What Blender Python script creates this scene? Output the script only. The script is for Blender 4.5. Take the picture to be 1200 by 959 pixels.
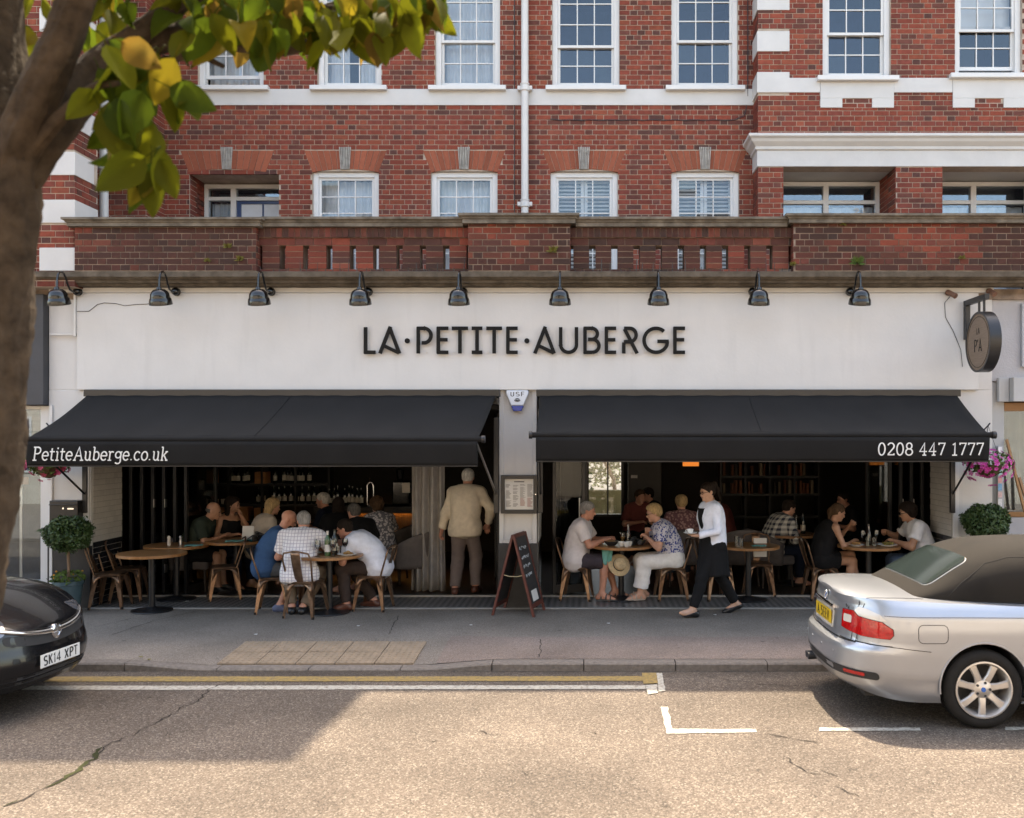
import bpy, bmesh, math, random
import numpy as np
from mathutils import Vector, Matrix
from mathutils.bvhtree import BVHTree
random.seed(7); np.random.seed(7)
R = math.radians
sc = bpy.context.scene
for o in list(bpy.data.objects): bpy.data.objects.remove(o)

# ------------------------------------------------------------------ camera, sky, sun, exposure
CAMZ = 2.27; FPX = 1100.0; VX = 690.0; VY = 510.0
cam = bpy.data.cameras.new('camera'); camo = bpy.data.objects.new('camera', cam)
sc.collection.objects.link(camo); sc.camera = camo
camo.location = (0, 0, CAMZ); camo.rotation_euler = (R(90), 0, 0)
cam.sensor_width = 36; cam.lens = 36 * FPX / 1200
cam.shift_x = -(VX - 600) / 1200; cam.shift_y = (VY - 479.5) / 1200
cam.clip_start = 0.05; cam.clip_end = 2000
cam.dof.use_dof = True; cam.dof.focus_distance = 12.2; cam.dof.aperture_fstop = 2.4

SUN_EL = 62.0; SUN_AZ = 2.6           # the sun stands behind the terrace
wd = bpy.data.worlds.new('World'); sc.world = wd; wd.use_nodes = True
nt = wd.node_tree; bg = nt.nodes['Background']
sky = nt.nodes.new('ShaderNodeTexSky'); sky.sky_type = 'NISHITA'; sky.sun_disc = False
sky.sun_elevation = R(SUN_EL); sky.sun_rotation = R(SUN_AZ); sky.dust_density = 2.2; sky.air_density = 1.0; sky.ozone_density = 1.0
nt.links.new(sky.outputs[0], bg.inputs[0]); bg.inputs[1].default_value = 0.15
sl = bpy.data.lights.new('sun', 'SUN'); sl.energy = 2.0; sl.angle = R(0.55); sl.color = (1.0, 0.97, 0.93)
so = bpy.data.objects.new('sun', sl); sc.collection.objects.link(so)
sdir = Vector((math.sin(R(SUN_AZ)) * math.cos(R(SUN_EL)), math.cos(R(SUN_AZ)) * math.cos(R(SUN_EL)), math.sin(R(SUN_EL))))
so.rotation_euler = sdir.to_track_quat('Z', 'Y').to_euler(); so.location = (0, 20, 30)
sc.view_settings.view_transform = 'Standard'; sc.view_settings.look = 'None'
sc.view_settings.gamma = 1; sc.view_settings.use_curve_mapping = False
sc.view_settings.exposure = 2.6
sc.view_settings.use_white_balance = True; sc.view_settings.white_balance_temperature = 8600; sc.view_settings.white_balance_tint = 10
sc.render.engine = 'CYCLES'; sc.cycles.use_denoising = True
sc.cycles.max_bounces = 8; sc.cycles.transparent_max_bounces = 16; sc.cycles.caustics_reflective = False; sc.cycles.caustics_refractive = False
sc.cycles.sample_clamp_indirect = 6

# ------------------------------------------------------------------ helpers
COL = sc.collection
OFF = {}
def px(x, D): return (x - VX) / FPX * D            # measured picture column -> metres at depth D
def pz(y, D): return CAMZ - (y - VY) / FPX * D     # measured picture row -> height at depth D
def gy(y): return FPX * CAMZ / (y - VY)            # picture row of a foot -> depth on the pavement

def thing(name, label, cat, loc=(0, 0, 0), rz=0, group=None, world=False):
    o = bpy.data.objects.new(name, None); COL.objects.link(o)
    o.empty_display_size = 0.1
    o.location = loc; o.rotation_euler = (0, 0, rz)
    o['label'] = label; o['category'] = cat
    if group: o['group'] = group
    OFF[o.name] = Vector(loc) if world else Vector((0, 0, 0))
    return o
def tag(o, label=None, cat=None, group=None, kind=None):
    if label: o['label'] = label
    if cat: o['category'] = cat
    if group: o['group'] = group
    if kind: o['kind'] = kind
    return o
def copy_tree(o, parent=None):
    c = o.copy(); COL.objects.link(c); c.parent = parent
    for ch in o.children: copy_tree(ch, c)
    return c
def link_mesh(name, me, mat, parent):
    o = bpy.data.objects.new(name, me); COL.objects.link(o)
    if mat is not None and not me.materials: me.materials.append(mat)
    if parent is not None:
        o.parent = parent; OFF[o.name] = OFF.get(parent.name, Vector((0, 0, 0)))
    return o

class MB:
    def __init__(s): s.v = []; s.f = []; s.c = []; s.mi = []; s.cur = 0
    def add(s, vs, fs, col=None):
        b = len(s.v); s.v.extend([tuple(p) for p in vs])
        for f in fs:
            s.f.append(tuple(i + b for i in f)); s.c.append(col); s.mi.append(s.cur)
        return s
    def box(s, x0, y0, z0, x1, y1, z1, col=None, M=None):
        vs = [(x0,y0,z0),(x1,y0,z0),(x1,y1,z0),(x0,y1,z0),(x0,y0,z1),(x1,y0,z1),(x1,y1,z1),(x0,y1,z1)]
        if M is not None: vs = [M @ Vector(p) for p in vs]
        return s.add(vs, [(0,3,2,1),(4,5,6,7),(0,1,5,4),(1,2,6,5),(2,3,7,6),(3,0,4,7)], col)
    def cbox(s, c, sz, M=None, col=None):
        a = [c[i] - sz[i] / 2 for i in range(3)]; b = [c[i] + sz[i] / 2 for i in range(3)]
        return s.box(*a, *b, col=col, M=M)
    def tube(s, pts, r, n=8, caps=True, col=None, closed=False, flat=None):
        P = [Vector(p) for p in pts]; m = len(P)
        rr = r if isinstance(r, (list, tuple)) else [r] * m
        up = None; vs = []; fs = []
        for i in range(m):
            if closed: t = (P[(i + 1) % m] - P[i - 1])
            else: t = (P[min(i + 1, m - 1)] - P[max(i - 1, 0)])
            if t.length < 1e-9: t = Vector((0, 0, 1))
            t.normalize()
            if up is None:
                up = Vector((0, 0, 1)) if abs(t.z) < 0.9 else Vector((1, 0, 0))
                if flat is not None: up = Vector(flat)
            a = t.cross(up)
            if a.length < 1e-6: a = t.cross(Vector((0, 1, 0)))
            a.normalize(); b = a.cross(t).normalized(); up = b
            for k in range(n):
                th = 2 * math.pi * (k + .5) / n
                vs.append(P[i] + (a * math.cos(th) + b * math.sin(th)) * rr[i])
        L = m if closed else m - 1
        for i in range(L):
            j = (i + 1) % m
            for k in range(n):
                q = (k + 1) % n
                fs.append((i*n+k, i*n+q, j*n+q, j*n+k))
        if caps and not closed:
            fs.append(tuple(range(n - 1, -1, -1))); fs.append(tuple((m - 1) * n + k for k in range(n)))
        return s.add(vs, fs, col)
    def lathe(s, prof, n=16, o=(0, 0, 0), M=None, col=None, cap=True):
        vs = []; fs = []; m = len(prof)
        for r, z in prof:
            for k in range(n):
                a = 2 * math.pi * k / n
                p = Vector((o[0] + r * math.cos(a), o[1] + r * math.sin(a), o[2] + z))
                vs.append(M @ p if M is not None else p)
        for i in range(m - 1):
            for k in range(n):
                q = (k + 1) % n
                fs.append((i*n+k, i*n+q, (i+1)*n+q, (i+1)*n+k))
        if cap:
            if prof[0][0] > 1e-6: fs.append(tuple(range(n - 1, -1, -1)))
            if prof[-1][0] > 1e-6: fs.append(tuple((m - 1) * n + k for k in range(n)))
        return s.add(vs, fs, col)
    def prism(s, poly, fn0, fn1, col=None):
        n = len(poly)
        vs = [fn0(p) for p in poly] + [fn1(p) for p in poly]
        fs = [tuple(range(n)), tuple(range(2 * n - 1, n - 1, -1))] + [(i, n + i, n + (i + 1) % n, (i + 1) % n) for i in range(n)]
        return s.add(vs, fs, col)
    def grid(s, fn, nu, nv, col=None, wrap=False):
        vs = [fn(i / nu, j / nv) for i in range(nu + 1) for j in range(nv + 1)]
        fs = [(i*(nv+1)+j, (i+1)*(nv+1)+j, (i+1)*(nv+1)+j+1, i*(nv+1)+j+1) for i in range(nu) for j in range(nv)]
        return s.add(vs, fs, col)
    def ball(s, c, r, nu=12, nv=8, col=None, M=None):
        r = r if isinstance(r, (list, tuple)) else (r, r, r)
        vs = []; fs = []
        for j in range(nv + 1):
            ph = math.pi * j / nv
            for i in range(nu):
                th = 2 * math.pi * i / nu
                p = Vector((r[0]*math.sin(ph)*math.cos(th), r[1]*math.sin(ph)*math.sin(th), r[2]*math.cos(ph)))
                if M is not None: p = M @ p
                vs.append(p + Vector(c))
        for j in range(nv):
            for i in range(nu):
                q = (i + 1) % nu
                fs.append((j*nu+i, (j+1)*nu+i, (j+1)*nu+q, j*nu+q))
        return s.add(vs, fs, col)
    def build(s, name, mat=None, parent=None, smooth=None, bevel=0, seg=2, sub=0, solid=0):
        off = OFF.get(parent.name, Vector((0, 0, 0))) if parent is not None else Vector((0, 0, 0))
        me = bpy.data.meshes.new(name)
        if off.length > 0: vs = [(p[0]-off.x, p[1]-off.y, p[2]-off.z) for p in s.v]
        else: vs = s.v
        me.from_pydata(vs, [], s.f)
        mats = mat if isinstance(mat, (list, tuple)) else [mat]
        for m in mats:
            if m is not None: me.materials.append(m)
        if len(mats) > 1: me.polygons.foreach_set('material_index', s.mi)
        if any(c is not None for c in s.c):
            at = me.color_attributes.new('Col', 'FLOAT_COLOR', 'CORNER')
            arr = np.ones((len(me.loops), 4), dtype=np.float32); k = 0
            for f, c in zip(s.f, s.c):
                if c is not None: arr[k:k+len(f), :3] = c
                k += len(f)
            at.data.foreach_set('color', arr.ravel())
        me.validate(); me.update()
        o = link_mesh(name, me, None, parent)
        if smooth is not None:
            me.polygons.foreach_set('use_smooth', [True] * len(me.polygons))
            if smooth < 179: me.set_sharp_from_angle(angle=R(smooth))
        if bevel:
            b = o.modifiers.new('bevel', 'BEVEL'); b.width = bevel; b.segments = seg; b.limit_method = 'ANGLE'; b.angle_limit = R(40)
        if solid:
            q = o.modifiers.new('solid', 'SOLIDIFY'); q.thickness = solid; q.offset = 0
        if sub:
            q = o.modifiers.new('sub', 'SUBSURF'); q.levels = sub; q.render_levels = sub
        return o

def recalc(o):
    bm = bmesh.new(); bm.from_mesh(o.data); bmesh.ops.recalc_face_normals(bm, faces=bm.faces); bm.to_mesh(o.data); bm.free(); return o

# ------------------------------------------------------------------ materials
def srgb(r, g, b):
    f = lambda c: (c / 255 / 12.92) if c <= 10 else ((c / 255 + .055) / 1.055) ** 2.4
    return (f(r), f(g), f(b))
def pm(name, col, rough=.6, metal=0, var=.12, scale=4, bump=0, bscale=60, spec=.5, coat=0, col2=None, attr=None, trans=0, emit=None, estr=0, thr=None, sheen=0, streak=None):
    m = bpy.data.materials.new(name); m.use_nodes = True
    n = m.node_tree.nodes; l = m.node_tree.links; b = n['Principled BSDF']
    tc = n.new('ShaderNodeTexCoord')
    b.inputs['Roughness'].default_value = rough; b.inputs['Metallic'].default_value = metal
    b.inputs['Specular IOR Level'].default_value = min(spec, .18) if rough >= .8 else spec; b.inputs['Coat Weight'].default_value = coat
    b.inputs['Coat Roughness'].default_value = .03
    if sheen: b.inputs['Sheen Weight'].default_value = sheen
    if trans: b.inputs['Transmission Weight'].default_value = trans
    base = None
    if attr == 'col':
        a = n.new('ShaderNodeVertexColor'); a.layer_name = 'Col'; base = a.outputs[0]
    elif attr == 'obj':
        a = n.new('ShaderNodeObjectInfo'); base = a.outputs['Color']
    nz = n.new('ShaderNodeTexNoise'); nz.inputs['Scale'].default_value = scale; nz.inputs['Detail'].default_value = 5; nz.inputs['Roughness'].default_value = .6
    if streak:
        mp = n.new('ShaderNodeMapping'); mp.inputs['Scale'].default_value = streak
        l.new(tc.outputs['Object'], mp.inputs[0]); l.new(mp.outputs[0], nz.inputs[0])
    else: l.new(tc.outputs['Object'], nz.inputs[0])
    rp = n.new('ShaderNodeMapRange')
    lo, hi = thr if thr else (.3, .7)
    rp.inputs[1].default_value = lo; rp.inputs[2].default_value = hi
    l.new(nz.outputs[0], rp.inputs[0])
    if base is not None:
        mx = n.new('ShaderNodeMix'); mx.data_type = 'RGBA'; mx.blend_type = 'MULTIPLY'; mx.inputs[0].default_value = 1
        g = n.new('ShaderNodeMapRange'); g.inputs[3].default_value = 1 - var; g.inputs[4].default_value = 1 + var
        l.new(rp.outputs[0], g.inputs[0]); l.new(base, mx.inputs[6]); l.new(g.outputs[0], mx.inputs[7])
        l.new(mx.outputs[2], b.inputs['Base Color'])
    else:
        mx = n.new('ShaderNodeMix'); mx.data_type = 'RGBA'
        c2 = col2 if col2 else tuple(min(1, c * (1 + var)) for c in col); c1 = col if col2 else tuple(c * (1 - var) for c in col)
        mx.inputs[6].default_value = (*c1, 1); mx.inputs[7].default_value = (*c2, 1)
        l.new(rp.outputs[0], mx.inputs[0]); l.new(mx.outputs[2], b.inputs['Base Color'])
    if bump:
        bn = n.new('ShaderNodeTexNoise'); bn.inputs['Scale'].default_value = bscale; bn.inputs['Detail'].default_value = 4
        l.new(tc.outputs['Object'], bn.inputs[0])
        bp = n.new('ShaderNodeBump'); bp.inputs['Strength'].default_value = bump; bp.inputs['Distance'].default_value = .01
        l.new(bn.outputs[0], bp.inputs['Height']); l.new(bp.outputs[0], b.inputs['Normal'])
    if emit:
        b.inputs['Emission Color'].default_value = (*emit, 1); b.inputs['Emission Strength'].default_value = estr
    return m
def nodes_of(m): return m.node_tree.nodes, m.node_tree.links, m.node_tree.nodes['Principled BSDF']
def glass_mat(name, tint=(1, 1, 1), rough=.0, ior=1.5, gain=1.0, refl=(1, 1, 1)):
    m = bpy.data.materials.new(name); m.use_nodes = True
    n = m.node_tree.nodes; l = m.node_tree.links; n.remove(n['Principled BSDF'])
    fr = n.new('ShaderNodeFresnel'); fr.inputs[0].default_value = ior
    tr = n.new('ShaderNodeBsdfTransparent'); tr.inputs[0].default_value = (*tint, 1)
    gl = n.new('ShaderNodeBsdfGlossy'); gl.inputs['Roughness'].default_value = rough; gl.inputs[0].default_value = (*refl, 1)
    mu = n.new('ShaderNodeMath'); mu.operation = 'MULTIPLY'; mu.inputs[1].default_value = gain; mu.use_clamp = True
    l.new(fr.outputs[0], mu.inputs[0])
    mx = n.new('ShaderNodeMixShader'); l.new(mu.outputs[0], mx.inputs[0]); l.new(tr.outputs[0], mx.inputs[1]); l.new(gl.outputs[0], mx.inputs[2])
    l.new(mx.outputs[0], n['Material Output'].inputs[0]); return m

M = {}
M['brick'] = pm('brick', (.3,.1,.07), .85, attr='col', var=.22, scale=14, bump=.5, bscale=90)
M['brick_one'] = pm('brick_single', (.3,.1,.07), .85, attr='obj', var=.22, scale=9, bump=.5, bscale=60)
M['mortar'] = pm('mortar', (.43,.35,.285), .95, var=.2, scale=6, bump=.5, bscale=120)
M['mortar_old'] = pm('mortar_old', (.25,.19,.15), .95, var=.5, scale=5, bump=.5, bscale=120)
M['rubbed'] = pm('rubbed_brick', (.43,.12,.06), .85, attr='col', var=.12, scale=20, bump=.3, bscale=120)
M['stone_white'] = pm('white_painted_stone', (.54,.53,.515), .6, var=.06, scale=2.5, bump=.12, bscale=40)
M['paint_white'] = pm('white_gloss_paint', (.62,.615,.605), .35, var=.03, scale=3)
M['stone_brown'] = pm('weathered_coping_stone', (.065,.050,.037), .95, col2=(.15,.123,.095), scale=7, bump=.7, bscale=35)
M['stone_coping'] = pm('grey_coping_stone', (.085,.07,.055), .95, col2=(.215,.185,.15), scale=6, bump=.7, bscale=35)
M['keystone'] = pm('grey_tile_keystone', (.33,.31,.28), .9, var=.3, scale=12, bump=.3, bscale=50)
M['glass'] = glass_mat('sky_tinted_window_glass', (.92,.95,.97), 0, 1.52, 1.9, (.72,.86,1))  # blue put into the reflection tint to imitate a bluer sky
M['glass_clear'] = glass_mat('drinking_glass', (.9,.92,.92), .02, 1.5, 1.3)
M['curtain'] = pm('net_curtain', (.62,.66,.70), .9, var=.1, scale=3)
M['blind'] = pm('white_shutter', (.72,.74,.75), .5, var=.04)
M['room_sky_blue'] = pm('sky_tinted_room', (.028,.042,.075), .9, var=.2)  # blue painted in to deepen the sky reflection seen in the panes
M['blue_door'] = pm('blue_door_paint', (.018,.05,.14), .35, var=.1)
M['black_metal'] = pm('black_metal', (.012,.012,.013), .35, var=.2, spec=.5)
M['black_gloss'] = pm('black_enamel', (.006,.006,.006), .16, var=.1, coat=.25)
M['dark_grey'] = pm('charcoal_panel', (.028,.029,.032), .55, var=.12, scale=3)
M['chrome'] = pm('chrome', (.75,.75,.76), .12, metal=1, var=.03)
M['steel'] = pm('brushed_steel', (.5,.5,.49), .3, metal=1, var=.08)
M['rubber'] = pm('tyre_rubber', (.018,.017,.016), .8, var=.25, scale=9, bump=.2, bscale=80)
M['pipe_white'] = pm('white_downpipe', (.58,.57,.555), .4, var=.06, scale=4)
# ------------------------------------------------------------------ ground, road, pavement
RZ = -0.083                                    # road level; the pavement is at 0
def groad(x, y):
    Y = FPX * (CAMZ - RZ) / (y - VY); return ((x - VX) / FPX * Y, Y)
def chip_mat(name, base, dark, light, scale, patch, street):
    m = bpy.data.materials.new(name); m.use_nodes = True
    n, l, b = nodes_of(m); b.inputs['Roughness'].default_value = .85; b.inputs['Specular IOR Level'].default_value = .25
    tc = n.new('ShaderNodeTexCoord')
    vo = n.new('ShaderNodeTexVoronoi'); vo.inputs['Scale'].default_value = scale; l.new(tc.outputs['Object'], vo.inputs[0])
    cr = n.new('ShaderNodeValToRGB'); e = cr.color_ramp.elements
    e[0].position = 0; e[0].color = (*dark, 1); e[1].position = 1; e[1].color = (*light, 1)
    x = cr.color_ramp.elements.new(.45); x.color = (*base, 1)
    x = cr.color_ramp.elements.new(.8); x.color = (*[c * 1.25 for c in base], 1)
    sp = n.new('ShaderNodeSeparateColor'); l.new(vo.outputs['Color'], sp.inputs[0]); l.new(sp.outputs[0], cr.inputs[0])
    nz = n.new('ShaderNodeTexNoise'); nz.inputs['Scale'].default_value = .9; nz.inputs['Detail'].default_value = 6; l.new(tc.outputs['Object'], nz.inputs[0])
    mr = n.new('ShaderNodeMapRange'); mr.inputs[1].default_value = .3; mr.inputs[2].default_value = .7; mr.inputs[3].default_value = 1 - patch; mr.inputs[4].default_value = 1 + patch
    l.new(nz.outputs[0], mr.inputs[0])
    n2 = n.new('ShaderNodeTexNoise'); n2.inputs['Scale'].default_value = 5.5; n2.inputs['Detail'].default_value = 8; n2.inputs['Roughness'].default_value = .7; l.new(tc.outputs['Object'], n2.inputs[0])
    m2 = n.new('ShaderNodeMapRange'); m2.inputs[1].default_value = .64; m2.inputs[2].default_value = .70; m2.inputs[3].default_value = 1; m2.inputs[4].default_value = .55; l.new(n2.outputs[0], m2.inputs[0])
    mu = n.new('ShaderNodeMath'); mu.operation = 'MULTIPLY'; l.new(mr.outputs[0], mu.inputs[0]); l.new(m2.outputs[0], mu.inputs[1])
    if street:                       # wheel tracks along the road, and grit lying in the gutter
        sx = n.new('ShaderNodeSeparateXYZ'); l.new(tc.outputs['Object'], sx.inputs[0])
        a = n.new('ShaderNodeMath'); a.operation = 'SINE'; w = n.new('ShaderNodeMath'); w.operation = 'MULTIPLY_ADD'; w.inputs[1].default_value = 3.6; w.inputs[2].default_value = .7; l.new(sx.outputs[1], w.inputs[0]); l.new(w.outputs[0], a.inputs[0])
        t = n.new('ShaderNodeMapRange'); t.inputs[1].default_value = -1; t.inputs[3].default_value = .93; t.inputs[4].default_value = 1.07; l.new(a.outputs[0], t.inputs[0])
        gt = n.new('ShaderNodeMath'); gt.operation = 'MULTIPLY_ADD'; gt.inputs[1].default_value = .5; l.new(n2.outputs[0], gt.inputs[0]); l.new(sx.outputs[1], gt.inputs[2])
        g2 = n.new('ShaderNodeMapRange'); g2.inputs[1].default_value = 9.3; g2.inputs[2].default_value = 9.5; g2.inputs[3].default_value = 1; g2.inputs[4].default_value = .68; l.new(gt.outputs[0], g2.inputs[0])
        k = n.new('ShaderNodeMath'); k.operation = 'MULTIPLY'; l.new(t.outputs[0], k.inputs[0]); l.new(g2.outputs[0], k.inputs[1])
    else:                            # trodden gum spots
        v2 = n.new('ShaderNodeTexVoronoi'); v2.inputs['Scale'].default_value = 2.6; l.new(tc.outputs['Object'], v2.inputs[0])
        k = n.new('ShaderNodeMapRange'); k.inputs[1].default_value = .05; k.inputs[2].default_value = .075; k.inputs[3].default_value = .6; k.inputs[4].default_value = 1; l.new(v2.outputs['Distance'], k.inputs[0])
    m3 = n.new('ShaderNodeMath'); m3.operation = 'MULTIPLY'; l.new(mu.outputs[0], m3.inputs[0]); l.new(k.outputs[0], m3.inputs[1]); mu = m3
    mx = n.new('ShaderNodeMix'); mx.data_type = 'RGBA'; mx.blend_type = 'MULTIPLY'; mx.inputs[0].default_value = 1
    l.new(cr.outputs[0], mx.inputs[6]); l.new(mu.outputs[0], mx.inputs[7]); l.new(mx.outputs[2], b.inputs['Base Color'])
    bp = n.new('ShaderNodeBump'); bp.inputs['Strength'].default_value = .55; bp.inputs['Distance'].default_value = .006
    l.new(vo.outputs['Distance'], bp.inputs['Height']); bp.invert = True; l.new(bp.outputs[0], b.inputs['Normal'])
    return m
M['road'] = chip_mat('chipped_road', (.100,.079,.063), (.050,.040,.033), (.22,.187,.155), 95, .2, True)
M['asphalt'] = chip_mat('pavement_asphalt', (.178,.150,.125), (.123,.104,.086), (.258,.224,.188), 130, .2, False)
M['asphalt_red'] = chip_mat('reddish_asphalt', (.185,.143,.120), (.127,.099,.084), (.265,.213,.183), 130, .2, False)
M['kerb'] = pm('granite_kerb', (.17,.145,.125), .85, var=.25, scale=25, bump=.4, bscale=90)
M['tactile'] = pm('buff_tactile_slab', (.25,.19,.135), .85, var=.14, scale=5, bump=.3, bscale=100)
M['yellow_paint'] = pm('yellow_road_paint', (.30,.20,.06), .7, col2=(.14,.105,.06), scale=26, thr=(.42,.68), bump=.4, bscale=90)
M['white_paint'] = pm('white_road_paint', (.42,.395,.34), .7, col2=(.15,.12,.09), scale=26, thr=(.45,.70), bump=.4, bscale=90)
M['earth'] = pm('ground_tarmac', (.10,.09,.08), .9, var=.2)

g = MB(); g.grid(lambda u, v: (-400 + 800 * u, -400 + 800 * v, -.30), 4, 4)
tag(g.build('ground', M['earth']), kind='structure')
r = MB(); r.box(-45, 4.2, -.28, 45, 9.36, RZ)
road = tag(r.build('road', M['road']), kind='structure')
r = MB(); r.box(-45, -6, -.28, 45, 4.05, .0)
tag(r.build('pavement_opposite', M['asphalt']), kind='structure')
r = MB(); r.box(-45, 4.05, -.28, 45, 4.2, .005)
tag(r.build('kerb_opposite', M['kerb'], bevel=.02), kind='structure')

RX0, RX1 = -3.78, -1.76                       # dropped kerb between these
def smooth01(t): t = max(0, min(1, t)); return t * t * (3 - 2 * t)
def drop(X):                                    # 1 inside the dropped kerb, 0 outside
    return smooth01((X - (RX0 - .95)) / .95) * (1 - smooth01((X - RX1) / .95))
def pave_z(X, Y): return -.055 * drop(X) * (1 - smooth01((Y - 9.4) / 1.05))
def pave(name, y0, y1, nx, ny, mat, dz=0):
    p = MB(); xs = list(np.linspace(-8.5, 7.5, nx))
    xs = [-45] + xs + [45]
    def fn(u, v):
        X = xs[round(u * (len(xs) - 1))]; Y = y0 + (y1 - y0) * v
        under = .02 if (RX0 < X < RX1 and Y < 10.39) else 0
        return (X, Y, pave_z(X, Y) + dz - under)
    p.grid(fn, len(xs) - 1, ny)
    return tag(p.build(name, mat, smooth=60), kind='structure')
pave('pavement', 9.5, 13.6, 160, 60, M['asphalt'])
p = MB()                                        # a relaid reddish strip on the kerb side, with an uneven edge
def strip(u, v):
    X = -1.55 + 9 * u; edge = 10.55 + .02 * math.sin(X * 3.1) + .015 * math.sin(X * 7.7)
    Y = 9.505 + (edge - 9.505) * v; return (X, Y, pave_z(X, Y) + .004)
p.grid(strip, 60, 10); tag(p.build('pavement_patch', M['asphalt_red'], smooth=60), kind='structure')

kerbs = bpy.data.objects.new('kerb', None); COL.objects.link(kerbs); kerbs['kind'] = 'structure'
x = -9.2; i = 0
while x < 8.5:
    L = .915
    if RX0 - .02 > x > RX0 - .93 * 1: pass
    k = MB(); n = 8; y0, y1 = 9.345, 9.505
    vs = []
    for a in range(n + 1):
        X = x + .005 + (L - .01) * a / n; zt = -.058 * drop(X) + random.uniform(-.001, .001)
        vs += [(X, y0, RZ - .1), (X, y0, zt - .016), (X, y0 + .016, zt), (X, y1, zt), (X, y1, RZ - .1)]
    fs = []
    for a in range(n):
        for b in range(4): fs.append((a*5+b, (a+1)*5+b, (a+1)*5+b+1, a*5+b+1))
    fs += [(0, 1, 2, 3, 4), tuple(n * 5 + b for b in (4, 3, 2, 1, 0))]
    k.add(vs, fs); o = k.build('kerb_stone', M['kerb'], kerbs); recalc(o)
    x += L
tact = bpy.data.objects.new('tactile_paving', None); COL.objects.link(tact); tact['kind'] = 'structure'
t = MB(); S = .4; t.box(.0055, .0055, -.05, S - .0055, S - .0055, 0)
for a in range(6):
    for b in range(6):
        t.lathe([(.017, 0), (.014, .006), (.009, .008)], 8, ((a + .5) * S / 6, (b + .5) * S / 6, .0))
tslab = None
tilt = math.atan2(.05, .8)
for rrow in range(2):
    for c in range(5):
        if tslab is None: o = tslab = t.build('paving_slab', M['tactile'], tact)
        else: o = tslab.copy(); COL.objects.link(o)
        o.location = (RX0 + .005 + c * S, 9.51 + rrow * S, -.05 + rrow * S * math.sin(tilt) + random.uniform(0, .004) + .004)
        o.rotation_euler = (tilt, 0, 0)

def ground_poly(name, mat, pts, dz, parent, jag=0):
    P = [groad(*q) for q in pts]; m = MB(); n = len(P)
    if jag:                                       # rough edges where the paint has worn
        Q = []
        for i in range(n):
            a = Vector(P[i]); b = Vector(P[(i + 1) % n]); L = (b - a).length; k = max(1, int(L / .06))
            for j in range(k):
                q = a.lerp(b, j / k); d = (b - a).normalized(); nn = Vector((-d.y, d.x)); e = random.uniform(-jag, jag) if j else 0
                Q.append(q + nn * e)
        P = Q; n = len(P)
    bm = bmesh.new(); vs = [bm.verts.new((q[0], q[1], RZ + dz)) for q in P]; f = bm.faces.new(vs)
    bmesh.ops.triangulate(bm, faces=[f], ngon_method='BEAUTY'); bmesh.ops.recalc_face_normals(bm, faces=bm.faces)
    for f in bm.faces:
        if f.normal.z < 0: f.normal_flip()
    me = bpy.data.meshes.new(name); bm.to_mesh(me); bm.free()
    return link_mesh(name, me, mat, parent)
JG = .006
ground_poly('yellow_line', M['yellow_paint'], [(40,793.6),(753,793.2),(753,798.6),(40,799.6)], .005, road, JG)
ground_poly('yellow_line_end', M['yellow_paint'], [(752,789.5),(769,789.5),(771,801.5),(754,802.5)], .0085, road, JG)
ground_poly('white_line', M['white_paint'], [(-60,804.4),(757,803.8),(757,808.2),(-60,809.4)], .005, road, JG)
ground_poly('white_line_end', M['white_paint'], [(757,804),(770,803),(771,813),(759,815)], .0085, road, JG)
ground_poly('bay_tick', M['white_paint'], [(769.5,789.5),(776,789.5),(780,810.5),(771.5,811.5)], .0065, road, JG)
ground_poly('bay_corner', M['white_paint'], [(774,829),(782.5,829),(788,855),(886,855.2),(887,858.8),(781,860.5)], .005, road, JG)
ground_poly('bay_dash', M['white_paint'], [(960,853.5),(1078,853.5),(1079,857),(960,857.4)], .005, road, JG)
ground_poly('bay_dash', M['white_paint'], [(1178,852.6),(1300,852.6),(1300,856.2),(1178,856.2)], .005, road, JG)

M['crack'] = pm('open_crack', (.035,.03,.026), .95, var=.3, scale=20)
M['moss'] = pm('moss', (.028,.031,.011), .95, var=.4, scale=40, bump=.6, bscale=120)
def crack(pts, w, mat, nm='road_crack', dz=.0055):
    P = [Vector(groad(*q)) for q in pts]; Q = []
    for a, b in zip(P[:-1], P[1:]):
        k = max(2, int((b - a).length / .05))
        for j in range(k):
            q = a.lerp(b, j / k); d = (b - a).normalized(); Q.append(q + Vector((-d.y, d.x)) * random.uniform(-.022, .022))
    Q.append(P[-1]); vs = []; fs = []
    for i, q in enumerate(Q):
        d = (Q[min(i + 1, len(Q) - 1)] - Q[max(i - 1, 0)]).normalized(); nn = Vector((-d.y, d.x))
        ww = w * random.uniform(.3, 1.3) * (1 if 0 < i < len(Q) - 1 else .1)
        vs += [(*(q + nn * ww / 2), RZ + dz), (*(q - nn * ww / 2), RZ + dz)]
        if i: fs.append((2*i-2, 2*i-1, 2*i+1, 2*i))
    m = MB(); m.add(vs, fs); return m.build(nm, mat, road)
cz = [(0,745),(100,710),(215,660),(330,600),(440,520),(480,465),(550,435),(620,410),(700,365),(770,330),(850,280),(940,240),(985,190),(1100,150)]
cz = [(a / 4, 760 + b / 4) for a, b in cz]
crack(cz, .013, M['crack'])
crack(cz[2:6], .035, M['moss'], 'moss', .0065); crack(cz[0:2], .035, M['moss'], 'moss', .0065)
crack([(822,792),(850,797),(900,803),(960,806)], .010, M['crack'])
for a in [[(895,860),(925,865),(960,872)],[(690,858),(700,862)],[(738,892),(752,895)],[(920,888),(945,905),(965,908)],[(960,903),(985,912)],[(975,920),(1010,935)],[(772,943),(790,946)],[(560,856),(580,862),(590,860)],[(500,870),(515,868)],[(610,905),(625,910)],[(480,855),(488,862)]]:
    crack(a, .011, M['crack'])
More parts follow.
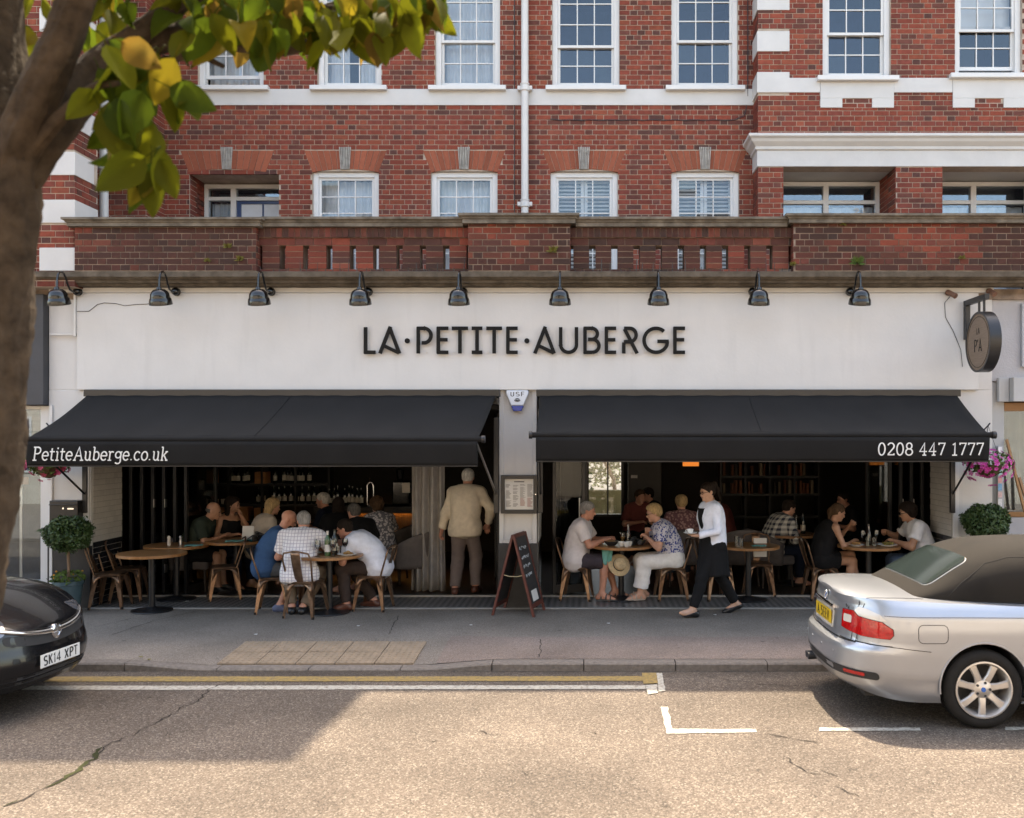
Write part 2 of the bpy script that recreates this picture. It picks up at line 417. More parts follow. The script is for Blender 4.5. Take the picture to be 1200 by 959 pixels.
def pcrack(pts):
    m = MB(); P = [Vector(((x - VX) / FPX * gy(y), gy(y))) for x, y in pts]; Q = []
    for a, b in zip(P[:-1], P[1:]):
        for j in range(8): Q.append(a.lerp(b, j / 8) + Vector((random.uniform(-.012, .012), random.uniform(-.012, .012))))
    vs = []; fs = []
    for i, q in enumerate(Q):
        d = (Q[min(i + 1, len(Q) - 1)] - Q[max(i - 1, 0)]).normalized(); nn = Vector((-d.y, d.x)) * random.uniform(.002, .006)
        z = pave_z(q.x, q.y) + .006; vs += [(*(q + nn), z), (*(q - nn), z)]
        if i: fs.append((2*i-2, 2*i-1, 2*i+1, 2*i))
    m.add(vs, fs); tag(m.build('pavement_crack', M['crack']), kind='structure')
pcrack([(634,750),(633,765),(630,772)]); pcrack([(468,722),(460,735),(455,745)]); pcrack([(130,745),(180,728),(235,716)]); pcrack([(112,735),(160,724)])

M['opp_render'] = pm('cream_render', (.56,.50,.42), .85, var=.08, scale=1.5)
opp = thing('bounce_terrace', 'unseen cream rendered terrace behind the viewpoint, added to bounce sunlight on to the shaded front', 'building', (0, -7, 0), world=True)  # unseen row, added to return warm sunlight to the shaded front
f = MB(); f.box(-32, -7.4, -.2, 32, -7, 7.6); f.build('wall', M['opp_render'], opp)
f = MB(); f.prism([(-6.6, 7.6), (-6.6, 7.75), (-11, 11.5), (-15, 7.6)], lambda p: (-32.2, p[0], p[1]), lambda p: (32.2, p[0], p[1])); recalc(f.build('roof', pm('slate_roof', (.09,.09,.10), .7, var=.2), opp))
for i in range(14):
    for z in (1.0, 4.3):
        x = -29 + i * 4.4; f = MB(); f.box(x, -7.02, z, x + 1.3, -6.96, z + 1.9); w_ = f.build('window', M['paint_white'], opp)
        for a in (0, 1): f = MB(); f.box(x + .08, -6.958, z + .08 + a * .92, x + 1.22, -6.952, z + .92 + a * .9); f.build('pane', M['room_sky_blue'], w_)
m = bpy.data.materials.new('threshold_mosaic'); m.use_nodes = True; M['mosaic'] = m
n, l, b = nodes_of(m); b.inputs['Roughness'].default_value = .5
tc = n.new('ShaderNodeTexCoord'); mp = n.new('ShaderNodeMapping'); mp.inputs['Rotation'].default_value = (0, 0, R(45)); l.new(tc.outputs['Object'], mp.inputs[0])
ck = n.new('ShaderNodeTexChecker'); ck.inputs['Scale'].default_value = 17; ck.inputs[1].default_value = (.20,.19,.18,1); ck.inputs[2].default_value = (.045,.043,.042,1); l.new(mp.outputs[0], ck.inputs[0])
nz = n.new('ShaderNodeTexNoise'); nz.inputs['Scale'].default_value = 3; l.new(tc.outputs['Object'], nz.inputs[0])
mx = n.new('ShaderNodeMix'); mx.data_type = 'RGBA'; mx.inputs[7].default_value = (.13,.12,.11,1); l.new(ck.outputs[0], mx.inputs[6])
mr = n.new('ShaderNodeMapRange'); mr.inputs[1].default_value = .45; mr.inputs[2].default_value = .75; mr.inputs[4].default_value = .7; l.new(nz.outputs[0], mr.inputs[0]); l.new(mr.outputs[0], mx.inputs[0]); l.new(mx.outputs[2], b.inputs['Base Color'])
t = MB(); t.box(-6.54, 12.34, -.1, 4.785, 13.12, .006); tag(t.build('threshold_tiles', M['mosaic']), kind='structure')
M['pale_stone'] = pm('pale_threshold_stone', (.30,.285,.26), .7, var=.2, scale=8)
t = MB(); t.box(-6.54, 12.24, -.1, 4.785, 12.338, .009); t.box(-6.54, 13.122, -.1, 4.785, 13.17, .03); tag(t.build('threshold_edge', M['pale_stone'], bevel=.004), kind='structure')

# ------------------------------------------------------------------ brickwork
PAL_ = [(.275,.066,.042)]*4 + [(.245,.060,.041)]*4 + [(.215,.056,.041)]*3 + [(.30,.080,.048)]*1 + [(.155,.055,.043)]*3 + [(.115,.050,.042)]*1 + [(.26,.075,.05)]
PAL = [tuple(c * .84 for c in q) for q in PAL_]
def bcol(dark=0, x=0, z=0):
    c = random.choice(PAL); j = random.uniform(.87, 1.13); c = tuple(x * j for x in c)
    if dark: d = dark * (.55 + .75 * (math.sin(x * 1.7 + 1) * math.sin(x * .63 + z * 3) + .25)) + random.uniform(-.32, .22); d = max(0, min(.8, d)); c = (c[0] * (1 - d) + .040 * d, c[1] * (1 - d) + .028 * d, c[2] * (1 - d) + .024 * d)
    return c
CO = .0795
def lay(a0, a1, z0, z1, holes=(), phase=0.0, thick=None):
    """rows of bricks (a = run axis); holes: functions z -> (a, b) or None"""
    out = []; k = 0; z = z0
    nrow = max(1, int(round((z1 - z0) / CO))); h = (z1 - z0) / nrow
    for k in range(nrow):
        za, zb = z0 + k * h + .006, z0 + (k + 1) * h - .006; zm = (za + zb) / 2
        cuts = sorted([c for c in (q(zm) for q in holes) if c])
        spans = []; s = a0
        for c in cuts:
            if c[0] > s + .02: spans.append((s, min(c[0], a1)))
            s = max(s, c[1])
        if s < a1 - .02: spans.append((s, a1))
        for (p, q) in spans:
            x = a0 + phase - (.18 if k % 2 else 0) - .36 * 2; st = k % 2
            x += .36 * math.floor((p - x) / .36); st = 0
            while x < q - .003:
                L = (.23 if st == 0 else .11)
                e0, e1 = max(x, p), min(x + L, q)
                if e1 - e0 > .03:
                    if L > .2 and e1 - e0 > .2 and random.random() < .12:
                        mid = (e0 + e1) / 2; out.append((e0 + .001, mid - .005, za, zb)); out.append((mid + .005, e1 - .001, za, zb))
                    else: out.append((e0 + .001, e1 - .001, za, zb))
                x += L + .01; st = 1 - st
    return out
def rect(a, b, z0, z1): return lambda z: (a, b) if z0 < z < z1 else None
def trap(a0, a1, b0, b1, z0, z1):
    def f(z):
        if not z0 < z < z1: return None
        t = (z - z0) / (z1 - z0); return (a0 + (b0 - a0) * t, a1 + (b1 - a1) * t)
    return f
unit = bpy.data.meshes.new('brick')
bmq = bmesh.new(); bmesh.ops.create_cube(bmq, size=1); bmq.to_mesh(unit); bmq.free(); unit.materials.append(M['brick_one'])
def brick_obj(parent, x0, x1, y0, y1, z0, z1, col):
    o = bpy.data.objects.new('brick', unit); COL.objects.link(o); o.parent = parent; off = OFF.get(parent.name, Vector((0, 0, 0)))
    o.location = ((x0+x1)/2 - off.x, (y0+y1)/2 - off.y, (z0+z1)/2 - off.z); o.scale = (x1-x0, y1-y0, z1-z0); o.color = (*col, 1)
    return o
class Wall:
    """collects bricks; the first n chosen ones become objects, the rest one mesh"""
    def __init__(s): s.items = []
    def x(s, rows, yf, dark=0, pri=0):               # wall facing -Y at yf
        for a, b, z0, z1 in rows:
            d = random.uniform(0, .003); s.items.append((pri + (b - a), a, b, yf - .007 - d, yf + .03, z0, z1, bcol(dark, a, z0)))
    def y(s, rows, xf, side, dark=0, pri=0):          # wall facing +-X at xf
        for a, b, z0, z1 in rows:
            x0, x1 = (xf - .03, xf + .007) if side > 0 else (xf - .007, xf + .03)
            s.items.append((pri + (b - a) * .2, x0, x1, a, b, z0, z1, bcol(dark, x0, z0)))
    def build(s, parent, nobj=300):
        s.items.sort(key=lambda t: -t[0]); m = MB()
        for i, (p, x0, x1, y0, y1, z0, z1, c) in enumerate(s.items):
            if i < nobj: brick_obj(parent, x0, x1, y0, y1, z0, z1, c)
            else: m.box(x0, y0, z0, x1, y1, z1, c)
        o = m.build('brickwork', M['brick'], parent); o['kind'] = 'stuff'; return o

# ------------------------------------------------------------------ the terrace building above the shop
DW = 15.0; DB = 14.58; DL = 14.37
house = thing('terrace_building', 'red brick terrace with white sash windows above the restaurant', 'building', (0, DW, 4.2), world=True)
XL, XR = px(193, DW), px(883, DW)                    # main wall between the left and right bays
W = Wall(); holes = []; wins = []
UPZ0, UPZ1 = 7.83, 9.66
for a, b in [(232,309),(372,447),(510,586),(647,726),(787,865)]: wins.append((px(a, DW), px(b, DW), UPZ0, UPZ1, 'up'))
LOZ1 = pz(201, DW)
for a, b in [(366,444),(505,583),(645,724),(787,866)]: wins.append((px(a, DW), px(b, DW), 4.75, LOZ1, 'lo'))
porch = (px(222, DW), px(327, DW), 4.2, pz(204, DW))
BZ0, BZ1 = pz(124, DW), pz(105, DW)                  # white string course
holes.append(rect(XL - 1, XR + 1, BZ0, BZ1))
for w in wins: holes.append(rect(w[0], w[1], w[2], w[3]))
holes.append(rect(*porch))
arches = []
AZ0, AZ1 = pz(200.5, DW), pz(177, DW)
for w in wins[5:] + [(porch[0], porch[1], 0, 0, 'p')]:
    c = (w[0] + w[1]) / 2; hw = (w[1] - w[0]) / 2
    if w[4] == 'p': c -= .11; hw = .62
    arches.append((c, hw)); holes.append(trap(c - hw + .01, c + hw - .01, c - hw - .13, c + hw + .13, AZ0 - .02, AZ1))
W.x(lay(XL, XR, 4.2, 10.25, holes), DW, pri=.1)
wb = MB()
def wall_fill(mb, x0, x1, z0, z1, y0, y1, hs):        # mortar wall as boxes around rectangular openings
    xs = sorted(set([x0, x1] + [q for h in hs for q in h[:2] if x0 < q < x1]))
    for a, b in zip(xs[:-1], xs[1:]):
        mid = (a + b) / 2; cut = sorted([(h[2], h[3]) for h in hs if h[0] < mid < h[1]]); s = z0
        for c in cut:
            if c[0] > s + 1e-4: mb.box(a, y0, s, b, y1, c[0])
            s = max(s, c[1])
        if s < z1 - 1e-4: mb.box(a, y0, s, b, y1, z1)
wall_fill(wb, XL, XR, 4.2, 10.25, DW, DW + .3, [w[:4] for w in wins] + [porch])
bd = MB(); bd.box(XL - .0, DW - .025, BZ0, XR, DW + .05, BZ1)
bd.build('string_course', M['stone_white'], house, bevel=.004)
def curtains(parent, x0, x1, z0, z1, y, mat, folds=7, part=None, gap=None):
    m = MB(); n = 60
    def fn(u, v):
        X = x0 + (x1 - x0) * u; return (X, y + .018 * math.sin(u * folds * 6.28 + .8 * math.sin(v * 3)) + .008 * math.sin(u * 41), z0 + (z1 - z0) * v)
    if gap is None: m.grid(fn, n, 4)
    else:
        g0, g1 = gap
        m.grid(lambda u, v: fn(u * g0, v), n // 2, 4); m.grid(lambda u, v: fn(g1 + (1 - g1) * u, v), n // 2, 4)
    return m.build('curtain', mat, parent, smooth=180)
def sash_window(x0, x1, z0, z1, yw, cols=3, rows=(2, 3), rail=None, curtain=None, shut=0, raise_=0, arch=False, recess=.06, sill=True, one=False):
    yf = yw + recess; fw = .085
    f = MB(); f.box(x0, yf, z0, x0 + fw, yf + .14, z1); f.box(x1 - fw, yf, z0, x1, yf + .14, z1)
    f.box(x0 + fw, yf, z1 - fw, x1 - fw, yf + .14, z1); f.box(x0 + fw, yf, z0, x1 - fw, yf + .14, z0 + .06)
    win = f.build('window', M['paint_white'], house, bevel=.006)
    if sill:
        s = MB(); s.box(x0 - .10, yw - .11, z0 - .075, x1 + .10, yf - .002, z0 - .002); s.build('sill', M['paint_white'], win, bevel=.008)
    if arch:
        a = MB(); n = 12
        poly = [(x0, z1)] + [(x0 + (x1 - x0) * i / n, z1 + .06 * math.sin(math.pi * i / n) + .002) for i in range(n + 1)] + [(x1, z1)]
        a.prism(poly, lambda p: (p[0], yf - .003, p[1]), lambda p: (p[0], yf + .1, p[1])); recalc(a.build('window_head', M['paint_white'], win))
    xa, xb = x0 + fw, x1 - fw; za, zb = z0 + .06, z1 - fw
    rail = rail if rail else (za + zb) / 2
    for part, (c0, c1, yy, nr) in (('lower_sash', (za + raise_, rail + .02 + raise_, yf + .075, rows[0])), ('upper_sash', (rail - .02, zb, yf + .03, rows[1]))):
        if c1 > zb: c1 = zb
        s = MB(); st = .042; bt = .055 if part == 'lower_sash' else .04
        s.box(xa, yy, c0, xa + st, yy + .04, c1); s.box(xb - st, yy, c0, xb, yy + .04, c1)
        s.box(xa + st, yy, c0, xb - st, yy + .04, c0 + bt); s.box(xa + st, yy, c1 - .04, xb - st, yy + .04, c1)
        gx0, gx1, gz0, gz1 = xa + st, xb - st, c0 + bt, c1 - .04
        bw = .017
        for i in range(1, cols): s.box(gx0 + (gx1 - gx0) * i / cols - bw / 2, yy + .004, gz0, gx0 + (gx1 - gx0) * i / cols + bw / 2, yy + .036, gz1)
        for j in range(1, nr): s.box(gx0, yy + .006, gz0 + (gz1 - gz0) * j / nr - bw / 2, gx1, yy + .034, gz0 + (gz1 - gz0) * j / nr + bw / 2)
        s.build(part, M['paint_white'], win)
        for i in range(cols):
            for j in range(nr):
                p = MB(); e = .004; a0, a1 = gx0 + (gx1 - gx0) * i / cols - e, gx0 + (gx1 - gx0) * (i + 1) / cols + e
                b0, b1 = gz0 + (gz1 - gz0) * j / nr - e, gz0 + (gz1 - gz0) * (j + 1) / nr + e
                t = random.uniform(-.006, .006); tz = random.uniform(-.005, .005); y = yy + .02
                p.add([(a0, y - t - tz, b0), (a1, y + t - tz, b0), (a1, y + t + tz, b1), (a0, y - t + tz, b1)], [(0, 1, 2, 3)])
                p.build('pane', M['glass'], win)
    if curtain == 'net': curtains(win, xa - .02, xb + .02, za, zb, yf + .26, M['curtain'], random.choice([6, 8, 9]))
    if curtain == 'sides': curtains(win, xa - .02, xb + .02, za, zb, yf + .26, M['curtain'], 8, gap=(.42, .62))
    if curtain == 'roman':
        b = MB(); b.box(xa, yf + .2, rail + .1, xb, yf + .22, zb); b.build('blind', M['blind'], win)
    if curtain == 'shutter':
        s = MB(); mid = (xa + xb) / 2
        for q0, q1 in ((xa, mid - .004), (mid + .004, xb)):
            s.box(q0, yf + .16, za, q0 + .05, yf + .19, zb); s.box(q1 - .05, yf + .16, za, q1, yf + .19, zb)
            z = za + .05
            while z < zb - .04:
                s.add([(q0 + .05, yf + .145, z - .012), (q1 - .05, yf + .145, z - .012), (q1 - .05, yf + .2, z + .035), (q0 + .05, yf + .2, z + .035)], [(0, 1, 2, 3)]); z += .062
        s.build('shutter', M['blind'], win)
    rm = MB(); d = 1.3 if curtain != 'net' else .7                      # room behind, its blue painted in for the sky reflection
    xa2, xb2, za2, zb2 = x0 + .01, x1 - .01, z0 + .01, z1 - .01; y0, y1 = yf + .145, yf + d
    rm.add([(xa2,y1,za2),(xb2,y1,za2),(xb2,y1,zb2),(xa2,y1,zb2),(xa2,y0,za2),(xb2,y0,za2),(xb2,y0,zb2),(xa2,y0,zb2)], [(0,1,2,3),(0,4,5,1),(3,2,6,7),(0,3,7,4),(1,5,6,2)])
    rm.build('room_recess', M['room_sky_blue'], win)
    return win
upc = ['net', 'sides', 'net', None, None]; upraise = [.12, 0, 0, 0, 0]
for i, w in enumerate(wins[:5]): sash_window(w[0], w[1], w[2], w[3], DW, rail=pz([46, 46, 46, 52, 46][i], DW), curtain=upc[i], raise_=upraise[i])
for i, w in enumerate(wins[5:]): sash_window(w[0], w[1], w[2], w[3], DW, rows=(2, 3), rail=5.55, curtain=['net', 'net', 'shutter', 'shutter'][i], arch=True, sill=False, recess=.05)
for c, hw in arches:
    ar = MB(); n = 13; ky = .10
    A0, A1, B0, B1 = c - hw, c + hw, c - hw - .13, c + hw + .13
    arch = bpy.data.objects.new('arch', None); COL.objects.link(arch); arch.parent = house; OFF[arch.name] = OFF[house.name]
    for i in range(n):
        if i == n // 2: continue
        t0, t1 = i / n, (i + 1) / n
        p = MB(); g = .004
        rise = lambda t: AZ0 - .02 + .05 * math.sin(math.pi * t)
        a0, a1, b0, b1 = A0 + (A1 - A0) * t0 + g, A0 + (A1 - A0) * t1 - g, B0 + (B1 - B0) * t0 + g, B0 + (B1 - B0) * t1 - g
        j = random.uniform(.8, 1.15); col = (.285 * j, .086 * j, .050 * j)
        poly = [(a0, rise(t0)), (a1, rise(t1)), (b1, AZ1), (b0, AZ1)]
        p.prism(poly, lambda q: (q[0], DW - .010, q[1]), lambda q: (q[0], DW + .05, q[1]), col)
        recalc(p.build('voussoir', M['rubbed'], arch))
    for i in range(7):                                   # keystone of tiles on edge
        p = MB(); x0 = c - ky + i * 2 * ky / 7; x1 = x0 + 2 * ky / 7 - .009; s = .75; zt = AZ1 + .055; zb_ = AZ0 + .02
        p.prism([(c + (x0 - c) * s, zb_), (c + (x1 - c) * s, zb_), (x1, zt), (x0, zt)], lambda q: (q[0], DW - .03, q[1]), lambda q: (q[0], DW + .04, q[1]))
        recalc(p.build('keystone_tile', M['keystone'], arch))
def front_door(x0, x1, z1, yd, xs, tz, door_i, number=None):
    f = MB(); fw = .07; z0 = 4.2
    f.box(x0, yd, z1 - fw, x1, yd + .1, z1); f.box(x0, yd, z0, x0 + fw, yd + .1, z1 - fw); f.box(x1 - fw, yd, z0, x1, yd + .1, z1 - fw)
    for x in xs: f.box(x - .045, yd, z0, x + .045, yd + .1, z1 - fw)
    e = [x0 + fw] + [q for x in xs for q in (x - .045, x + .045)] + [x1 - fw]
    for i in range(0, len(e), 2): f.box(e[i], yd + .004, tz - .03, e[i + 1], yd + .096, tz + .03)
    d = f.build('door_frame', M['paint_white'], house, bevel=.004)
    for i in range(0, len(e), 2):
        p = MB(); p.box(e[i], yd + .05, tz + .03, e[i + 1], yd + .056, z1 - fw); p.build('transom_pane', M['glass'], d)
        if i // 2 == door_i:
            q = MB(); a, b = e[i], e[i + 1]; zt = tz - .03
            q.box(a, yd + .04, z0, b, yd + .09, zt - .42); q.box(a, yd + .04, zt - .42, a + .07, yd + .09, zt); q.box(b - .07, yd + .04, zt - .42, b, yd + .09, zt)
            q.box(a + .07, yd + .04, zt - .05, b - .07, yd + .09, zt)
            for k in (1, 2): xx = a + .07 + (b - a - .14) * k / 3; q.box(xx - .014, yd + .042, zt - .42, xx + .014, yd + .088, zt - .05)
            q.build('door', M['blue_door'], d, bevel=.004)
            p = MB(); p.box(a + .07, yd + .06, zt - .42, b - .07, yd + .064, zt - .05); p.build('door_pane', M['curtain'], d)
        else:
            p = MB(); p.box(e[i], yd + .05, z0, e[i + 1], yd + .056, tz - .03); p.build('side_pane', M['glass'], d)
            curtains(d, e[i], e[i + 1], z0, tz - .05, yd + .16, M['curtain'], 4)
    rb = MB(); rb.box(x0 - .3, yd + .5, z0, x1 + .3, yd + .55, z1 + .3); rb.build('hall_wall', M['room_sky_blue'], d)
    return d
wb.box(porch[0] - .02, DW + .3, 4.2, porch[0] - .3, DW + .95, 6.6); wb.box(porch[1], DW + .3, 4.2, porch[1] + .3, DW + .95, 6.6)
W.y(lay(DW + .02, DW + .7, 4.2, 6.45), porch[0], 1)
wb.box(porch[0] - .1, DW + .3, porch[3], porch[1] + .1, DW + .95, porch[3] + .2)
front_door(porch[0] + .01, porch[1] + .4, porch[3] - .02, DW + .55, [px(272, 15.5)], pz(232, 15.5), 1)

LX0 = -8.6
W.x(lay(LX0 + .75, XL, 4.2, 10.25, [rect(-9, 9, BZ0 + .03, BZ1 + .05)]), DL)
W.y(lay(DL, DW, 4.2, 10.25, [rect(0, 99, BZ0 + .03, BZ1 + .05)]), XL, 1)
wb.box(LX0, DL, 4.2, XL, DW + .3, 10.25)
b = MB(); b.box(LX0, DL - .025, BZ0 + .03, XL + .025, DW - .03, BZ1 + .05); b.build('string_course', M['stone_white'], house)
W.x(lay(-9.6, px(87, 12.05), 4.17, 10.25, [ (lambda z, i=i: (px(47, 12.05), 9) if (z > 0 and pz(318 - 56 * i, 12.05) < z < pz(290.5 - 56 * i, 12.05)) else None) for i in range(9)]), 12.05, .25)
W.y(lay(12.05, 12.62, 4.17, 10.25, [ (lambda z, i=i: (0, 99) if pz(318 - 56 * i, 12.05) < z < pz(290.5 - 56 * i, 12.05) else None) for i in range(9)]), px(87, 12.05), 1, .2)
wb.box(-9.6, 12.05, 4.17, px(87, 12.05), 12.62, 10.25)
for i in range(9):
    q = MB(); z0, z1 = pz(318 - 56 * i, 12.05), pz(290.5 - 56 * i, 12.05)
    if z0 > 10: break
    q.box(px(47, 12.05), 12.03, z0 + .002, px(87, 12.05) + .02, 12.60 - (.0 if i % 2 else .1), z1 - .002); q.build('quoin', M['stone_white'], house, bevel=.006)

BX0 = px(888.5, DB); BX1 = 9.0
bz = lambda y: pz(y, DB)
bw = [(px(964, DB), px(1044, DB), bz(91), 9.75), (px(1119, DB), px(1198, DB), bz(88), 9.75)]
bh = [rect(*w) for w in bw]; bandz = (bz(109), bz(92))
LZ = bz(195.5); CZ = bz(160)
op1 = (px(918, DB), px(1050, DB)); op2 = (px(1104, DB), px(1236, DB))
bh += [rect(BX0 - 1, BX1, *bandz), rect(BX0 - 1, BX1, LZ, CZ), rect(op1[0], op1[1], 4.2, LZ), rect(op2[0], op2[1], 4.2, LZ)]
q_y = [(13, -11), (61, 37), (109, 85)]
QW = px(925, DB)
for i in range(-3, 2): bh.append(rect(BX0 - 1, QW, bz(61 + 48.3 * i), bz(37 + 48.3 * i)))
for w in bw: bh.append(rect(w[0] - .04, w[1] + .04, bz(127), bz(100)))
W.x(lay(BX0, BX1, 4.2, 10.25, bh), DB, pri=.1)
W.y(lay(DB, DW - .01, 4.2, 10.25, [rect(0, 99, *bandz), rect(0, 99, LZ, CZ)] + [rect(0, 99, bz(61 + 48.3 * i), bz(37 + 48.3 * i)) for i in range(-3, 2)]), BX0, -1)
rects = [w for w in bw] + [(op1[0], op1[1], 4.2, LZ), (op2[0], op2[1], 4.2, LZ)]
wall_fill(wb, BX0, BX1, 4.2, 10.25, DB, DB + .3, rects)
wb.box(BX0, DB + .3, 4.2, BX0 + .3, DW + .9, 10.25)
wb.box(XR - .1, DW + .3, 4.2, BX0 + .31, DW + .31, 10.25)
for i in range(-3, 2):
    z0, z1 = bz(61 + 48.3 * i), bz(37 + 48.3 * i)
    q = MB(); q.box(BX0 - .02, DB - .02, z0 + .002, QW, DW - .002, z1 - .002); q.build('quoin', M['stone_white'], house, bevel=.006)
b = MB(); b.box(BX0 - .022, DB - .022, bandz[0], bw[0][0] - .042, DW - .002, bandz[1]); b.box(BX0 - .019, DB - .019, bandz[1], QW, DW - .004, bz(85))
b.build('string_course', M['stone_white'], house, bevel=.004)
b = MB(); b.box(bw[0][1] + .042, DB - .022, bandz[0], bw[1][0] - .042, DB + .1, bandz[1]); b.build('string_course', M['stone_white'], house, bevel=.004)
b = MB(); b.box(bw[1][1] + .042, DB - .022, bandz[0], BX1, DB + .1, bandz[1]); b.build('string_course', M['stone_white'], house, bevel=.004)
for w in bw:
    b = MB(); x0, x1 = w[0] - .04, w[1] + .04; n0, n1 = x0 + .34, x1 - .34; zt, zn, zb_ = bz(100), bz(116), bz(127)
    b.box(x0, DB - .03, zn, x1, DB + .1, w[2] - .076); b.box(x0, DB - .03, zb_, n0, DB + .1, zn); b.box(n1, DB - .03, zb_, x1, DB + .1, zn)
    b.build('apron', M['stone_white'], house, bevel=.004)
    W.x(lay(n0, n1, zb_, zn), DB - .005)
    wb.box(n0, DB - .012, zb_, n1, DB + .01, zn)
sash_window(*bw[0], DB, rail=bz(37), rows=(2, 3), curtain=None)
sash_window(*bw[1], DB, rail=bz(33), rows=(2, 3), curtain='roman', raise_=.06)
b = MB(); prof = [(0, 0), (-.02, 0), (-.02, .24), (-.05, .26), (-.05, .30), (-.11, .36), (-.13, .40), (-.17, .43), (-.17, CZ - LZ), (0, CZ - LZ)]
vs = []; n = len(prof)
for (dx, dz) in prof: vs.append((BX0 + dx, DW - .0, LZ + dz))
for (dx, dz) in prof: vs.append((BX0 + dx, DB + dx, LZ + dz))
for (dx, dz) in prof: vs.append((BX1, DB + dx, LZ + dz))
fs = [(i, n + i, n + i + 1, i + 1) for i in range(n - 1)] + [(n + i, 2*n + i, 2*n + i + 1, n + i + 1) for i in range(n - 1)]
b.add(vs, fs); recalc(b.build('porch_cornice', M['stone_white'], house))
b = MB(); b.box(BX0 + .31, DB + .3, LZ, BX1, DW + .95, LZ + .2); b.build('porch_ceiling', M['stone_white'], house)
wb.box(op1[1] , DB + .3, 4.2, op2[0], DW + .9, LZ)
W.y(lay(DB + .0, DB + .85, 4.2, LZ), op1[1], -1); W.y(lay(DB, DB + .6, 4.2, LZ), op2[0], 1)
yd = DB + .8
front_door(BX0 + .305, op1[1] - .005, LZ - .02, yd, [px(968, yd)], pz(237, yd), 9)
front_door(op2[0] + .005, op2[1], LZ - .02, yd, [px(1141, yd)], pz(237, yd), 9)
W.x(lay(-9.6, -1.75, 10.25, 10.3), DW)
wb.box(XL - 3, DW + .05, 10.25, 12, DW + .6, 10.45)
wall = wb.build('wall', M['mortar'], house)
bk = W.build(house, 300)
M['roof'] = pm('clay_roof_tiles', (.16,.06,.04), .9, var=.25, scale=20, bump=.5, bscale=30)
rf = MB(); rf.prism([(14.25, 10.46), (14.25, 10.56), (18.5, 14.4), (23, 10.3)], lambda p: (-10, p[0], p[1]), lambda p: (12, p[0], p[1])); recalc(rf.build('roof', M['roof'], house))
gb = MB(); gb.prism([(-11, 10.5), (-1.75, 10.5), (-1.75, 15.75), (-11, 15.75)], lambda p: (p[0], DW + .15, p[1]), lambda p: (p[0], DW + 3, p[1])); recalc(gb.build('gable', M['brick_one'], house)).color = (.28, .07, .045, 1)
rr = MB(); rr.box(-10, 17.2, 4.0, 12, 17.3, 10.4); rr.box(-10, 12.62, 4.0, -9.7, 17.2, 10.4); rr.box(9.0, 14.6, 4.0, 9.2, 17.2, 10.4); rr.build('rear_wall', M['room_sky_blue'], house)

def downpipe(x, D, y0, y1, joints, w, nm, label):
    t = thing(nm, label, 'downpipe', (px(x, D), D, pz(y1, D)), world=True, group='white downpipes'); p = MB()
    X = px(x, D); p.tube([(X, D, pz(y1, D)), (X, D, pz(y0, D))], w, 14); p.build('pipe', M['pipe_white'], t, smooth=50)
    for j in joints:
        q = MB(); z = pz(j, D); q.lathe([(w * 1.02, -.06), (w * 1.3, -.05), (w * 1.3, .0), (w * 1.18, .005), (w * 1.18, .045), (w * 1.3, .05), (w * 1.3, .065), (w * 1.02, .07)], 14, (X, D, z))
        q.box(X - w * 2, D - .01, z - .03, X + w * 2, D + .08, z + .03); q.build('bracket', M['pipe_white'], t, smooth=40)
downpipe(615, 14.88, -60, 256, [103, 239], .058, 'downpipe', 'tall white downpipe between the sash windows of the brick wall')
downpipe(122, 14.05, 20, 290, [195], .062, 'downpipe', 'white downpipe beside the banded white and brick pier')
c = MB(); c.tube([(px(645, DW), DW - .016, pz(140, DW))] + [(px(645 + i * 12, DW), DW - .016, pz(141 + (.6 if i % 2 else 0), DW)) for i in range(1, 19)] + [(px(872, DW), DW - .016, pz(136, DW)), (px(876, DW), DW - .016, pz(120, DW)), (px(876, DW), DW - .04, pz(60, DW)), (px(876, DW), DW - .016, pz(-20, DW))], .008, 5)
tag(c.build('wall_cable', M['black_metal'], smooth=60), 'thin dark cable looped along the upper brick wall to the right bay', 'cable')
c = MB(); c.tube([(px(603, DW), DW - .016, pz(y, DW)) for y in (-20, 60, 100, 130, 190, 256)], .007, 5)
tag(c.build('wall_cable', M['black_metal'], smooth=60), 'thin dark cable running straight down the wall beside the tall downpipe', 'cable')

# ------------------------------------------------------------------ balcony balustrade of brick with stone copings
DBA = 12.12; DP = 12.0                               # plain face, projecting pier face
bal = thing('balcony_balustrade', 'weathered brick balcony parapet with slots and stone coping above the white fascia', 'balustrade', (0, DBA, 4.17), world=True)
az = lambda y: pz(y, DBA)
BZb = az(319.5); W2 = Wall()
SOLD = [(px(88, DP), px(300, DP), DP), (px(549, DP), px(668, DP), DP), (px(930, DP), 8.2, DP)]
ZT = az(266)
core = MB()
for x0, x1, d in SOLD:
    zt = pz(264 if x0 < -3 else 261, d); nrow = int(round((zt - BZb) / CO))
    W2.x(lay(x0, x1, BZb, BZb + nrow * CO, phase=random.uniform(0, .3)), d, dark=1.05, pri=1)
    for side, xf in ((-1, x0), (1, x1)):
        W2.y(lay(d, d + .3, BZb, BZb + nrow * CO), xf, side, dark=.7)
    core.box(x0, d, BZb - .02, x1, d + .32, zt)
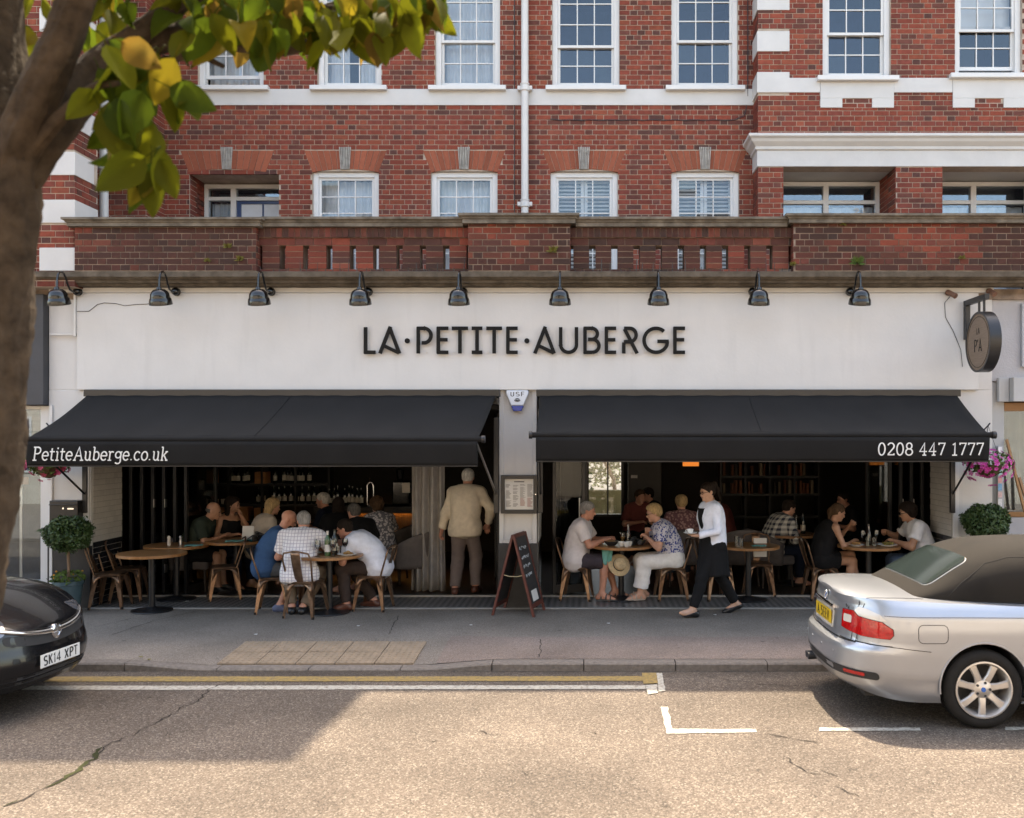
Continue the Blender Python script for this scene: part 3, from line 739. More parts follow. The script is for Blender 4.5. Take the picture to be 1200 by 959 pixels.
for (x0, x1) in ((SOLD[0][1], SOLD[1][0]), (SOLD[1][1], SOLD[2][0])):
    z1 = BZb + CO * .55; zs1 = az(288); zc = az(279.2); zt = az(268)
    W2.x([(x0 + i * .18 + .004, x0 + (i + 1) * .18 - .004, BZb, z1 - .006) for i in range(int((x1 - x0) / .18))], DBA, 1.0)
    npier = int(round((x1 - x0) / .297)); per = (x1 - x0) / npier; sw = .078
    for i in range(npier):
        a = x0 + i * per + sw / 2; bq = x0 + (i + 1) * per - sw / 2
        h = (zs1 - z1) / 4; dd = random.choice([.7, 1.1])
        W2.x([(a + .002, bq - .002, z1 + k * h + .005, z1 + (k + 1) * h - .006) for k in range(4)], DBA, dd, pri=1)
        core.box(a + .004, DBA, z1, bq - .004, DBA + .22, zs1)
    W2.x([(x0 + i * .235 + .005, min(x0 + (i + 1) * .235, x1) - .004, zs1 + .004, zc - .005) for i in range(int((x1 - x0) / .235) + 1) if x0 + i * .235 < x1 - .03], DBA - .004, .9)
    ns = int((x1 - x0) / .0755)
    W2.x([(x0 + i * (x1 - x0) / ns + .004, x0 + (i + 1) * (x1 - x0) / ns - .005, zc + .003, zt) for i in range(ns)], DBA - .035, 1.0)
    core.box(x0, DBA, BZb - .02, x1, DBA + .22, z1 - .003); core.box(x0, DBA, zs1, x1, DBA + .22, zc); core.box(x0, DBA - .033, zc, x1, DBA + .25, zt + .004)
core.build('core', M['mortar_old'], bal)
W2.build(bal, 300)
def coping(name, x0, x1, yf, z0, h, parent, ov=.07, ends=(1, 1), back=.42):
    m = MB(); pr = [(.0, 0), (.0, h * .42), (-.015, h * .46), (-.02, h * .6), (-.04, h * .7), (-.05, h * .74), (-.05, h)]
    n = len(pr); vs = []; rings = []
    e0 = 1 if ends[0] else 0; e1 = 1 if ends[1] else 0
    for (o, z) in pr:
        vs += [(x0 - e0 * (ov + -o), yf + back, z0 + z), (x0 - e0 * (ov - o), yf - ov + o, z0 + z), (x1 + e1 * (ov - o), yf - ov + o, z0 + z), (x1 + e1 * (ov - o), yf + back, z0 + z)]
    fs = [(i*4+a, i*4+a+1, i*4+a+5, i*4+a+4) for i in range(n - 1) for a in range(3)]
    fs.append(tuple((n - 1) * 4 + a for a in range(4))); fs.append((3, 2, 1, 0))
    m.add(vs, fs); o = recalc(m.build(name, M['stone_coping'], parent)); return o
coping('coping', SOLD[0][0], SOLD[0][1], DP, pz(265.5, DP - .05), .105, bal)
coping('coping', SOLD[1][0], SOLD[1][1], DP, pz(262, DP - .05), .12, bal)
coping('coping', SOLD[2][0], 8.2, DP, pz(261.5, DP - .05), .11, bal)
coping('coping', SOLD[0][1] + .075, SOLD[1][0] - .075, DBA - .03, az(267.5), .115, bal, ends=(0, 0))
coping('coping', SOLD[1][1] + .075, SOLD[2][0] - .075, DBA - .03, az(267.5), .115, bal, ends=(0, 0))
m = MB(); z0 = az(335.5); z1 = az(320); H = z1 - z0
pr = [(.15, 0), (.03, 0), (.0, .03), (-.03, .035), (-.045, .065), (-.07, .072), (-.10, .095), (-.11, .10), (-.11, H - .006), (-.10, H), (.45, H)]
x0, x1 = px(40, 12), 8.2; vs = []
for x in list(np.arange(x0, x1, .12)) + [x1]:
    j = random.uniform(-.002, .002)
    for (o, z) in pr: vs.append((x, 12.1 + o + j, z0 + z + j))
n = len(pr); k = len(vs) // n
fs = [(a*n+i, (a+1)*n+i, (a+1)*n+i+1, a*n+i+1) for a in range(k - 1) for i in range(n - 1)]
m.add(vs, fs); recalc(m.build('cornice', M['stone_brown'], bal))
for x0, x1 in ((300, 545), (668, 928)):
    x = x0 + 6
    while x < x1:
        s = MB(); X = px(x, 12.03); h = random.choice([.04, .05, .06, .12, .16]); s.tube([(X, 12.03, z1 - .002), (X + random.uniform(-.01, .01), 12.025, z1 + h)], [.006, .003], 5); s.build('spike', M['black_metal'], bal)
        x += random.uniform(6, 15)
t = MB(); t.box(-9.5, 12.32, 4.05, 9, 15.0, 4.185); t.build('terrace_floor', M['mortar_old'], bal)
M['weed'] = pm('dry_weed', (.16,.14,.035), .8, var=.4, scale=30)
M['weed_green'] = pm('green_weed', (.07,.11,.025), .8, var=.35, scale=30)
def weed(x, y, size, green, label):
    m = MB(); D = DP - .02; X, Z = px(x, D), pz(y, D)
    for i in range(70):
        a = random.uniform(0, 6.28); e = random.uniform(-.5, 1.2); L = size * random.uniform(.4, 1)
        d = Vector((math.cos(a), -abs(math.sin(a)) * .7, math.sin(e) + .25)).normalized() * L
        w = Vector((-d.z, .3 * d.x, d.x)).normalized() * size * .10; c = Vector((X, D, Z)) + d * .45
        m.add([Vector((X, D, Z)) + d * .1, c + w, Vector((X, D, Z)) + d, c - w], [(0, 1, 2, 3)])
    tag(m.build('wall_weed', M['weed_green'] if green else M['weed']), label, 'weed', 'weeds in the balustrade joints')
weed(267, 290, .08, 0, 'yellowed weed tuft on the left solid parapet panel, upper of the three')
weed(243, 306, .06, 0, 'tiny weed on the left solid parapet panel, furthest from the slots')
weed(281, 305, .08, 0, 'dry weed low beside the slotted part on the left solid parapet panel')
weed(648, 295, .10, 0, 'brown dried weed tuft on the middle parapet pier')
weed(1004, 309, .13, 1, 'bright green weed tuft low on the right solid parapet panel')
weed(1127, 303, .06, 0, 'tiny weed on the right solid parapet panel near the grey neighbour')
weed(988, 264, .06, 0, 'small dry weed just under the coping of the right parapet panel')
weed(929, 311, .07, 0, 'dry weed in the corner where the slotted part meets the right parapet panel')
# ------------------------------------------------------------------ stroke lettering (thick strokes as solid pieces)
def arc(cx, cy, rx, ry, a0, a1, n=14): return [(cx + rx * math.cos(R(a0 + (a1 - a0) * i / n)), cy + ry * math.sin(R(a0 + (a1 - a0) * i / n))) for i in range(n + 1)]
def H(a, b, y): return [(a, y), (b, y)]
GS = {   # slab letters: width, strokes
 'P': (.70, [[(.14,0),(.14,1)], [(.14,1),(.36,1)] + arc(.36,.75,.25,.25,90,-90) + [(.14,.5)], H(0,.32,0), H(0,.14,1)]),
 'e': (.60, [arc(.30,.33,.25,.33,0,318,20), H(.05,.55,.34)]),
 't': (.44, [[(.17,.92),(.17,.16)] + arc(.31,.14,.14,.14,180,300), H(0,.40,.66)]),
 'i': (.32, [[(.16,.66),(.16,0)], H(.02,.30,0), H(.03,.16,.66), [(.16,.86),(.16,.98)]]),
 'A': (.86, [[(.10,0),(.43,1),(.76,0)], H(.20,.66,.34), H(0,.24,0), H(.60,.88,0)]),
 'u': (.66, [[(.13,.66),(.13,.22)] + arc(.31,.22,.18,.22,180,350), [(.50,.66),(.50,0)], H(.02,.13,.66), H(.39,.50,.66), H(.50,.64,0)]),
 'b': (.62, [[(.12,1),(.12,0)], arc(.32,.33,.24,.33,150,-150,20), H(0,.12,1)]),
 'r': (.52, [[(.14,.66),(.14,0)], arc(.32,.44,.18,.22,180,45), H(.0,.30,0), H(.02,.14,.66)]),
 'g': (.60, [arc(.28,.42,.23,.24,0,360,20), [(.51,.66),(.51,-.08)] + arc(.28,-.08,.23,.18,0,-150), H(.51,.60,.64)]),
 '.': (.24, [[(.10,.0),(.10,.10)]]),
 'c': (.56, [arc(.30,.33,.25,.33,40,320,18)]), 'o': (.60, [arc(.30,.33,.25,.33,0,360,22)]),
 'k': (.64, [[(.13,1),(.13,0)], [(.50,.66),(.15,.28)], [(.27,.40),(.52,0)], H(0,.13,1), H(.02,.25,0), H(.42,.62,0), H(.38,.58,.66)]),
 '0': (.62, [arc(.30,.5,.24,.5,0,360,26)]), '8': (.62, [arc(.30,.75,.20,.25,0,360,20), arc(.30,.26,.25,.26,0,360,22)]),
 '2': (.62, [arc(.30,.74,.23,.26,165,-35) + [(.08,.04)], [(.07,.03),(.54,.03),(.54,.14)]]),
 '4': (.64, [[(.40,0),(.40,1),(.05,.30),(.58,.30)], H(.26,.54,0)]),
 '7': (.58, [[(.07,.84),(.07,.98),(.52,.98),(.22,0)]]), '1': (.50, [[(.10,.84),(.26,.98),(.26,0)], H(.08,.44,0)]), ' ': (.30, []),
}
GN = {   # plain sans
 'S': (.62, [arc(.31,.74,.23,.24,40,270) + arc(.31,.26,.25,.24,90,-140)]), 'K': (.66, [[(.1,0),(.1,1)], [(.55,1),(.12,.42)], [(.26,.58),(.58,0)]]),
 '1': (.34, [[(.04,.8),(.18,1),(.18,0)]]), '4': (.62, [[(.42,0),(.42,1),(.04,.28),(.58,.28)]]), ' ': (.35, []), 'X': (.66, [[(.06,0),(.58,1)], [(.06,1),(.58,0)]]),
 'P': (.60, [[(.1,0),(.1,1),(.32,1)] + arc(.32,.75,.22,.25,90,-90) + [(.1,.5)]]), 'T': (.60, [[(.3,0),(.3,1)], H(.02,.58,1)]), 'A': (.68, [[(.04,0),(.33,1),(.62,0)], H(.14,.52,.3)]),
 '5': (.60, [[(.52,1),(.12,1),(.10,.56)] + arc(.28,.32,.24,.30,120,-140)]), 'E': (.56, [[(.52,1),(.1,1),(.1,0),(.52,0)], H(.1,.46,.52)]), 'V': (.66, [[(.05,1),(.33,0),(.61,1)]]),
 'U': (.64, [[(.1,1),(.1,.28)] + arc(.31,.28,.21,.28,180,360) + [(.52,1)]]), 'F': (.54, [[(.52,1),(.1,1),(.1,0)], H(.1,.44,.52)]), 'L': (.5, [[(.1,1),(.1,0),(.46,0)]]),
 '2': (.6, [arc(.29,.74,.23,.26,165,-35) + [(.06,.02),(.56,.02)]]), '3': (.6, [arc(.28,.75,.22,.25,140,-90), arc(.28,.26,.25,.26,90,-140)]), "'": (.2, [[(.08,1),(.08,.8)]]), '0': (.6, [arc(.3,.5,.24,.5,0,360,24)]), 'C': (.62, [arc(.34,.5,.28,.5,50,310,18)]), 'd': (.58, [[(.48,1),(.48,0)], arc(.28,.3,.2,.3,0,360,18)]),
}
GL = {   # the shop's own letters
 'L': (.42, [[(.05,1),(.05,0)], H(.0,.42,.045)]), 'A': (.86, [[(.06,0),(.46,1.02)], [(.42,1.0),(.80,.0)], [(.20,.30),(.78,.02)]]),
 'P': (.58, [[(.05,1),(.05,0)], [(.0,.955),(.27,.955)] + arc(.27,.68,.26,.275,90,-90) + [(.18,.405)]]),
 'E': (.43, [[(.05,1),(.05,0)], H(.0,.43,.955), H(.0,.40,.52), H(.0,.43,.045), ]), 'T': (.60, [[(.30,1),(.30,0)], H(0,.60,.955)]),
 'I': (.40, [[(.20,1),(.20,0)], H(0,.40,.955), H(0,.40,.045)]), 'U': (.68, [[(.05,1),(.05,.33)] + arc(.34,.33,.29,.285,180,360,18) + [(.63,1)]]),
 'B': (.62, [[(.05,1),(.05,0)], [(.0,.955),(.30,.955)] + arc(.30,.745,.21,.21,90,-90) + [(.16,.535)], arc(.32,.29,.25,.245,90,-90) , H(0,.32,.045), [(.16,.535),(.32,.535)]]),
 'R': (.60, [[(.05,.42),(.05,0)], [(.06,.955),(.26,.955)] + arc(.28,.70,.24,.255,90,-90) + [(.05,.445)], [(.08,.93),(.56,.0)]]),
 'G': (1.0, [arc(.5,.5,.45,.455,48,335,30) + [(.93,.46)], H(.55,.98,.46)]),
}
_dep = [0]
def stroke(mb, pts, t, fmap, depth, closed=False):
    """a thick polyline with butt ends, in the plane given by fmap(x, z, depth)"""
    P = [Vector(p) for p in pts]
    if (P[0] - P[-1]).length < 1e-5: closed = True; P = P[:-1]
    n = len(P); Lf = []; Rt = []
    for i in range(n):
        d0 = (P[i] - P[i - 1]) if (closed or i > 0) else (P[1] - P[0]); d1 = (P[(i + 1) % n] - P[i]) if (closed or i < n - 1) else (P[-1] - P[-2])
        d0 = d0.normalized(); d1 = d1.normalized(); n0 = Vector((-d0.y, d0.x)); n1 = Vector((-d1.y, d1.x)); m = n0 + n1
        if m.length < .2: m = n0
        m.normalize(); s = min(1.3, 1 / max(.3, m.dot(n0)))
        Lf.append(P[i] + m * t / 2 * s); Rt.append(P[i] - m * t / 2 * s)
    _dep[0] = (_dep[0] + 1) % 7; e = _dep[0] * .00035
    vs = []
    for i in range(n): vs += [fmap(*Lf[i], depth + e), fmap(*Rt[i], depth + e), fmap(*Rt[i], 0), fmap(*Lf[i], 0)]
    fs = []
    for i in range(n if closed else n - 1):
        j = (i + 1) % n
        for a in range(4): b = (a + 1) % 4; fs.append((i*4+a, j*4+a, j*4+b, i*4+b))
    if not closed: fs += [(0, 1, 2, 3), ((n-1)*4+3, (n-1)*4+2, (n-1)*4+1, (n-1)*4)]
    mb.add(vs, fs)
def text_width(G, s, sp): return sum(G[c][0] + sp for c in s) - sp
def write(mb, G, s, t, fmap, depth, sp=.08):
    x = 0
    for c in s:
        w, st = G[c]
        for p in st: stroke(mb, [(x + a, b) for a, b in p], t, fmap, depth)
        x += w + sp
    return mb
def lettering(name, mat, parent, G, s, t, x0, x1, zb, h, y, depth=.003, shear=0, sp=.08, per=False, bulge=None):
    W_ = text_width(G, s, sp); k = (x1 - x0) / W_
    fm = lambda a, b, d: (x0 + (a + b * shear) * k, (y if bulge is None else bulge(zb + b * h)) - d, zb + b * h)
    m = MB(); write(m, G, s, t, fm, depth, sp); return recalc(m.build(name, mat, parent))

# ------------------------------------------------------------------ white shopfront
M['render'] = pm('white_render', (.585,.572,.556), .7, var=.04, scale=1.6, bump=.15, bscale=25)
n_, l_, b_ = nodes_of(M['render'])
tc = n_.new('ShaderNodeTexCoord'); mp = n_.new('ShaderNodeMapping'); mp.inputs['Scale'].default_value = (5, 5, .5); l_.new(tc.outputs['Object'], mp.inputs[0])
nz = n_.new('ShaderNodeTexNoise'); nz.inputs['Scale'].default_value = 1.5; nz.inputs['Detail'].default_value = 7; l_.new(mp.outputs[0], nz.inputs[0])
mr = n_.new('ShaderNodeMapRange'); mr.inputs[1].default_value = .56; mr.inputs[2].default_value = .74; mr.inputs[3].default_value = 1; mr.inputs[4].default_value = .95; l_.new(nz.outputs[0], mr.inputs[0])
src = b_.inputs['Base Color'].links[0].from_socket
mx = n_.new('ShaderNodeMix'); mx.data_type = 'RGBA'; mx.blend_type = 'MULTIPLY'; mx.inputs[0].default_value = 1; l_.new(src, mx.inputs[6]); l_.new(mr.outputs[0], mx.inputs[7]); l_.new(mx.outputs[2], b_.inputs['Base Color'])
M['dado'] = pm('slate_painted_dado', (.022,.023,.026), .45, var=.25, scale=9)
DF = 12.27
shop = thing('restaurant_front', 'wide white rendered restaurant front with a centre pilaster', 'shop front', (0, 12.3, 0), world=True)
fz0, fz1 = pz(457, DF), pz(336, DF)
f = MB(); f.box(px(90, DF), DF, fz0, px(1147, DF), 12.6, pz(343.5, DF)); f.build('fascia', M['render'], shop, bevel=.006)
f = MB(); f.box(px(58, DF), DF - .02, pz(343.3, DF), px(1164, DF), 12.6, fz1 + .05); f.build('fascia_rail', M['render'], shop, bevel=.008)
PLX0, PLX1 = px(57, 12.33), -6.54; PRX0, PRX1 = 4.785, px(1163, 12.33)
for nm, a, b in (('pier', PLX0, PLX1), ('pier', PRX0, PRX1)):
    f = MB(); dz = pz(640, 12.33)
    f.box(a, 12.33, dz, b, 13.16, fz0); f.box(a, 12.334, fz0, b, 12.7, fz1 - .1); f.build(nm, M['render'], shop, bevel=.008)
    f = MB(); f.box(a - .008, 12.31, 0, b, 13.16, dz - .002); f.build('dado', M['dado'], shop, bevel=.006)
f = MB(); f.box(px(97, 12.3), 12.3, pz(612, 12.3), px(104, 12.3), 12.329, fz0 - .01); f.build('pier_moulding', M['paint_white'], shop, bevel=.006)
f = MB(); f.box(px(1117, 12.3), 12.3, .2, px(1124, 12.3), 12.329, fz0 - .01); f.build('pier_moulding', M['paint_white'], shop, bevel=.006)
f = MB(); f.box(px(57.5, 12.3), 12.3, .3, px(61, 12.3), 12.328, fz0 - .2); f.build('pier_moulding', M['paint_white'], shop, bevel=.006)
f = MB(); f.box(px(56, 12.25), 12.28, pz(393, 12.3), px(88, 12.25), 12.3, pz(391, 12.3)); f.box(px(86, 12.25), 12.25, pz(395, 12.3), px(88.5, 12.25), 12.28, pz(345, 12.3)); f.build('conduit', M['pipe_white'], shop, bevel=.003)
QX0, QX1 = px(585, 12.33), px(629, 12.33); qz = pz(637, 12.33)
f = MB(); f.box(QX0, 12.36, qz, QX1, 13.16, fz0); f.box(QX0, 12.33, qz, QX0 + .06, 12.36, fz0); f.box(QX1 - .06, 12.33, qz, QX1, 12.36, fz0)
f.box(QX0 + .06, 12.332, qz, QX1 - .06, 12.36, qz + .05); f.build('pilaster', M['render'], shop, bevel=.005)
f = MB(); f.box(QX0 - .01, 12.31, 0, QX1 + .01, 13.16, qz - .002); f.build('dado', M['dado'], shop, bevel=.006)
f = MB()
for a, b in ((PLX1, QX0), (QX1, PRX0)): f.box(a, 12.6, 2.62, b, 13.2, 3.0)
f.build('head_beam', M['dark_grey'], shop)
M['tile_white'] = pm('cream_wall_tile', (.56,.53,.49), .3, attr='col', var=.05, scale=20)
M['tile_black'] = pm('black_wall_tile', (.02,.02,.022), .2, var=.2, scale=20)
M['grout'] = pm('pale_grout', (.36,.34,.31), .9, var=.1)
def jamb(xf, side, y0, y1, zlo, zsplit, zhi):
    gpan = MB(); x0, x1 = (xf, xf + .004) if side > 0 else (xf - .004, xf); gpan.box(x0, y0, zlo, x1, y1, zhi); gpan.build('jamb_grout', M['grout'], shop)
    a = MB(); b = MB(); h = .075; k = 0; z = zlo
    while z < zhi - .02:
        y = y0 - (.0 if k % 2 else .075)
        while y < y1 - .01:
            ya, yb = max(y, y0) + .003, min(y + .15, y1) - .003
            if yb - ya > .015:
                t = .009; X0, X1 = (xf + .0045, xf + t) if side > 0 else (xf - t, xf - .0045)
                j = random.uniform(.93, 1.05); tgt = a if z > zsplit - .03 else b
                tgt.box(X0, ya, z + .003, X1, yb, min(z + h, zhi) - .003, (.56 * j, .53 * j, .49 * j))
            y += .15
        z += h; k += 1
    o = a.build('jamb_tiles', M['tile_white'], shop); o['kind'] = 'stuff'
    if b.v: o = b.build('jamb_tiles', M['tile_black'], shop); o['kind'] = 'stuff'
jamb(PLX1, 1, 12.37, 13.14, .03, pz(630, 12.7), 2.6)
jamb(PRX0, -1, 12.37, 13.14, .03, .9, 2.6)
jamb(QX1 + .011, 1, 12.37, 13.14, .03, pz(636, 12.4), 2.6)

yd = DB + .8
lettering('house_number', M['paint_white'], house, GN, '23', .16, px(1001, yd), px(1013, yd), pz(251, yd), .085, yd - .001, .006, sp=.14)
M['letter'] = pm('dark_raised_letter', (.008,.008,.008), .5, var=.1, spec=.15)
sign = thing('name_sign', 'raised dark lettering reading LA PETITE AUBERGE on the white fascia', 'sign', (px(615, DF), DF, pz(400, DF)), world=True)
NX = [('L',427.7,441),('A',444.3,470.7),('P',489.3,507.3),('E',512.7,526),('T',530,549),('I',553.3,565.7),('T',570.3,588.7),('E',594,607),('A',625.2,651.5),('U',655.6,677.2),('B',684,703.5),('E',709,722),('R',729.3,747.7),('G',753,784),('E',789,802.4)]
zb, zt = pz(414.8, DF), pz(384, DF)
for c, a, b in NX:
    w, st = GL[c]; x0, x1 = px(a, DF), px(b, DF); k = (x1 - x0) / w; hh = zt - zb; m = MB()
    for p in st: stroke(m, [(x0 + q[0] * k, zb + q[1] * hh) for q in p], .046, lambda u, v, d: (u, DF - .03 - d, v), .022)
    recalc(m.build('letter', M['letter'], sign))
for d in (478, 617.7):
    m = MB(); m.lathe([(.0, -.05), (.034, -.05), (.034, -.03), (0, -.03)], 18, M=Matrix.Translation((px(d, DF), DF, pz(400, DF))) @ Matrix.Rotation(R(-90), 4, 'X')); recalc(m.build('dot', M['letter'], sign, smooth=40))
pn = MB()
for c, a, b in NX:
    for fx in (.1, .6): X = px(a + (b - a) * fx, DF); pn.tube([(X, DF - .031, zb + .02), (X, DF, zb + .02)], .006, 6)
pn.build('standoff_pins', M['steel'], sign)

# ------------------------------------------------------------------ awnings
M['canvas'] = pm('charcoal_awning_canvas', (.0125,.0120,.0120), .85, var=.14, scale=2.2, bump=.25, bscale=250)
M['white_print'] = pm('white_awning_print', (.75,.75,.74), .7, var=.04)
def awning(X0, X1, T0, T1, D, ybar, ybot, text, tx0, tx1, tyb, tyh, shear, label, armL, armR):
    zt = pz(463, 12.1); zbar = pz(ybar, D); zbot = pz(ybot, D)
    t = thing('shop_awning', label, 'awning', ((X0 + X1) / 2, 12.2, zt), world=True, group='charcoal awnings of the restaurant')
    c = MB()
    def fab(u, v):
        X = (T0 + (T1 - T0) * u) * (1 - v) + (X0 + (X1 - X0) * u) * v
        sag = .035 * math.sin(math.pi * v) * (.7 + .3 * math.sin(u * 9 + 1)) + .006 * math.sin(u * 60) * v + .009 * math.sin(u * 23 + v * 5) * v * (1 - v) + .004 * math.sin(u * 91 - v * 7) * (1 - v)
        return (X, 12.12 + (D + .02 - 12.12) * v, zt + (zbar + .03 - zt) * v - sag)
    c.grid(fab, 60, 14); c.build('canopy', M['canvas'], t, smooth=180, solid=.004)
    for k in (2,):
        q = MB(); q.tube([Vector(fab(k / 4 + .012 * (k % 2), v / 14)) + Vector((0, -.002, .004)) for v in range(15)], .0045, 5); q.build('canvas_seam', M['canvas'], t, smooth=60)
    val = lambda z: D - .022 + .03 * ((zbar - z) / (zbar - zbot)) ** 2
    c = MB(); c.grid(lambda u, v: (X0 + (X1 - X0) * u, val(zbar - .005 + (zbot - zbar) * v) + .007 * math.sin(u * 33 + .6 * math.sin(u * 11)) * v, zbar - .005 + (zbot - zbar + .005) * v), 80, 6); c.build('valance', M['canvas'], t, smooth=180, solid=.003)
    c = MB(); c.tube([(X0 + .01, D + .006, zbot + .006), (X1 - .01, D + .006, zbot + .006)], .008, 6); c.build('valance_hem', M['black_metal'], t, smooth=60)
    c = MB(); c.tube([(X0 - .05, D + .012, zbar + .02), (X1 + .05, D + .012, zbar + .02)], .034, 12); c.build('front_bar', M['canvas'], t, smooth=50)
    for xe in (X0 - .062, X1 + .062):
        e = MB(); e.tube([(xe - .02, D + .012, zbar + .02), (xe + .02, D + .012, zbar + .02)], .045, 12); e.build('end_cap', M['black_metal'], t, smooth=50)
    c = MB(); c.box(T0 - .05, 12.10, zt - .02, T1 + .05, 12.262, fz0 - .004); c.box(T0 - .02, 12.2, zt - .12, T1 + .02, 12.55, zt - .03); c.tube([(T0, 12.16, zt - .03), (T1, 12.16, zt - .03)], .05, 10); c.build('roller_box', M['black_metal'], t, bevel=.006)
    for xa, za in ((armL, 1.5), (armR, 1.5)):
        a = MB(); xb = X0 + .03 if xa == armL else X1 - .03
        a.tube([(xa, 12.28, za), (xb, D + .02, zbar)], .014, 8); a.build('arm', M['steel'] if xa == armR and X0 < -3 else M['black_metal'], t, smooth=60)
        p = MB(); p.box(xa - .03, 12.27, za - .25, xa + .03, 12.328, 2.5); p.build('arm_rail', M['black_metal'], t, bevel=.005)
    lettering('lettering', M['white_print'], t, GS, text, .10, px(tx0, D), px(tx1, D), pz(tyb, D), tyh / FPX * D, D, .004, shear, .07, bulge=lambda z: val(max(zbot, min(zbar, z))) - .006)
    return t
awning(px(31, 10.8), px(560, 10.8), px(103, 12.12), px(581, 12.12), 10.8, 517, 547, 'PetiteAuberge.co.uk', 39, 197, 539.5, 15.2, .20, 'charcoal fabric awning printed PetiteAuberge.co.uk', px(100, 12.3), px(581.5, 12.3))
awning(px(628, 10.9), px(1159, 10.9), px(633, 12.12), px(1121, 12.12), 10.9, 512, 541.5, '0208 447 1777', 1028, 1152, 533.5, 14.2, 0, 'charcoal fabric awning printed with the phone number 0208 447 1777', px(633.5, 12.3), px(1116, 12.3))

# ------------------------------------------------------------------ swan-neck lamps over the fascia
def lamp(xp, label):
    D = 11.74; X = px(xp, D); Zt = pz(341, D)
    t = thing('swan_neck_lamp', label, 'wall lamp', (X, 12.25, pz(345, 12.25)), world=True, group='swan-neck lamps along the fascia')
    b = MB(); b.ball((X, 12.215, pz(342, 12.22)), .052, 14, 10); b.lathe([(.055, 0), (.055, .015), (.03, .02)], 14, M=Matrix.Translation((X, 12.25, pz(342, 12.22))) @ Matrix.Rotation(R(90), 4, 'X')); b.build('wall_boss', M['black_gloss'], t, smooth=60)
    pts = [(12.2, pz(342, 12.2))]
    P0 = Vector((12.18, pz(342, 12.18))); P = [(12.22, P0.y), (12.12, P0.y - .012), (12.04, P0.y + .01), (11.985, P0.y + .075), (11.95, P0.y + .14), (11.91, P0.y + .185), (11.86, P0.y + .203), (11.81, P0.y + .19), (11.775, P0.y + .15), (11.76, P0.y + .09), (11.752, Zt)]
    n = MB(); n.tube([(X, a, b) for a, b in P], .0125, 8); n.build('neck', M['black_gloss'], t, smooth=60)
    Mx = Matrix.Translation((X, 11.752, Zt + .01)) @ Matrix.Rotation(R(16), 4, 'X')
    prof = [(.016, .045), (.026, .04), (.032, .015), (.066, .006), (.094, -.016), (.112, -.05), (.119, -.085), (.120, -.1), (.127, -.105), (.135, -.13), (.139, -.16), (.140, -.18), (.132, -.18), (.12, -.13), (.10, -.08), (.08, -.03), (.0, -.01)]
    s = MB(); s.lathe(prof, 24, M=Mx); s.build('shade', M['black_gloss'], t, smooth=60)
    q = MB(); q.ball(Mx @ Vector((0, 0, -.13)), (.035, .035, .045), 12, 8); q.build('bulb', M['glass_clear'], t, smooth=180)
near = ['above the boxed conduit at the left end of the fascia', 'above the left part of the awning with the web address', 'over the awning with the web address, second before the lettering', 'just before the letter L of the fascia lettering',
        'above the letters TI of the fascia lettering', 'above the letter A of AUBERGE on the fascia', 'above the letter G of the fascia lettering', 'first one past the end of the fascia lettering towards the round sign', 'closest to the round hanging sign']
for xp, w in zip([66, 186, 302, 421, 537, 656, 772, 890, 1009], near): lamp(xp, 'black swan-neck lamp ' + w)
c = MB(); c.tube([(px(x, 12.26), 12.262, pz(y, 12.26)) for x, y in [(90,365),(104,365),(114,357),(122,355),(136,356),(146,358.5),(158,357),(172,356.5),(180,354)]], .004, 5)
tag(c.build('lamp_cable', M['dark_grey'], smooth=60), 'thin loose cable drooping across the white fascia between the first lamps', 'cable')
M['copper'] = pm('brown_spot_metal', (.20,.10,.065), .5, metal=.4, var=.2, scale=20)
for xp, yp, lb, dx in ((1112, 343, 'small brown spotlight on the fascia right of the lamps, aimed down', .06), (1160, 341, 'small brown spotlight tucked behind the round sign bracket', .03)):
    t = thing('spotlight', lb, 'spotlight', (px(xp, 12.2), 12.25, pz(yp, 12.2)), world=True, group='small brown spotlights on the fascia')
    X, Z = px(xp, 12.2), pz(yp, 12.2)
    b = MB(); b.ball((X, 12.225, Z), .04, 10, 8); b.build('mount', M['copper'], t, smooth=60)
    b = MB(); b.tube([(X, 12.2, Z), (X + dx, 12.12, Z - .06)], [.032, .036], 12); b.build('spot_head', M['copper'], t, smooth=50)
c = MB(); c.tube([(px(x, 12.26), 12.262, pz(y, 12.26)) for x, y in [(1114,347),(1107,355),(1108,372),(1117,388),(1126,410),(1128,430)]], .004, 5)
tag(c.build('spot_cable', M['dark_grey'], smooth=60), 'thin cable hanging down the fascia below the brown spotlight', 'cable')

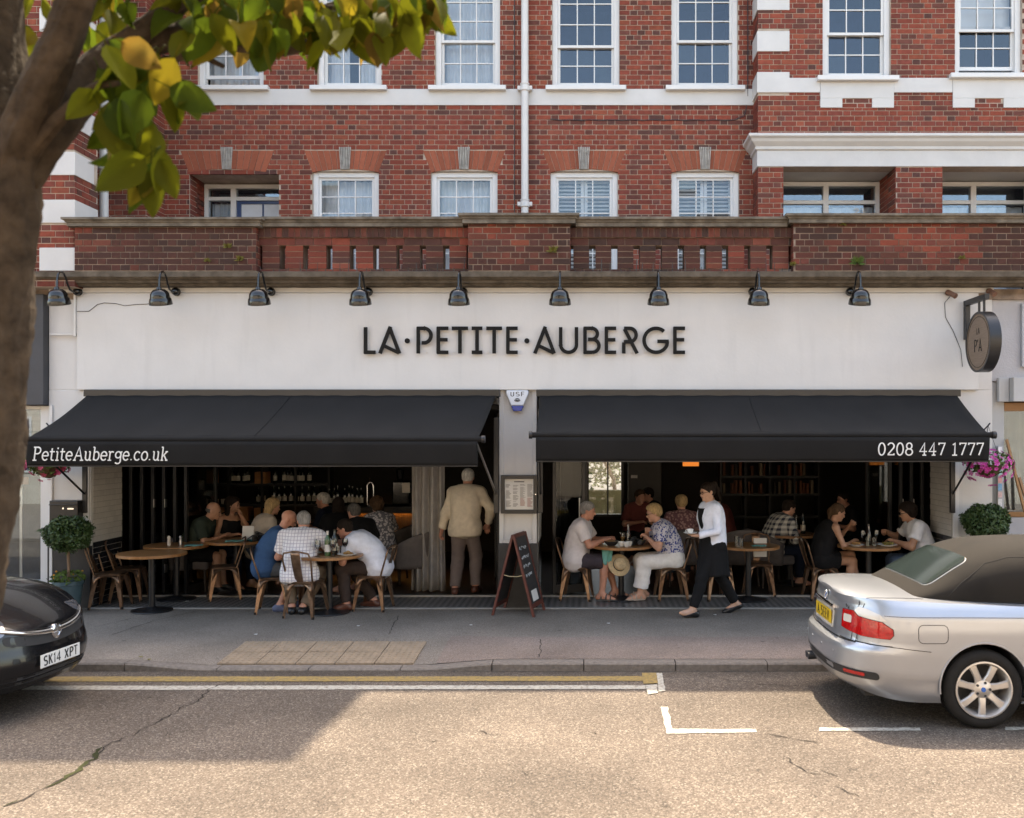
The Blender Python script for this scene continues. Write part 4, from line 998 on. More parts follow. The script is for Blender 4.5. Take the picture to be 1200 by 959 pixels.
# ------------------------------------------------------------------ round hanging sign
hs = thing('hanging_sign', 'round wooden double-sided hanging sign reading LA P\'A on a black bracket', 'sign', (px(1137, 12.26), 12.26, pz(380, 12.26)), world=True)
HX = px(1141, 12.0)
M['sign_wood'] = pm('sign_wood_face', (.15,.10,.068), .6, col2=(.235,.165,.115), scale=3, streak=(1, 3, 40), thr=(.25, .75))
Yc = 11.72; Zc = pz(401, Yc); RR = 35.5 / FPX * Yc; XC = px(1152, Yc)
d = MB(); Mx = Matrix.Translation((XC, Yc, Zc)) @ Matrix.Rotation(R(90), 4, 'Y')
d.lathe([(0, -.058), (RR * .93, -.058), (RR * .93, -.07), (RR, -.07), (RR, .07), (RR * .93, .07), (RR * .93, .058), (0, .058)], 48, M=Mx); d.build('drum', M['black_metal'], hs, smooth=40)
for s in (-1, 1):
    q = MB(); q.lathe([(0, s * .062), (RR * .93, s * .062)], 48, M=Mx, cap=False); q.build('sign_face', M['sign_wood'], hs)
    ring = MB(); ring.tube([(XC + s * .0635, Yc + RR * .84 * math.cos(R(a)), Zc + RR * .84 * math.sin(R(a))) for a in range(0, 360, 8)], .003, 5, closed=True); ring.build('ring_line', M['letter'], hs)
    for tx, w, zb_, h in (('LA', .10, Zc + .10, .075), ("P'A", .23, Zc - .12, .15)):
        m = MB(); W_ = text_width(GN, tx, .08); k = w / W_
        fm = (lambda a, b, dd: (XC - .063 - dd, Yc + w / 2 - a * k, zb_ + b * h)) if s < 0 else (lambda a, b, dd: (XC + .063 + dd, Yc - w / 2 + a * k, zb_ + b * h))
        x_ = 0
        for ch in tx:
            m = MB(); write(m, GN, ch, .09, lambda a, b, dd: fm(a + x_, b, dd), .002); recalc(m.build('letter', M['letter'], hs)); x_ += GN[ch][0] + .08
b = MB(); b.box(XC - .03, Yc - .12, Zc + RR + .14, XC + .03, 12.26, Zc + RR + .21); b.box(XC - .03, 12.18, Zc + .08, XC + .03, 12.262, Zc + RR + .14); b.box(XC - .012, Yc - .05, Zc + RR - .01, XC + .012, Yc - .02, Zc + RR + .14); b.box(XC - .012, Yc + .10, Zc + RR - .02, XC + .012, Yc + .13, Zc + RR + .14); b.build('bracket', M['black_metal'], hs, bevel=.004)

# ------------------------------------------------------------------ alarm box, menu case, letter box, hanging baskets
al = thing('alarm_box', 'white and blue alarm box reading USF on the pilaster', 'alarm box', (px(606, 12.3), 12.36, pz(480, 12.3)), world=True)
M['alarm_white'] = pm('alarm_white', (.62,.66,.72), .35, var=.03); M['alarm_blue'] = pm('alarm_blue', (.02,.05,.28), .25, var=.1)
D = 12.28; A = lambda x, y: (px(x, D), pz(y, D))
def plate_prism(pts, y0, y1): m = MB(); m.prism([A(*p) for p in pts], lambda p: (p[0], y0, p[1]), lambda p: (p[0], y1, p[1])); return m
recalc(plate_prism([(593.5,457.5),(619,457.5),(619.5,461),(613.5,475.5),(599,475.5),(593,461)], 12.27, 12.36).build('case', M['alarm_white'], al, bevel=.012))
recalc(plate_prism([(599,475.7),(613.5,475.7),(611,482),(601.5,482)], 12.275, 12.36).build('lens', M['alarm_blue'], al, bevel=.008))
lettering('lettering', M['letter'], al, GN, 'USF', .12, px(598, 12.27), px(614.5, 12.27), pz(464.5, 12.27), .055, 12.2695, .001, sp=.18)
q = MB();
for rr_, aa in ((.042, (200, 340)), (.03, (0, 360)), (.016, (0, 360))): q.tube([(px(606.2, 12.27) + rr_ * math.cos(R(a)), 12.268, pz(468.6, 12.27) + rr_ * .55 * math.sin(R(a))) for a in np.linspace(aa[0], aa[1], 18)], .0035, 5)
q.build('emblem', M['letter'], al)
mc = thing('menu_case', 'black framed menu case with a printed menu on the pilaster', 'menu case', (px(608, 12.3), 12.33, pz(602, 12.3)), world=True)
f = MB(); x0, x1, z0, z1 = px(587, 12.27), px(629.5, 12.27), pz(602, 12.27), pz(557, 12.27); w = .05
f.box(x0, 12.265, z0, x0 + w, 12.328, z1); f.box(x1 - w, 12.265, z0, x1, 12.328, z1); f.box(x0 + w, 12.265, z0, x1 - w, 12.328, z0 + w); f.box(x0 + w, 12.265, z1 - w, x1 - w, 12.328, z1); f.build('frame', M['black_metal'], mc, bevel=.005)
M['paper'] = pm('menu_paper', (.66,.65,.62), .8, var=.03); M['ink'] = pm('grey_ink', (.16,.15,.15), .8, var=.1); M['ink_red'] = pm('red_ink', (.3,.08,.07), .8, var=.1)
f = MB(); f.box(x0 + w, 12.30, z0 + w, x1 - w, 12.306, z1 - w); f.build('menu_sheet', M['paper'], mc)
f = MB(); fr = MB()
cw = (x1 - x0 - 2 * w) / 4
f.box(x0 + .17, 12.2985, z1 - w - .045, x1 - .17, 12.2995, z1 - w - .03)
for c in range(4):
    z = z1 - w - .075
    while z > z0 + w + .03:
        if random.random() < .82: (fr if (c >= 2 and z < z0 + .20) else f).box(x0 + w + c * cw + .012, 12.2985, z, x0 + w + c * cw + .012 + cw * random.uniform(.4, .78), 12.2995, z + .005)
        z -= .012
f.build('menu_print', M['ink'], mc); fr.build('menu_print', M['ink_red'], mc)
lk = MB(); lk.lathe([(.008, 0), (.008, .006), (0, .006)], 10, M=Matrix.Translation((x1 - .02, 12.265, (z0 + z1) / 2)) @ Matrix.Rotation(R(90), 4, 'X')); lk.build('lock', M['chrome'], mc)
lb = thing('letter_box', 'black metal letter box on the left pier above the topiary tree', 'letter box', (px(74, 12.2), 12.33, pz(630, 12.2)), world=True)
x0, x1, z0, z1 = px(56.5, 12.15), px(90, 12.15), pz(640, 12.15), pz(587, 12.15)
f = MB(); f.box(x0, 12.17, z0, x1, 12.328, z1); f.build('box', M['black_metal'], lb, bevel=.01)
f = MB(); f.box(x0 + .01, 12.14, z1 - .06, x1 - .01, 12.17, z1 - .045); f.build('flap', M['black_metal'], lb, bevel=.004)
f = MB(); f.lathe([(.012, 0), (.012, .008), (0, .008)], 12, M=Matrix.Translation(((x0 + x1) / 2, 12.17, z1 - .1)) @ Matrix.Rotation(R(90), 4, 'X')); f.box(x1 - .13, 12.163, z1 - .115, x1 - .05, 12.168, z1 - .095); f.build('lock', M['chrome'], lb)
M['sticker_blue'] = pm('blue_sticker', (.06,.13,.36), .5, var=.2, scale=60)
s = MB(); s.box(px(57, 12.3), 12.322, pz(566, 12.3), px(60.5, 12.3), 12.329, pz(555, 12.3)); tag(s.build('door_sticker', M['sticker_blue']), 'small blue sticker on the left pier above the letter box', 'sticker')

# ------------------------------------------------------------------ neighbours
M['slate_sign'] = pm('grey_neighbour_fascia', (.045,.046,.052), .6, var=.1, scale=3)
nl = thing('neighbour_shop', 'neighbouring shop with dark grey fascia and white window frame behind the tree', 'shop front', (-9, 12.4, 0), world=True, group='neighbouring shops')
XN = PLX0 - .006
f = MB(); f.box(-12, 12.22, pz(475, 12.25), XN, 12.6, pz(345, 12.25)); f.build('fascia', M['slate_sign'], nl, bevel=.01)
f = MB(); f.box(-12, 12.34, pz(345, 12.25) + .002, XN, 12.7, 4.2); f.build('upper_wall', M['render'], nl)
zt = pz(475, 12.4) - .01
f = MB(); f.box(XN - .12, 12.36, 0, XN, 12.5, zt); f.box(-12, 12.36, zt - .05, XN - .12, 12.5, zt); f.box(-12, 12.36, 0, XN - .12, 12.5, .35); f.box(-9.2, 12.36, .35, -9.1, 12.5, zt - .05); f.build('window_frame', M['paint_white'], nl, bevel=.006)
f = MB(); f.box(-9.1, 12.43, .35, XN - .12, 12.436, zt - .05); f.build('pane', M['glass'], nl); f = MB(); f.box(-12, 12.43, .35, -9.2, 12.436, zt - .05); f.build('pane', M['glass'], nl)
M['shop_dim'] = pm('dim_shop_wall', (.075,.062,.05), .9, var=.35, scale=3); M['shop_blind'] = pm('brown_blind', (.22,.16,.13), .8, var=.15, streak=(1, 1, 30), scale=1)
f = MB(); f.box(-12, 14, 0, XN, 14.05, 3); f.box(-12, 12.5, 2.95, XN, 14, 3.0); f.box(-12, 12.5, .0, XN, 14, .02); f.box(-12.05, 12.5, 0, -12, 14, 3); f.build('interior', M['shop_dim'], nl)
f = MB(); f.box(-9.1, 12.55, pz(505, 12.5), XN - .12, 12.56, zt - .05); f.build('roller_blind', M['shop_blind'], nl)
M['orange_card'] = pm('orange_card', (.35,.12,.03), .7, var=.1)
f = MB(); f.box(px(17, 12.6), 12.6, pz(568, 12.6), px(33, 12.6), 12.61, pz(559, 12.6)); f.build('notice', M['orange_card'], nl)
f = MB(); f.box(px(24, 12.7), 12.68, .35, px(27, 12.7), 12.7, zt); f.build('display_pole', M['steel'], nl)

nr = thing('neighbour_shop', 'grey painted neighbouring shop with a boxed sign beside the round hanging sign', 'shop front', (6.5, 12.4, 0), world=True, group='neighbouring shops')
M['grey_render'] = pm('pale_grey_render', (.42,.41,.42), .8, var=.06, scale=3, bump=.5, bscale=45)
M['grey_metal'] = pm('grey_sign_box', (.40,.41,.42), .5, var=.05); M['wood_orange'] = pm('varnished_wood', (.33,.16,.055), .4, col2=(.22,.10,.035), scale=6, streak=(30, 30, 1))
XR0 = PRX1 + .004
f = MB(); f.box(XR0, 12.36, pz(447, 12.36), 9, 12.8, 4.12); f.build('upper_wall', M['grey_render'], nr)
f = MB(); f.box(px(1198, 12.3), 12.3, pz(430, 12.3), 9, 12.36, pz(356, 12.3)); f.build('upper_panel', M['grey_metal'], nr, bevel=.005)
f = MB(); f.box(px(1170, 12.3), 12.28, pz(471, 12.3), px(1182, 12.3), 12.36, pz(443, 12.3)); f.box(px(1182, 12.3) + .003, 12.16, pz(471, 12.3), 9, 12.36, pz(443, 12.3)); f.build('sign_box', M['grey_metal'], nr, bevel=.006)
f = MB(); f.box(XR0, 12.38, 0, px(1176, 12.4), 12.6, pz(448, 12.36)); f.build('frame_post', M['grey_metal'], nr, bevel=.005)
f = MB(); f.box(px(1176, 12.42), 12.4, pz(482, 12.4), 9, 12.5, pz(472, 12.4)); f.box(px(1176, 12.42), 12.4, pz(606, 12.4), 9, 12.55, pz(600, 12.4)); f.build('window_frame', M['wood_orange'], nr, bevel=.005)
f = MB(); f.box(px(1176, 12.42), 12.4, 0, 9, 12.7, pz(606.5, 12.4)); f.build('stall_riser', M['grey_render'], nr)
f = MB(); f.box(px(1176, 12.42), 12.44, pz(600, 12.4), 9, 12.446, pz(482, 12.4)); f.build('pane', M['glass'], nr)
f = MB(); f.box(XR0, 14, 0, 9, 14.05, 3.2); f.box(9, 12.5, 0, 9.05, 14, 3.2); f.box(XR0, 12.8, 3.0, 9, 14, 3.05); f.build('interior', M['shop_dim'], nr)
curtains(nr, px(1176, 12.6), 8.9, pz(600, 12.6), pz(482, 12.6), 13.1, pm('dim_drape', (.16,.145,.125), .9, var=.2), 22)
for x0, x1 in (((1181, 515), (1197, 600)), ((1196, 560), (1203, 600))):
    f = MB(); f.tube([(px(x0[0], 12.3), 12.34, pz(x0[1], 12.3)), (px(x1[0], 12.3), 12.2, pz(x1[1], 12.3))], .022, 4); tag(f.build('wooden_strut', M['wood_orange']), 'slanting varnished wooden strut in front of the grey shop window' if x0[0] < 1190 else 'short wooden strut low in front of the grey shop window', 'strut')
sp = thing('sticker_post', 'slim grey post covered in small stickers beside the grey shop window', 'post', (px(1171.5, 12.32), 12.32, 0), world=True)
f = MB(); f.box(px(1169, 12.32), 12.30, 0, px(1174.5, 12.32), 12.355, pz(523, 12.32)); f.build('post', M['grey_metal'], sp, bevel=.004)
for i, (c, y0, y1) in enumerate([((.3,.5,.52), 551, 557), ((.6,.3,.3), 559, 566), ((.15,.35,.55), 567, 575), ((.6,.4,.4), 577, 583), ((.65,.65,.66), 585, 600), ((.7,.68,.72), 524, 530)]):
    f = MB(); f.box(px(1169.5, 12.3), 12.294, pz(y1, 12.3), px(1174, 12.3), 12.2985, pz(y0, 12.3)); f.build('sticker', pm('sticker_%d' % i, c, .5, var=.25, scale=40), sp)
# ------------------------------------------------------------------ restaurant interior
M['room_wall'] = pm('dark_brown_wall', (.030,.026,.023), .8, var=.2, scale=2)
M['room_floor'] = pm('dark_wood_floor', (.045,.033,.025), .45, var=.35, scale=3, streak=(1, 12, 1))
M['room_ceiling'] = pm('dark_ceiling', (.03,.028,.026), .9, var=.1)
RX_0, RX_1 = -7.2, 5.35; RYB = 18.2
def struct(name, m, mat, **k): return tag(m.build(name, mat, **k), kind='structure')
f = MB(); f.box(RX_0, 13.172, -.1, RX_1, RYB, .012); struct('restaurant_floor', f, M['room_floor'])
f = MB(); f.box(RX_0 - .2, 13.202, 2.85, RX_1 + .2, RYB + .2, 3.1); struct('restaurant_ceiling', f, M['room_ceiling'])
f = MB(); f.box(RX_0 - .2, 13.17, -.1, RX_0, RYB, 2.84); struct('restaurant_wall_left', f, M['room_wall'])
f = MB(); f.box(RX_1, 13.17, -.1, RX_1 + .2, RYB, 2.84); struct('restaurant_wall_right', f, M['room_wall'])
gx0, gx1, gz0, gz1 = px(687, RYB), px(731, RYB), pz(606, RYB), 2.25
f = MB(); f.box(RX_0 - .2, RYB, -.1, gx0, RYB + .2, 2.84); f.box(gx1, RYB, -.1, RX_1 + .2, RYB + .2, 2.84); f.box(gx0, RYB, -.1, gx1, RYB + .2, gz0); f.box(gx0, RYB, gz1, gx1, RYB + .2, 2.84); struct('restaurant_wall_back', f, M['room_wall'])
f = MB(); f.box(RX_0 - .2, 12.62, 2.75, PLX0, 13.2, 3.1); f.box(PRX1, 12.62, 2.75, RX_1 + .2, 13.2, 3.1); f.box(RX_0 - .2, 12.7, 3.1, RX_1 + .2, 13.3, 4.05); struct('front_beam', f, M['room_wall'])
w = thing('rear_window', 'bright rear opening built in place of a mirror, with an added yard behind it', 'window', ((gx0 + gx1) / 2, RYB, gz0), world=True)  # opening stands in for a mirror reflection; the yard beyond is added
f = MB(); t_ = .05; f.box(gx0, RYB + .05, gz0, gx0 + t_, RYB + .13, gz1); f.box(gx1 - t_, RYB + .05, gz0, gx1, RYB + .13, gz1); f.box(gx0 + t_, RYB + .05, gz0, gx1 - t_, RYB + .13, gz0 + t_); f.box((gx0 + gx1) / 2 - .01 + .05, RYB + .06, gz0 + t_, (gx0 + gx1) / 2 + .07, RYB + .12, gz1); f.build('frame', M['black_metal'], w)
f = MB(); f.box(gx0 + t_, RYB + .09, gz0 + t_, gx1 - t_, RYB + .094, gz1); f.build('pane', M['glass_clear'], w)
M['added_yard_wall'] = pm('added_yard_stone', (.22,.20,.13), .9, var=.25, scale=3)
f = MB(); f.box(-3, 22.5, 0, 4, 22.7, .95); tag(f.build('added_yard_wall', M['added_yard_wall'], bevel=.01), 'low ochre wall added behind the rear opening for the mirror view', 'wall')
f = MB(); f.box(-5, RYB + .21, -.1, 6, 27, .005); struct('added_yard_paving', f, M['added_yard_wall'])
M['leaf_sun'] = pm('yard_leaf', (.12,.16,.03), .6, var=.5, scale=3)
def leaf_quads(m, c, r, n, size, flat=1):
    for i in range(n):
        d = Vector((random.gauss(0, 1), random.gauss(0, 1), random.gauss(0, 1))).normalized() * (random.random() ** .35)
        p = Vector((c[0] + d.x * r[0], c[1] + d.y * r[1], c[2] + d.z * r[2]))
        a = Vector((random.gauss(0, 1), random.gauss(0, 1), random.gauss(0, .7))).normalized(); b = a.cross(Vector((random.gauss(0, 1), random.gauss(0, 1), random.gauss(0, 1)))).normalized()
        s = size * random.uniform(.6, 1.2)
        m.add([p - a * s, p + b * s * .42, p + a * s, p - b * s * .42], [(0, 1, 2, 3)])
yb = thing('added_yard_shrub', 'leafy shrub with a leaning stem added behind the rear opening for the mirror view', 'shrub', (.3, 23, 0), world=True)
m = MB(); leaf_quads(m, (.2, 23.4, 2.0), (1.3, .6, 1.1), 2200, .085); m.build('foliage', M['leaf_sun'], yb)
M['bark_pale'] = pm('pale_bark', (.22,.14,.09), .9, var=.2)
m = MB(); m.tube([(.75, 22.9, 0), (.6, 22.9, 1.2), (.1, 22.9, 2.2), (-.2, 22.9, 3)], [.06, .05, .04, .03], 7); m.build('stem', M['bark_pale'], yb, smooth=60)
M['door_glass'] = glass_mat('door_glass', (.55,.57,.57), 0, 1.5, .5)
def leaf(X, Y, L, ang, label, handle=False, hinges=False, grp='folding glass doors'):
    t = thing('glass_door', label, 'door', (X, Y, .03), ang, grp)
    f = MB(); w = .05; h = 2.55; d = .022
    f.box(0, -d, 0, w, d, h); f.box(L - w, -d, 0, L, d, h); f.box(w, -d, h - w, L - w, d, h); f.box(w, -d, 0, L - w, d, .12); f.build('frame', M['black_metal'], t, bevel=.004)
    f = MB(); f.box(w, -.004, .12, L - w, .004, h - w); f.build('pane', M['door_glass'], t)
    if handle: f = MB(); f.tube([(L - .10, -.06, .75), (L - .10, -.06, 1.35)], .013, 8); f.tube([(L - .10, -.06, .8), (L - .10, 0, .8)], .008, 6); f.tube([(L - .10, -.06, 1.3), (L - .10, 0, 1.3)], .008, 6); f.build('handle', M['steel'], t, smooth=60)
    if hinges:
        for z in (.3, 1.22, 2.3):
            f = MB(); f.box(-.012, -.032, z, .055, -.0225, z + .12); f.build('hinge', M['steel'], t, bevel=.003)
    return t
for i in range(6): leaf(-6.46 + i * .155, 13.22, .72, R(84 - i * 1.5), 'folded black glass door leaf stacked against the left tiled jamb', hinges=i in (2, 3), grp='folded door leaves at the left jamb')
for i in range(4): leaf(4.70 - i * .15, 13.22, .72, R(96 + i * 1.5), 'folded black glass door leaf stacked against the right tiled jamb', hinges=i in (1, 2), grp='folded door leaves at the right jamb')
leaf(px(586, 13.3) - .02, 13.24, .85, R(98), 'glass entrance door opened inward against the pilaster', True)
leaf(px(647, 13.2), 13.26, .48, R(14), 'narrow glass door with a long steel handle right of the pilaster', True)
leaf(px(664, 13.3) + .3, 13.40, .45, R(168), 'second glass door leaf with a steel handle behind the seated man in the white shirt', True)
M['drape'] = pm('grey_drape', (.34,.32,.30), .95, var=.12, scale=8)
cu = MB(); x0, x1 = px(482, 13.5), px(521, 13.5)
def cf(u, v):
    p = math.sin(u * 4.2 * 6.28 + .5) * .055 + math.sin(u * 17) * .012
    return (x0 + (x1 - x0) * u + .02 * math.sin(v * 2 + u * 9) * (1 - v), 13.5 + p * (.7 + .3 * (1 - v)), .03 + 2.6 * v)
cu.grid(cf, 70, 10); tag(cu.build('door_curtain', M['drape'], smooth=180, solid=.004), 'grey pleated curtain drawn beside the restaurant entrance', 'curtain')

M['shelf'] = pm('black_shelf', (.02,.018,.016), .6, var=.2); M['crate'] = pm('wooden_wine_crate', (.42,.19,.07), .7, col2=(.30,.13,.05), scale=5, streak=(1, 1, 20))
M['cup'] = pm('pale_cup', (.6,.55,.48), .4, var=.06); M['bottle_dark'] = pm('dark_bottle', (.012,.016,.010), .1, var=.2, coat=.3); M['label_pap'] = pm('bottle_label', (.55,.5,.42), .7, var=.1)
M['led'] = pm('warm_led', (1, .6, .25), .5, emit=(1, .48, .14), estr=5)
def shelf_unit(name, X0, X1, Y, zs, label, xdiv=3):
    t = thing(name, label, 'shelf', ((X0 + X1) / 2, Y, 0), world=True)
    for z in zs: f = MB(); f.box(X0, Y, z - .02, X1, Y + .32, z + .02); f.build('shelf_board', M['shelf'], t)
    for i in range(xdiv + 1): f = MB(); x = X0 + (X1 - X0) * i / xdiv; f.box(x - .018, Y + .002, .013, x + .018, Y + .318, zs[-1] + .45); f.build('upright', M['shelf'], t)
    return t
def bottle_mesh():
    m = MB(); m.lathe([(0, 0), (.036, .0), (.038, .01), (.038, .19), (.03, .225), (.015, .25), (.014, .30), (.016, .302), (.016, .315), (0, .315)], 12); m.mi = [0] * len(m.f)
    m.cur = 1; m.lathe([(.0386, .05), (.0386, .14)], 12, cap=False); return m
def solo(o, label, cat, grp=None): return tag(o, label, cat, grp)
BOT = None
def bottle(x, y, z, label, grp):
    global BOT
    if BOT is None: BOT = bottle_mesh().build('bottle', [M['bottle_dark'], M['label_pap']], smooth=40); o = BOT
    else: o = BOT.copy(); COL.objects.link(o)
    o.location = (x, y, z); o.scale = (1, 1, random.uniform(.9, 1.08)); o.rotation_euler = (0, 0, random.uniform(0, 6)); return solo(o, label, 'bottle', grp)
CUPO = None
def cup(x, y, z, label, grp):
    global CUPO
    if CUPO is None:
        m = MB(); m.lathe([(0, 0), (.03, 0), (.04, .07), (.042, .09), (.037, .09), (.034, .02), (0, .015)], 12); CUPO = m.build('cup', M['cup'], smooth=40); o = CUPO
    else: o = CUPO.copy(); COL.objects.link(o)
    o.location = (x, y, z); return solo(o, label, 'cup', grp)
def crate(x, y, z, w, h, label):
    f = MB(); d = .3; f.box(x, y, z, x + w, y + .015, z + h)
    t = thing('wooden_crate', label, 'crate', (x, y, z), world=True, group='wooden crates on the shelves')
    for a, b in ((0, .48), (.52, 1)): q = MB(); q.box(x, y, z + h * a, x + w, y + .014, z + h * b); q.build('slat', M['crate'], t)
    q = MB(); q.box(x, y + .0145, z, x + .015, y + .28, z + h); q.box(x + w - .015, y + .0145, z, x + w, y + .28, z + h); q.box(x + .015, y + .0145, z, x + w - .015, y + .28, z + .012); q.box(x + .015, y + .27, z + .013, x + w - .015, y + .285, z + h); q.build('crate_body', M['crate'], t)
SY = 16.4; zs = [.75, 1.04, 1.40, 1.72, 2.10]
X0, X1 = px(228, SY), px(385, SY)
shelf_unit('wall_shelves', X0, X1, SY, zs, 'tall dark shelves with wooden crates and bottles behind the diners left of the bar', 4)
for a, b, zi, h in ((229, 249, 2, .24), (231, 262, 0, .22), (276, 290, 0, .24), (295, 312, 0, .22), (296, 311, 2, .2)): crate(px(a, SY) + .03, SY + .02, zs[zi] + .02 + .001, px(b, SY) - px(a, SY) - .04, h, 'wooden crate at %s of the dark shelves' % {229: 'the top left corner', 231: 'the bottom left', 276: 'the bottom, beside the dark haired woman,', 295: 'the bottom right', 296: 'the upper right'}[a])
for x in (231, 233, 238, 240, 247, 250, 252, 260, 266, 272, 276): cup(px(x, SY), SY + .06, zs[1] + .02, 'small pale cup in the row on the middle shelf left of the bar', 'pale cups on the middle shelf')
for x in (268, 272, 276, 284, 287, 320, 330, 335, 340, 348, 352, 360): bottle(px(x, SY), SY + .1 + random.uniform(0, .05), zs[2] + .02, 'dark bottle on the upper shelf left of the bar', 'bottles on the upper shelf')
for x in (300, 306, 318, 324, 331, 338, 345, 352, 359, 366, 373, 379): bottle(px(x, SY), SY + .1 + random.uniform(0, .05), zs[1] + .02, 'dark bottle on the middle shelf nearer the bar', 'bottles on the middle shelf')
X0, X1 = px(845, 16.8), px(960, 16.8); z2 = [.8, 1.2, 1.52, 1.9]
shelf_unit('wall_shelves', X0, X1, 16.8, z2, 'dark shelves with books behind the waitress', 4)
M['book'] = pm('worn_books', (.2,.09,.05), .8, attr='obj', var=.1)
ub = bpy.data.meshes.new('book'); bmq = bmesh.new(); bmesh.ops.create_cube(bmq, size=1); bmq.to_mesh(ub); bmq.free(); ub.materials.append(M['book'])
x = X0 + .06
while x < X1 - .05:
    for zi in (1, 2):
        if random.random() < .75:
            o = bpy.data.objects.new('book', ub); COL.objects.link(o); w = random.uniform(.025, .05); h = random.uniform(.17, .25); o.scale = (w, .16, h); o.location = (x, 16.9, z2[zi] + .021 + h / 2)
            c = random.choice([(.16,.06,.03), (.12,.05,.03), (.16,.12,.08), (.05,.04,.035)]); o.color = (*c, 1); solo(o, 'old book standing on the dark shelves behind the waitress', 'book', 'books on the dark shelves')
    x += random.uniform(.055, .11)
for x in (803,):                                   # glowing amber lamp boxes near the ceiling
    a, b = px(x - 2, 16.6), px(x + 16, 16.6); t = thing('amber_lamp', 'small glowing amber box lamp above the dark shelves, %s' % ('over the seated woman in pink'), 'lamp', ((a + b) / 2, 16.6, pz(546, 16.6)), world=True)
    f = MB(); f.box(a, 16.6, pz(546.5, 16.6), b, 16.75, pz(540, 16.6)); f.build('lamp_glass', pm('amber_glow', (.8,.3,.08), .5, emit=(1, .30, .06), estr=.12), t)
    f = MB(); f.box(a - .01, 16.59, pz(540, 16.6) + .001, b + .01, 16.77, pz(540, 16.6) + .03); f.tube([((a + b) / 2, 16.68, pz(540, 16.6) + .03), ((a + b) / 2, 16.68, 2.85)], .008, 5); f.build('lamp_cap', M['black_metal'], t)
BY = 15.6; bx0, bx1 = px(372, BY), px(512, BY)
bar = thing('bar_counter', 'wooden bar counter with a warm light strip under its dark top', 'bar', ((bx0 + bx1) / 2, BY, 0), world=True)
M['bar_wood'] = pm('warm_bar_panel', (.16,.085,.035), .6, col2=(.11,.055,.02), scale=4, streak=(14, 1, 1))
k = 0; x = bx0
while x < bx1 - .01:
    f = MB(); x2 = min(x + .14, bx1); f.box(x + .002, BY + .05, .013, x2 - .002, BY + .07, 1.0); f.build('panel', M['bar_wood'], bar); x = x2
f = MB(); f.box(bx0 - .05, BY - .06, 1.03, bx1 + .05, BY + .6, 1.085); f.build('counter_top', M['shelf'], bar, bevel=.006)
f = MB(); f.box(bx0 - .05, BY - .06, .97, bx1 + .05, BY - .045, 1.029); f.build('counter_lip', M['shelf'], bar)
f = MB(); f.box(bx0, BY + .02, 1.005, bx1, BY + .035, 1.02); f.build('light_strip', M['led'], bar)
for x in (386, 392, 396, 404, 409, 413, 418, 424): bottle(px(x, BY + .2), BY + .15 + random.uniform(0, .1), 1.086, 'dark bottle standing on the bar counter', 'bottles on the bar')
tp = thing('beer_tap', 'curved steel beer tap on the bar counter', 'tap', (px(434, BY + .2), BY + .2, 1.086), world=True); X = px(434, BY + .2)
f = MB(); f.tube([(X - .05, BY + .2, 1.086), (X - .05, BY + .2, 1.42), (X - .03, BY + .2, 1.47), (X + .03, BY + .2, 1.47), (X + .05, BY + .2, 1.42), (X + .05, BY + .2, 1.2)], .016, 8); f.build('column', M['chrome'], tp, smooth=60)
f = MB(); f.tube([(X, BY + .19, 1.48), (X, BY + .17, 1.56)], [.01, .016], 8); f.build('tap_handle', M['chrome'], tp, smooth=60)
f = MB(); f.lathe([(.07, 0), (.07, .015), (.03, .02)], 14, (X, BY + .2, 1.0862)); f.build('base', M['chrome'], tp, smooth=50)
cm = thing('coffee_machine', 'black coffee machine with a steel panel at the end of the bar', 'coffee machine', (px(470, BY + .3), BY + .25, 1.086), world=True); X = px(472, BY + .3)
f = MB(); f.box(X - .16, BY + .15, 1.09, X + .14, BY + .5, 1.5); f.build('body', M['black_gloss'], cm, bevel=.03); f = MB(); f.box(X + .02, BY + .143, 1.3, X + .15, BY + .1499, 1.47); f.build('front_panel', M['cup'], cm); f = MB(); f.lathe([(.05, 0), (.07, .18), (.02, .2)], 12, (X - .05, BY + .32, 1.501)); f.build('bean_hopper', M['black_gloss'], cm, smooth=50)
f = MB(); f.box(px(736, 17.9), 17.9, 0.012, px(775, 17.9), 18.0, 2.6); dr = tag(f.build('service_door', pm('dark_door', (.04,.035,.03), .5, var=.1), bevel=.008), 'dark service door with a small white plate at the back of the dining room', 'door')
f = MB(); f.box(px(739.5, 17.88), 17.885, pz(560.5, 17.88), px(747, 17.88), 17.899, pz(557, 17.88)); f.build('door_plate', M['paper'], dr)

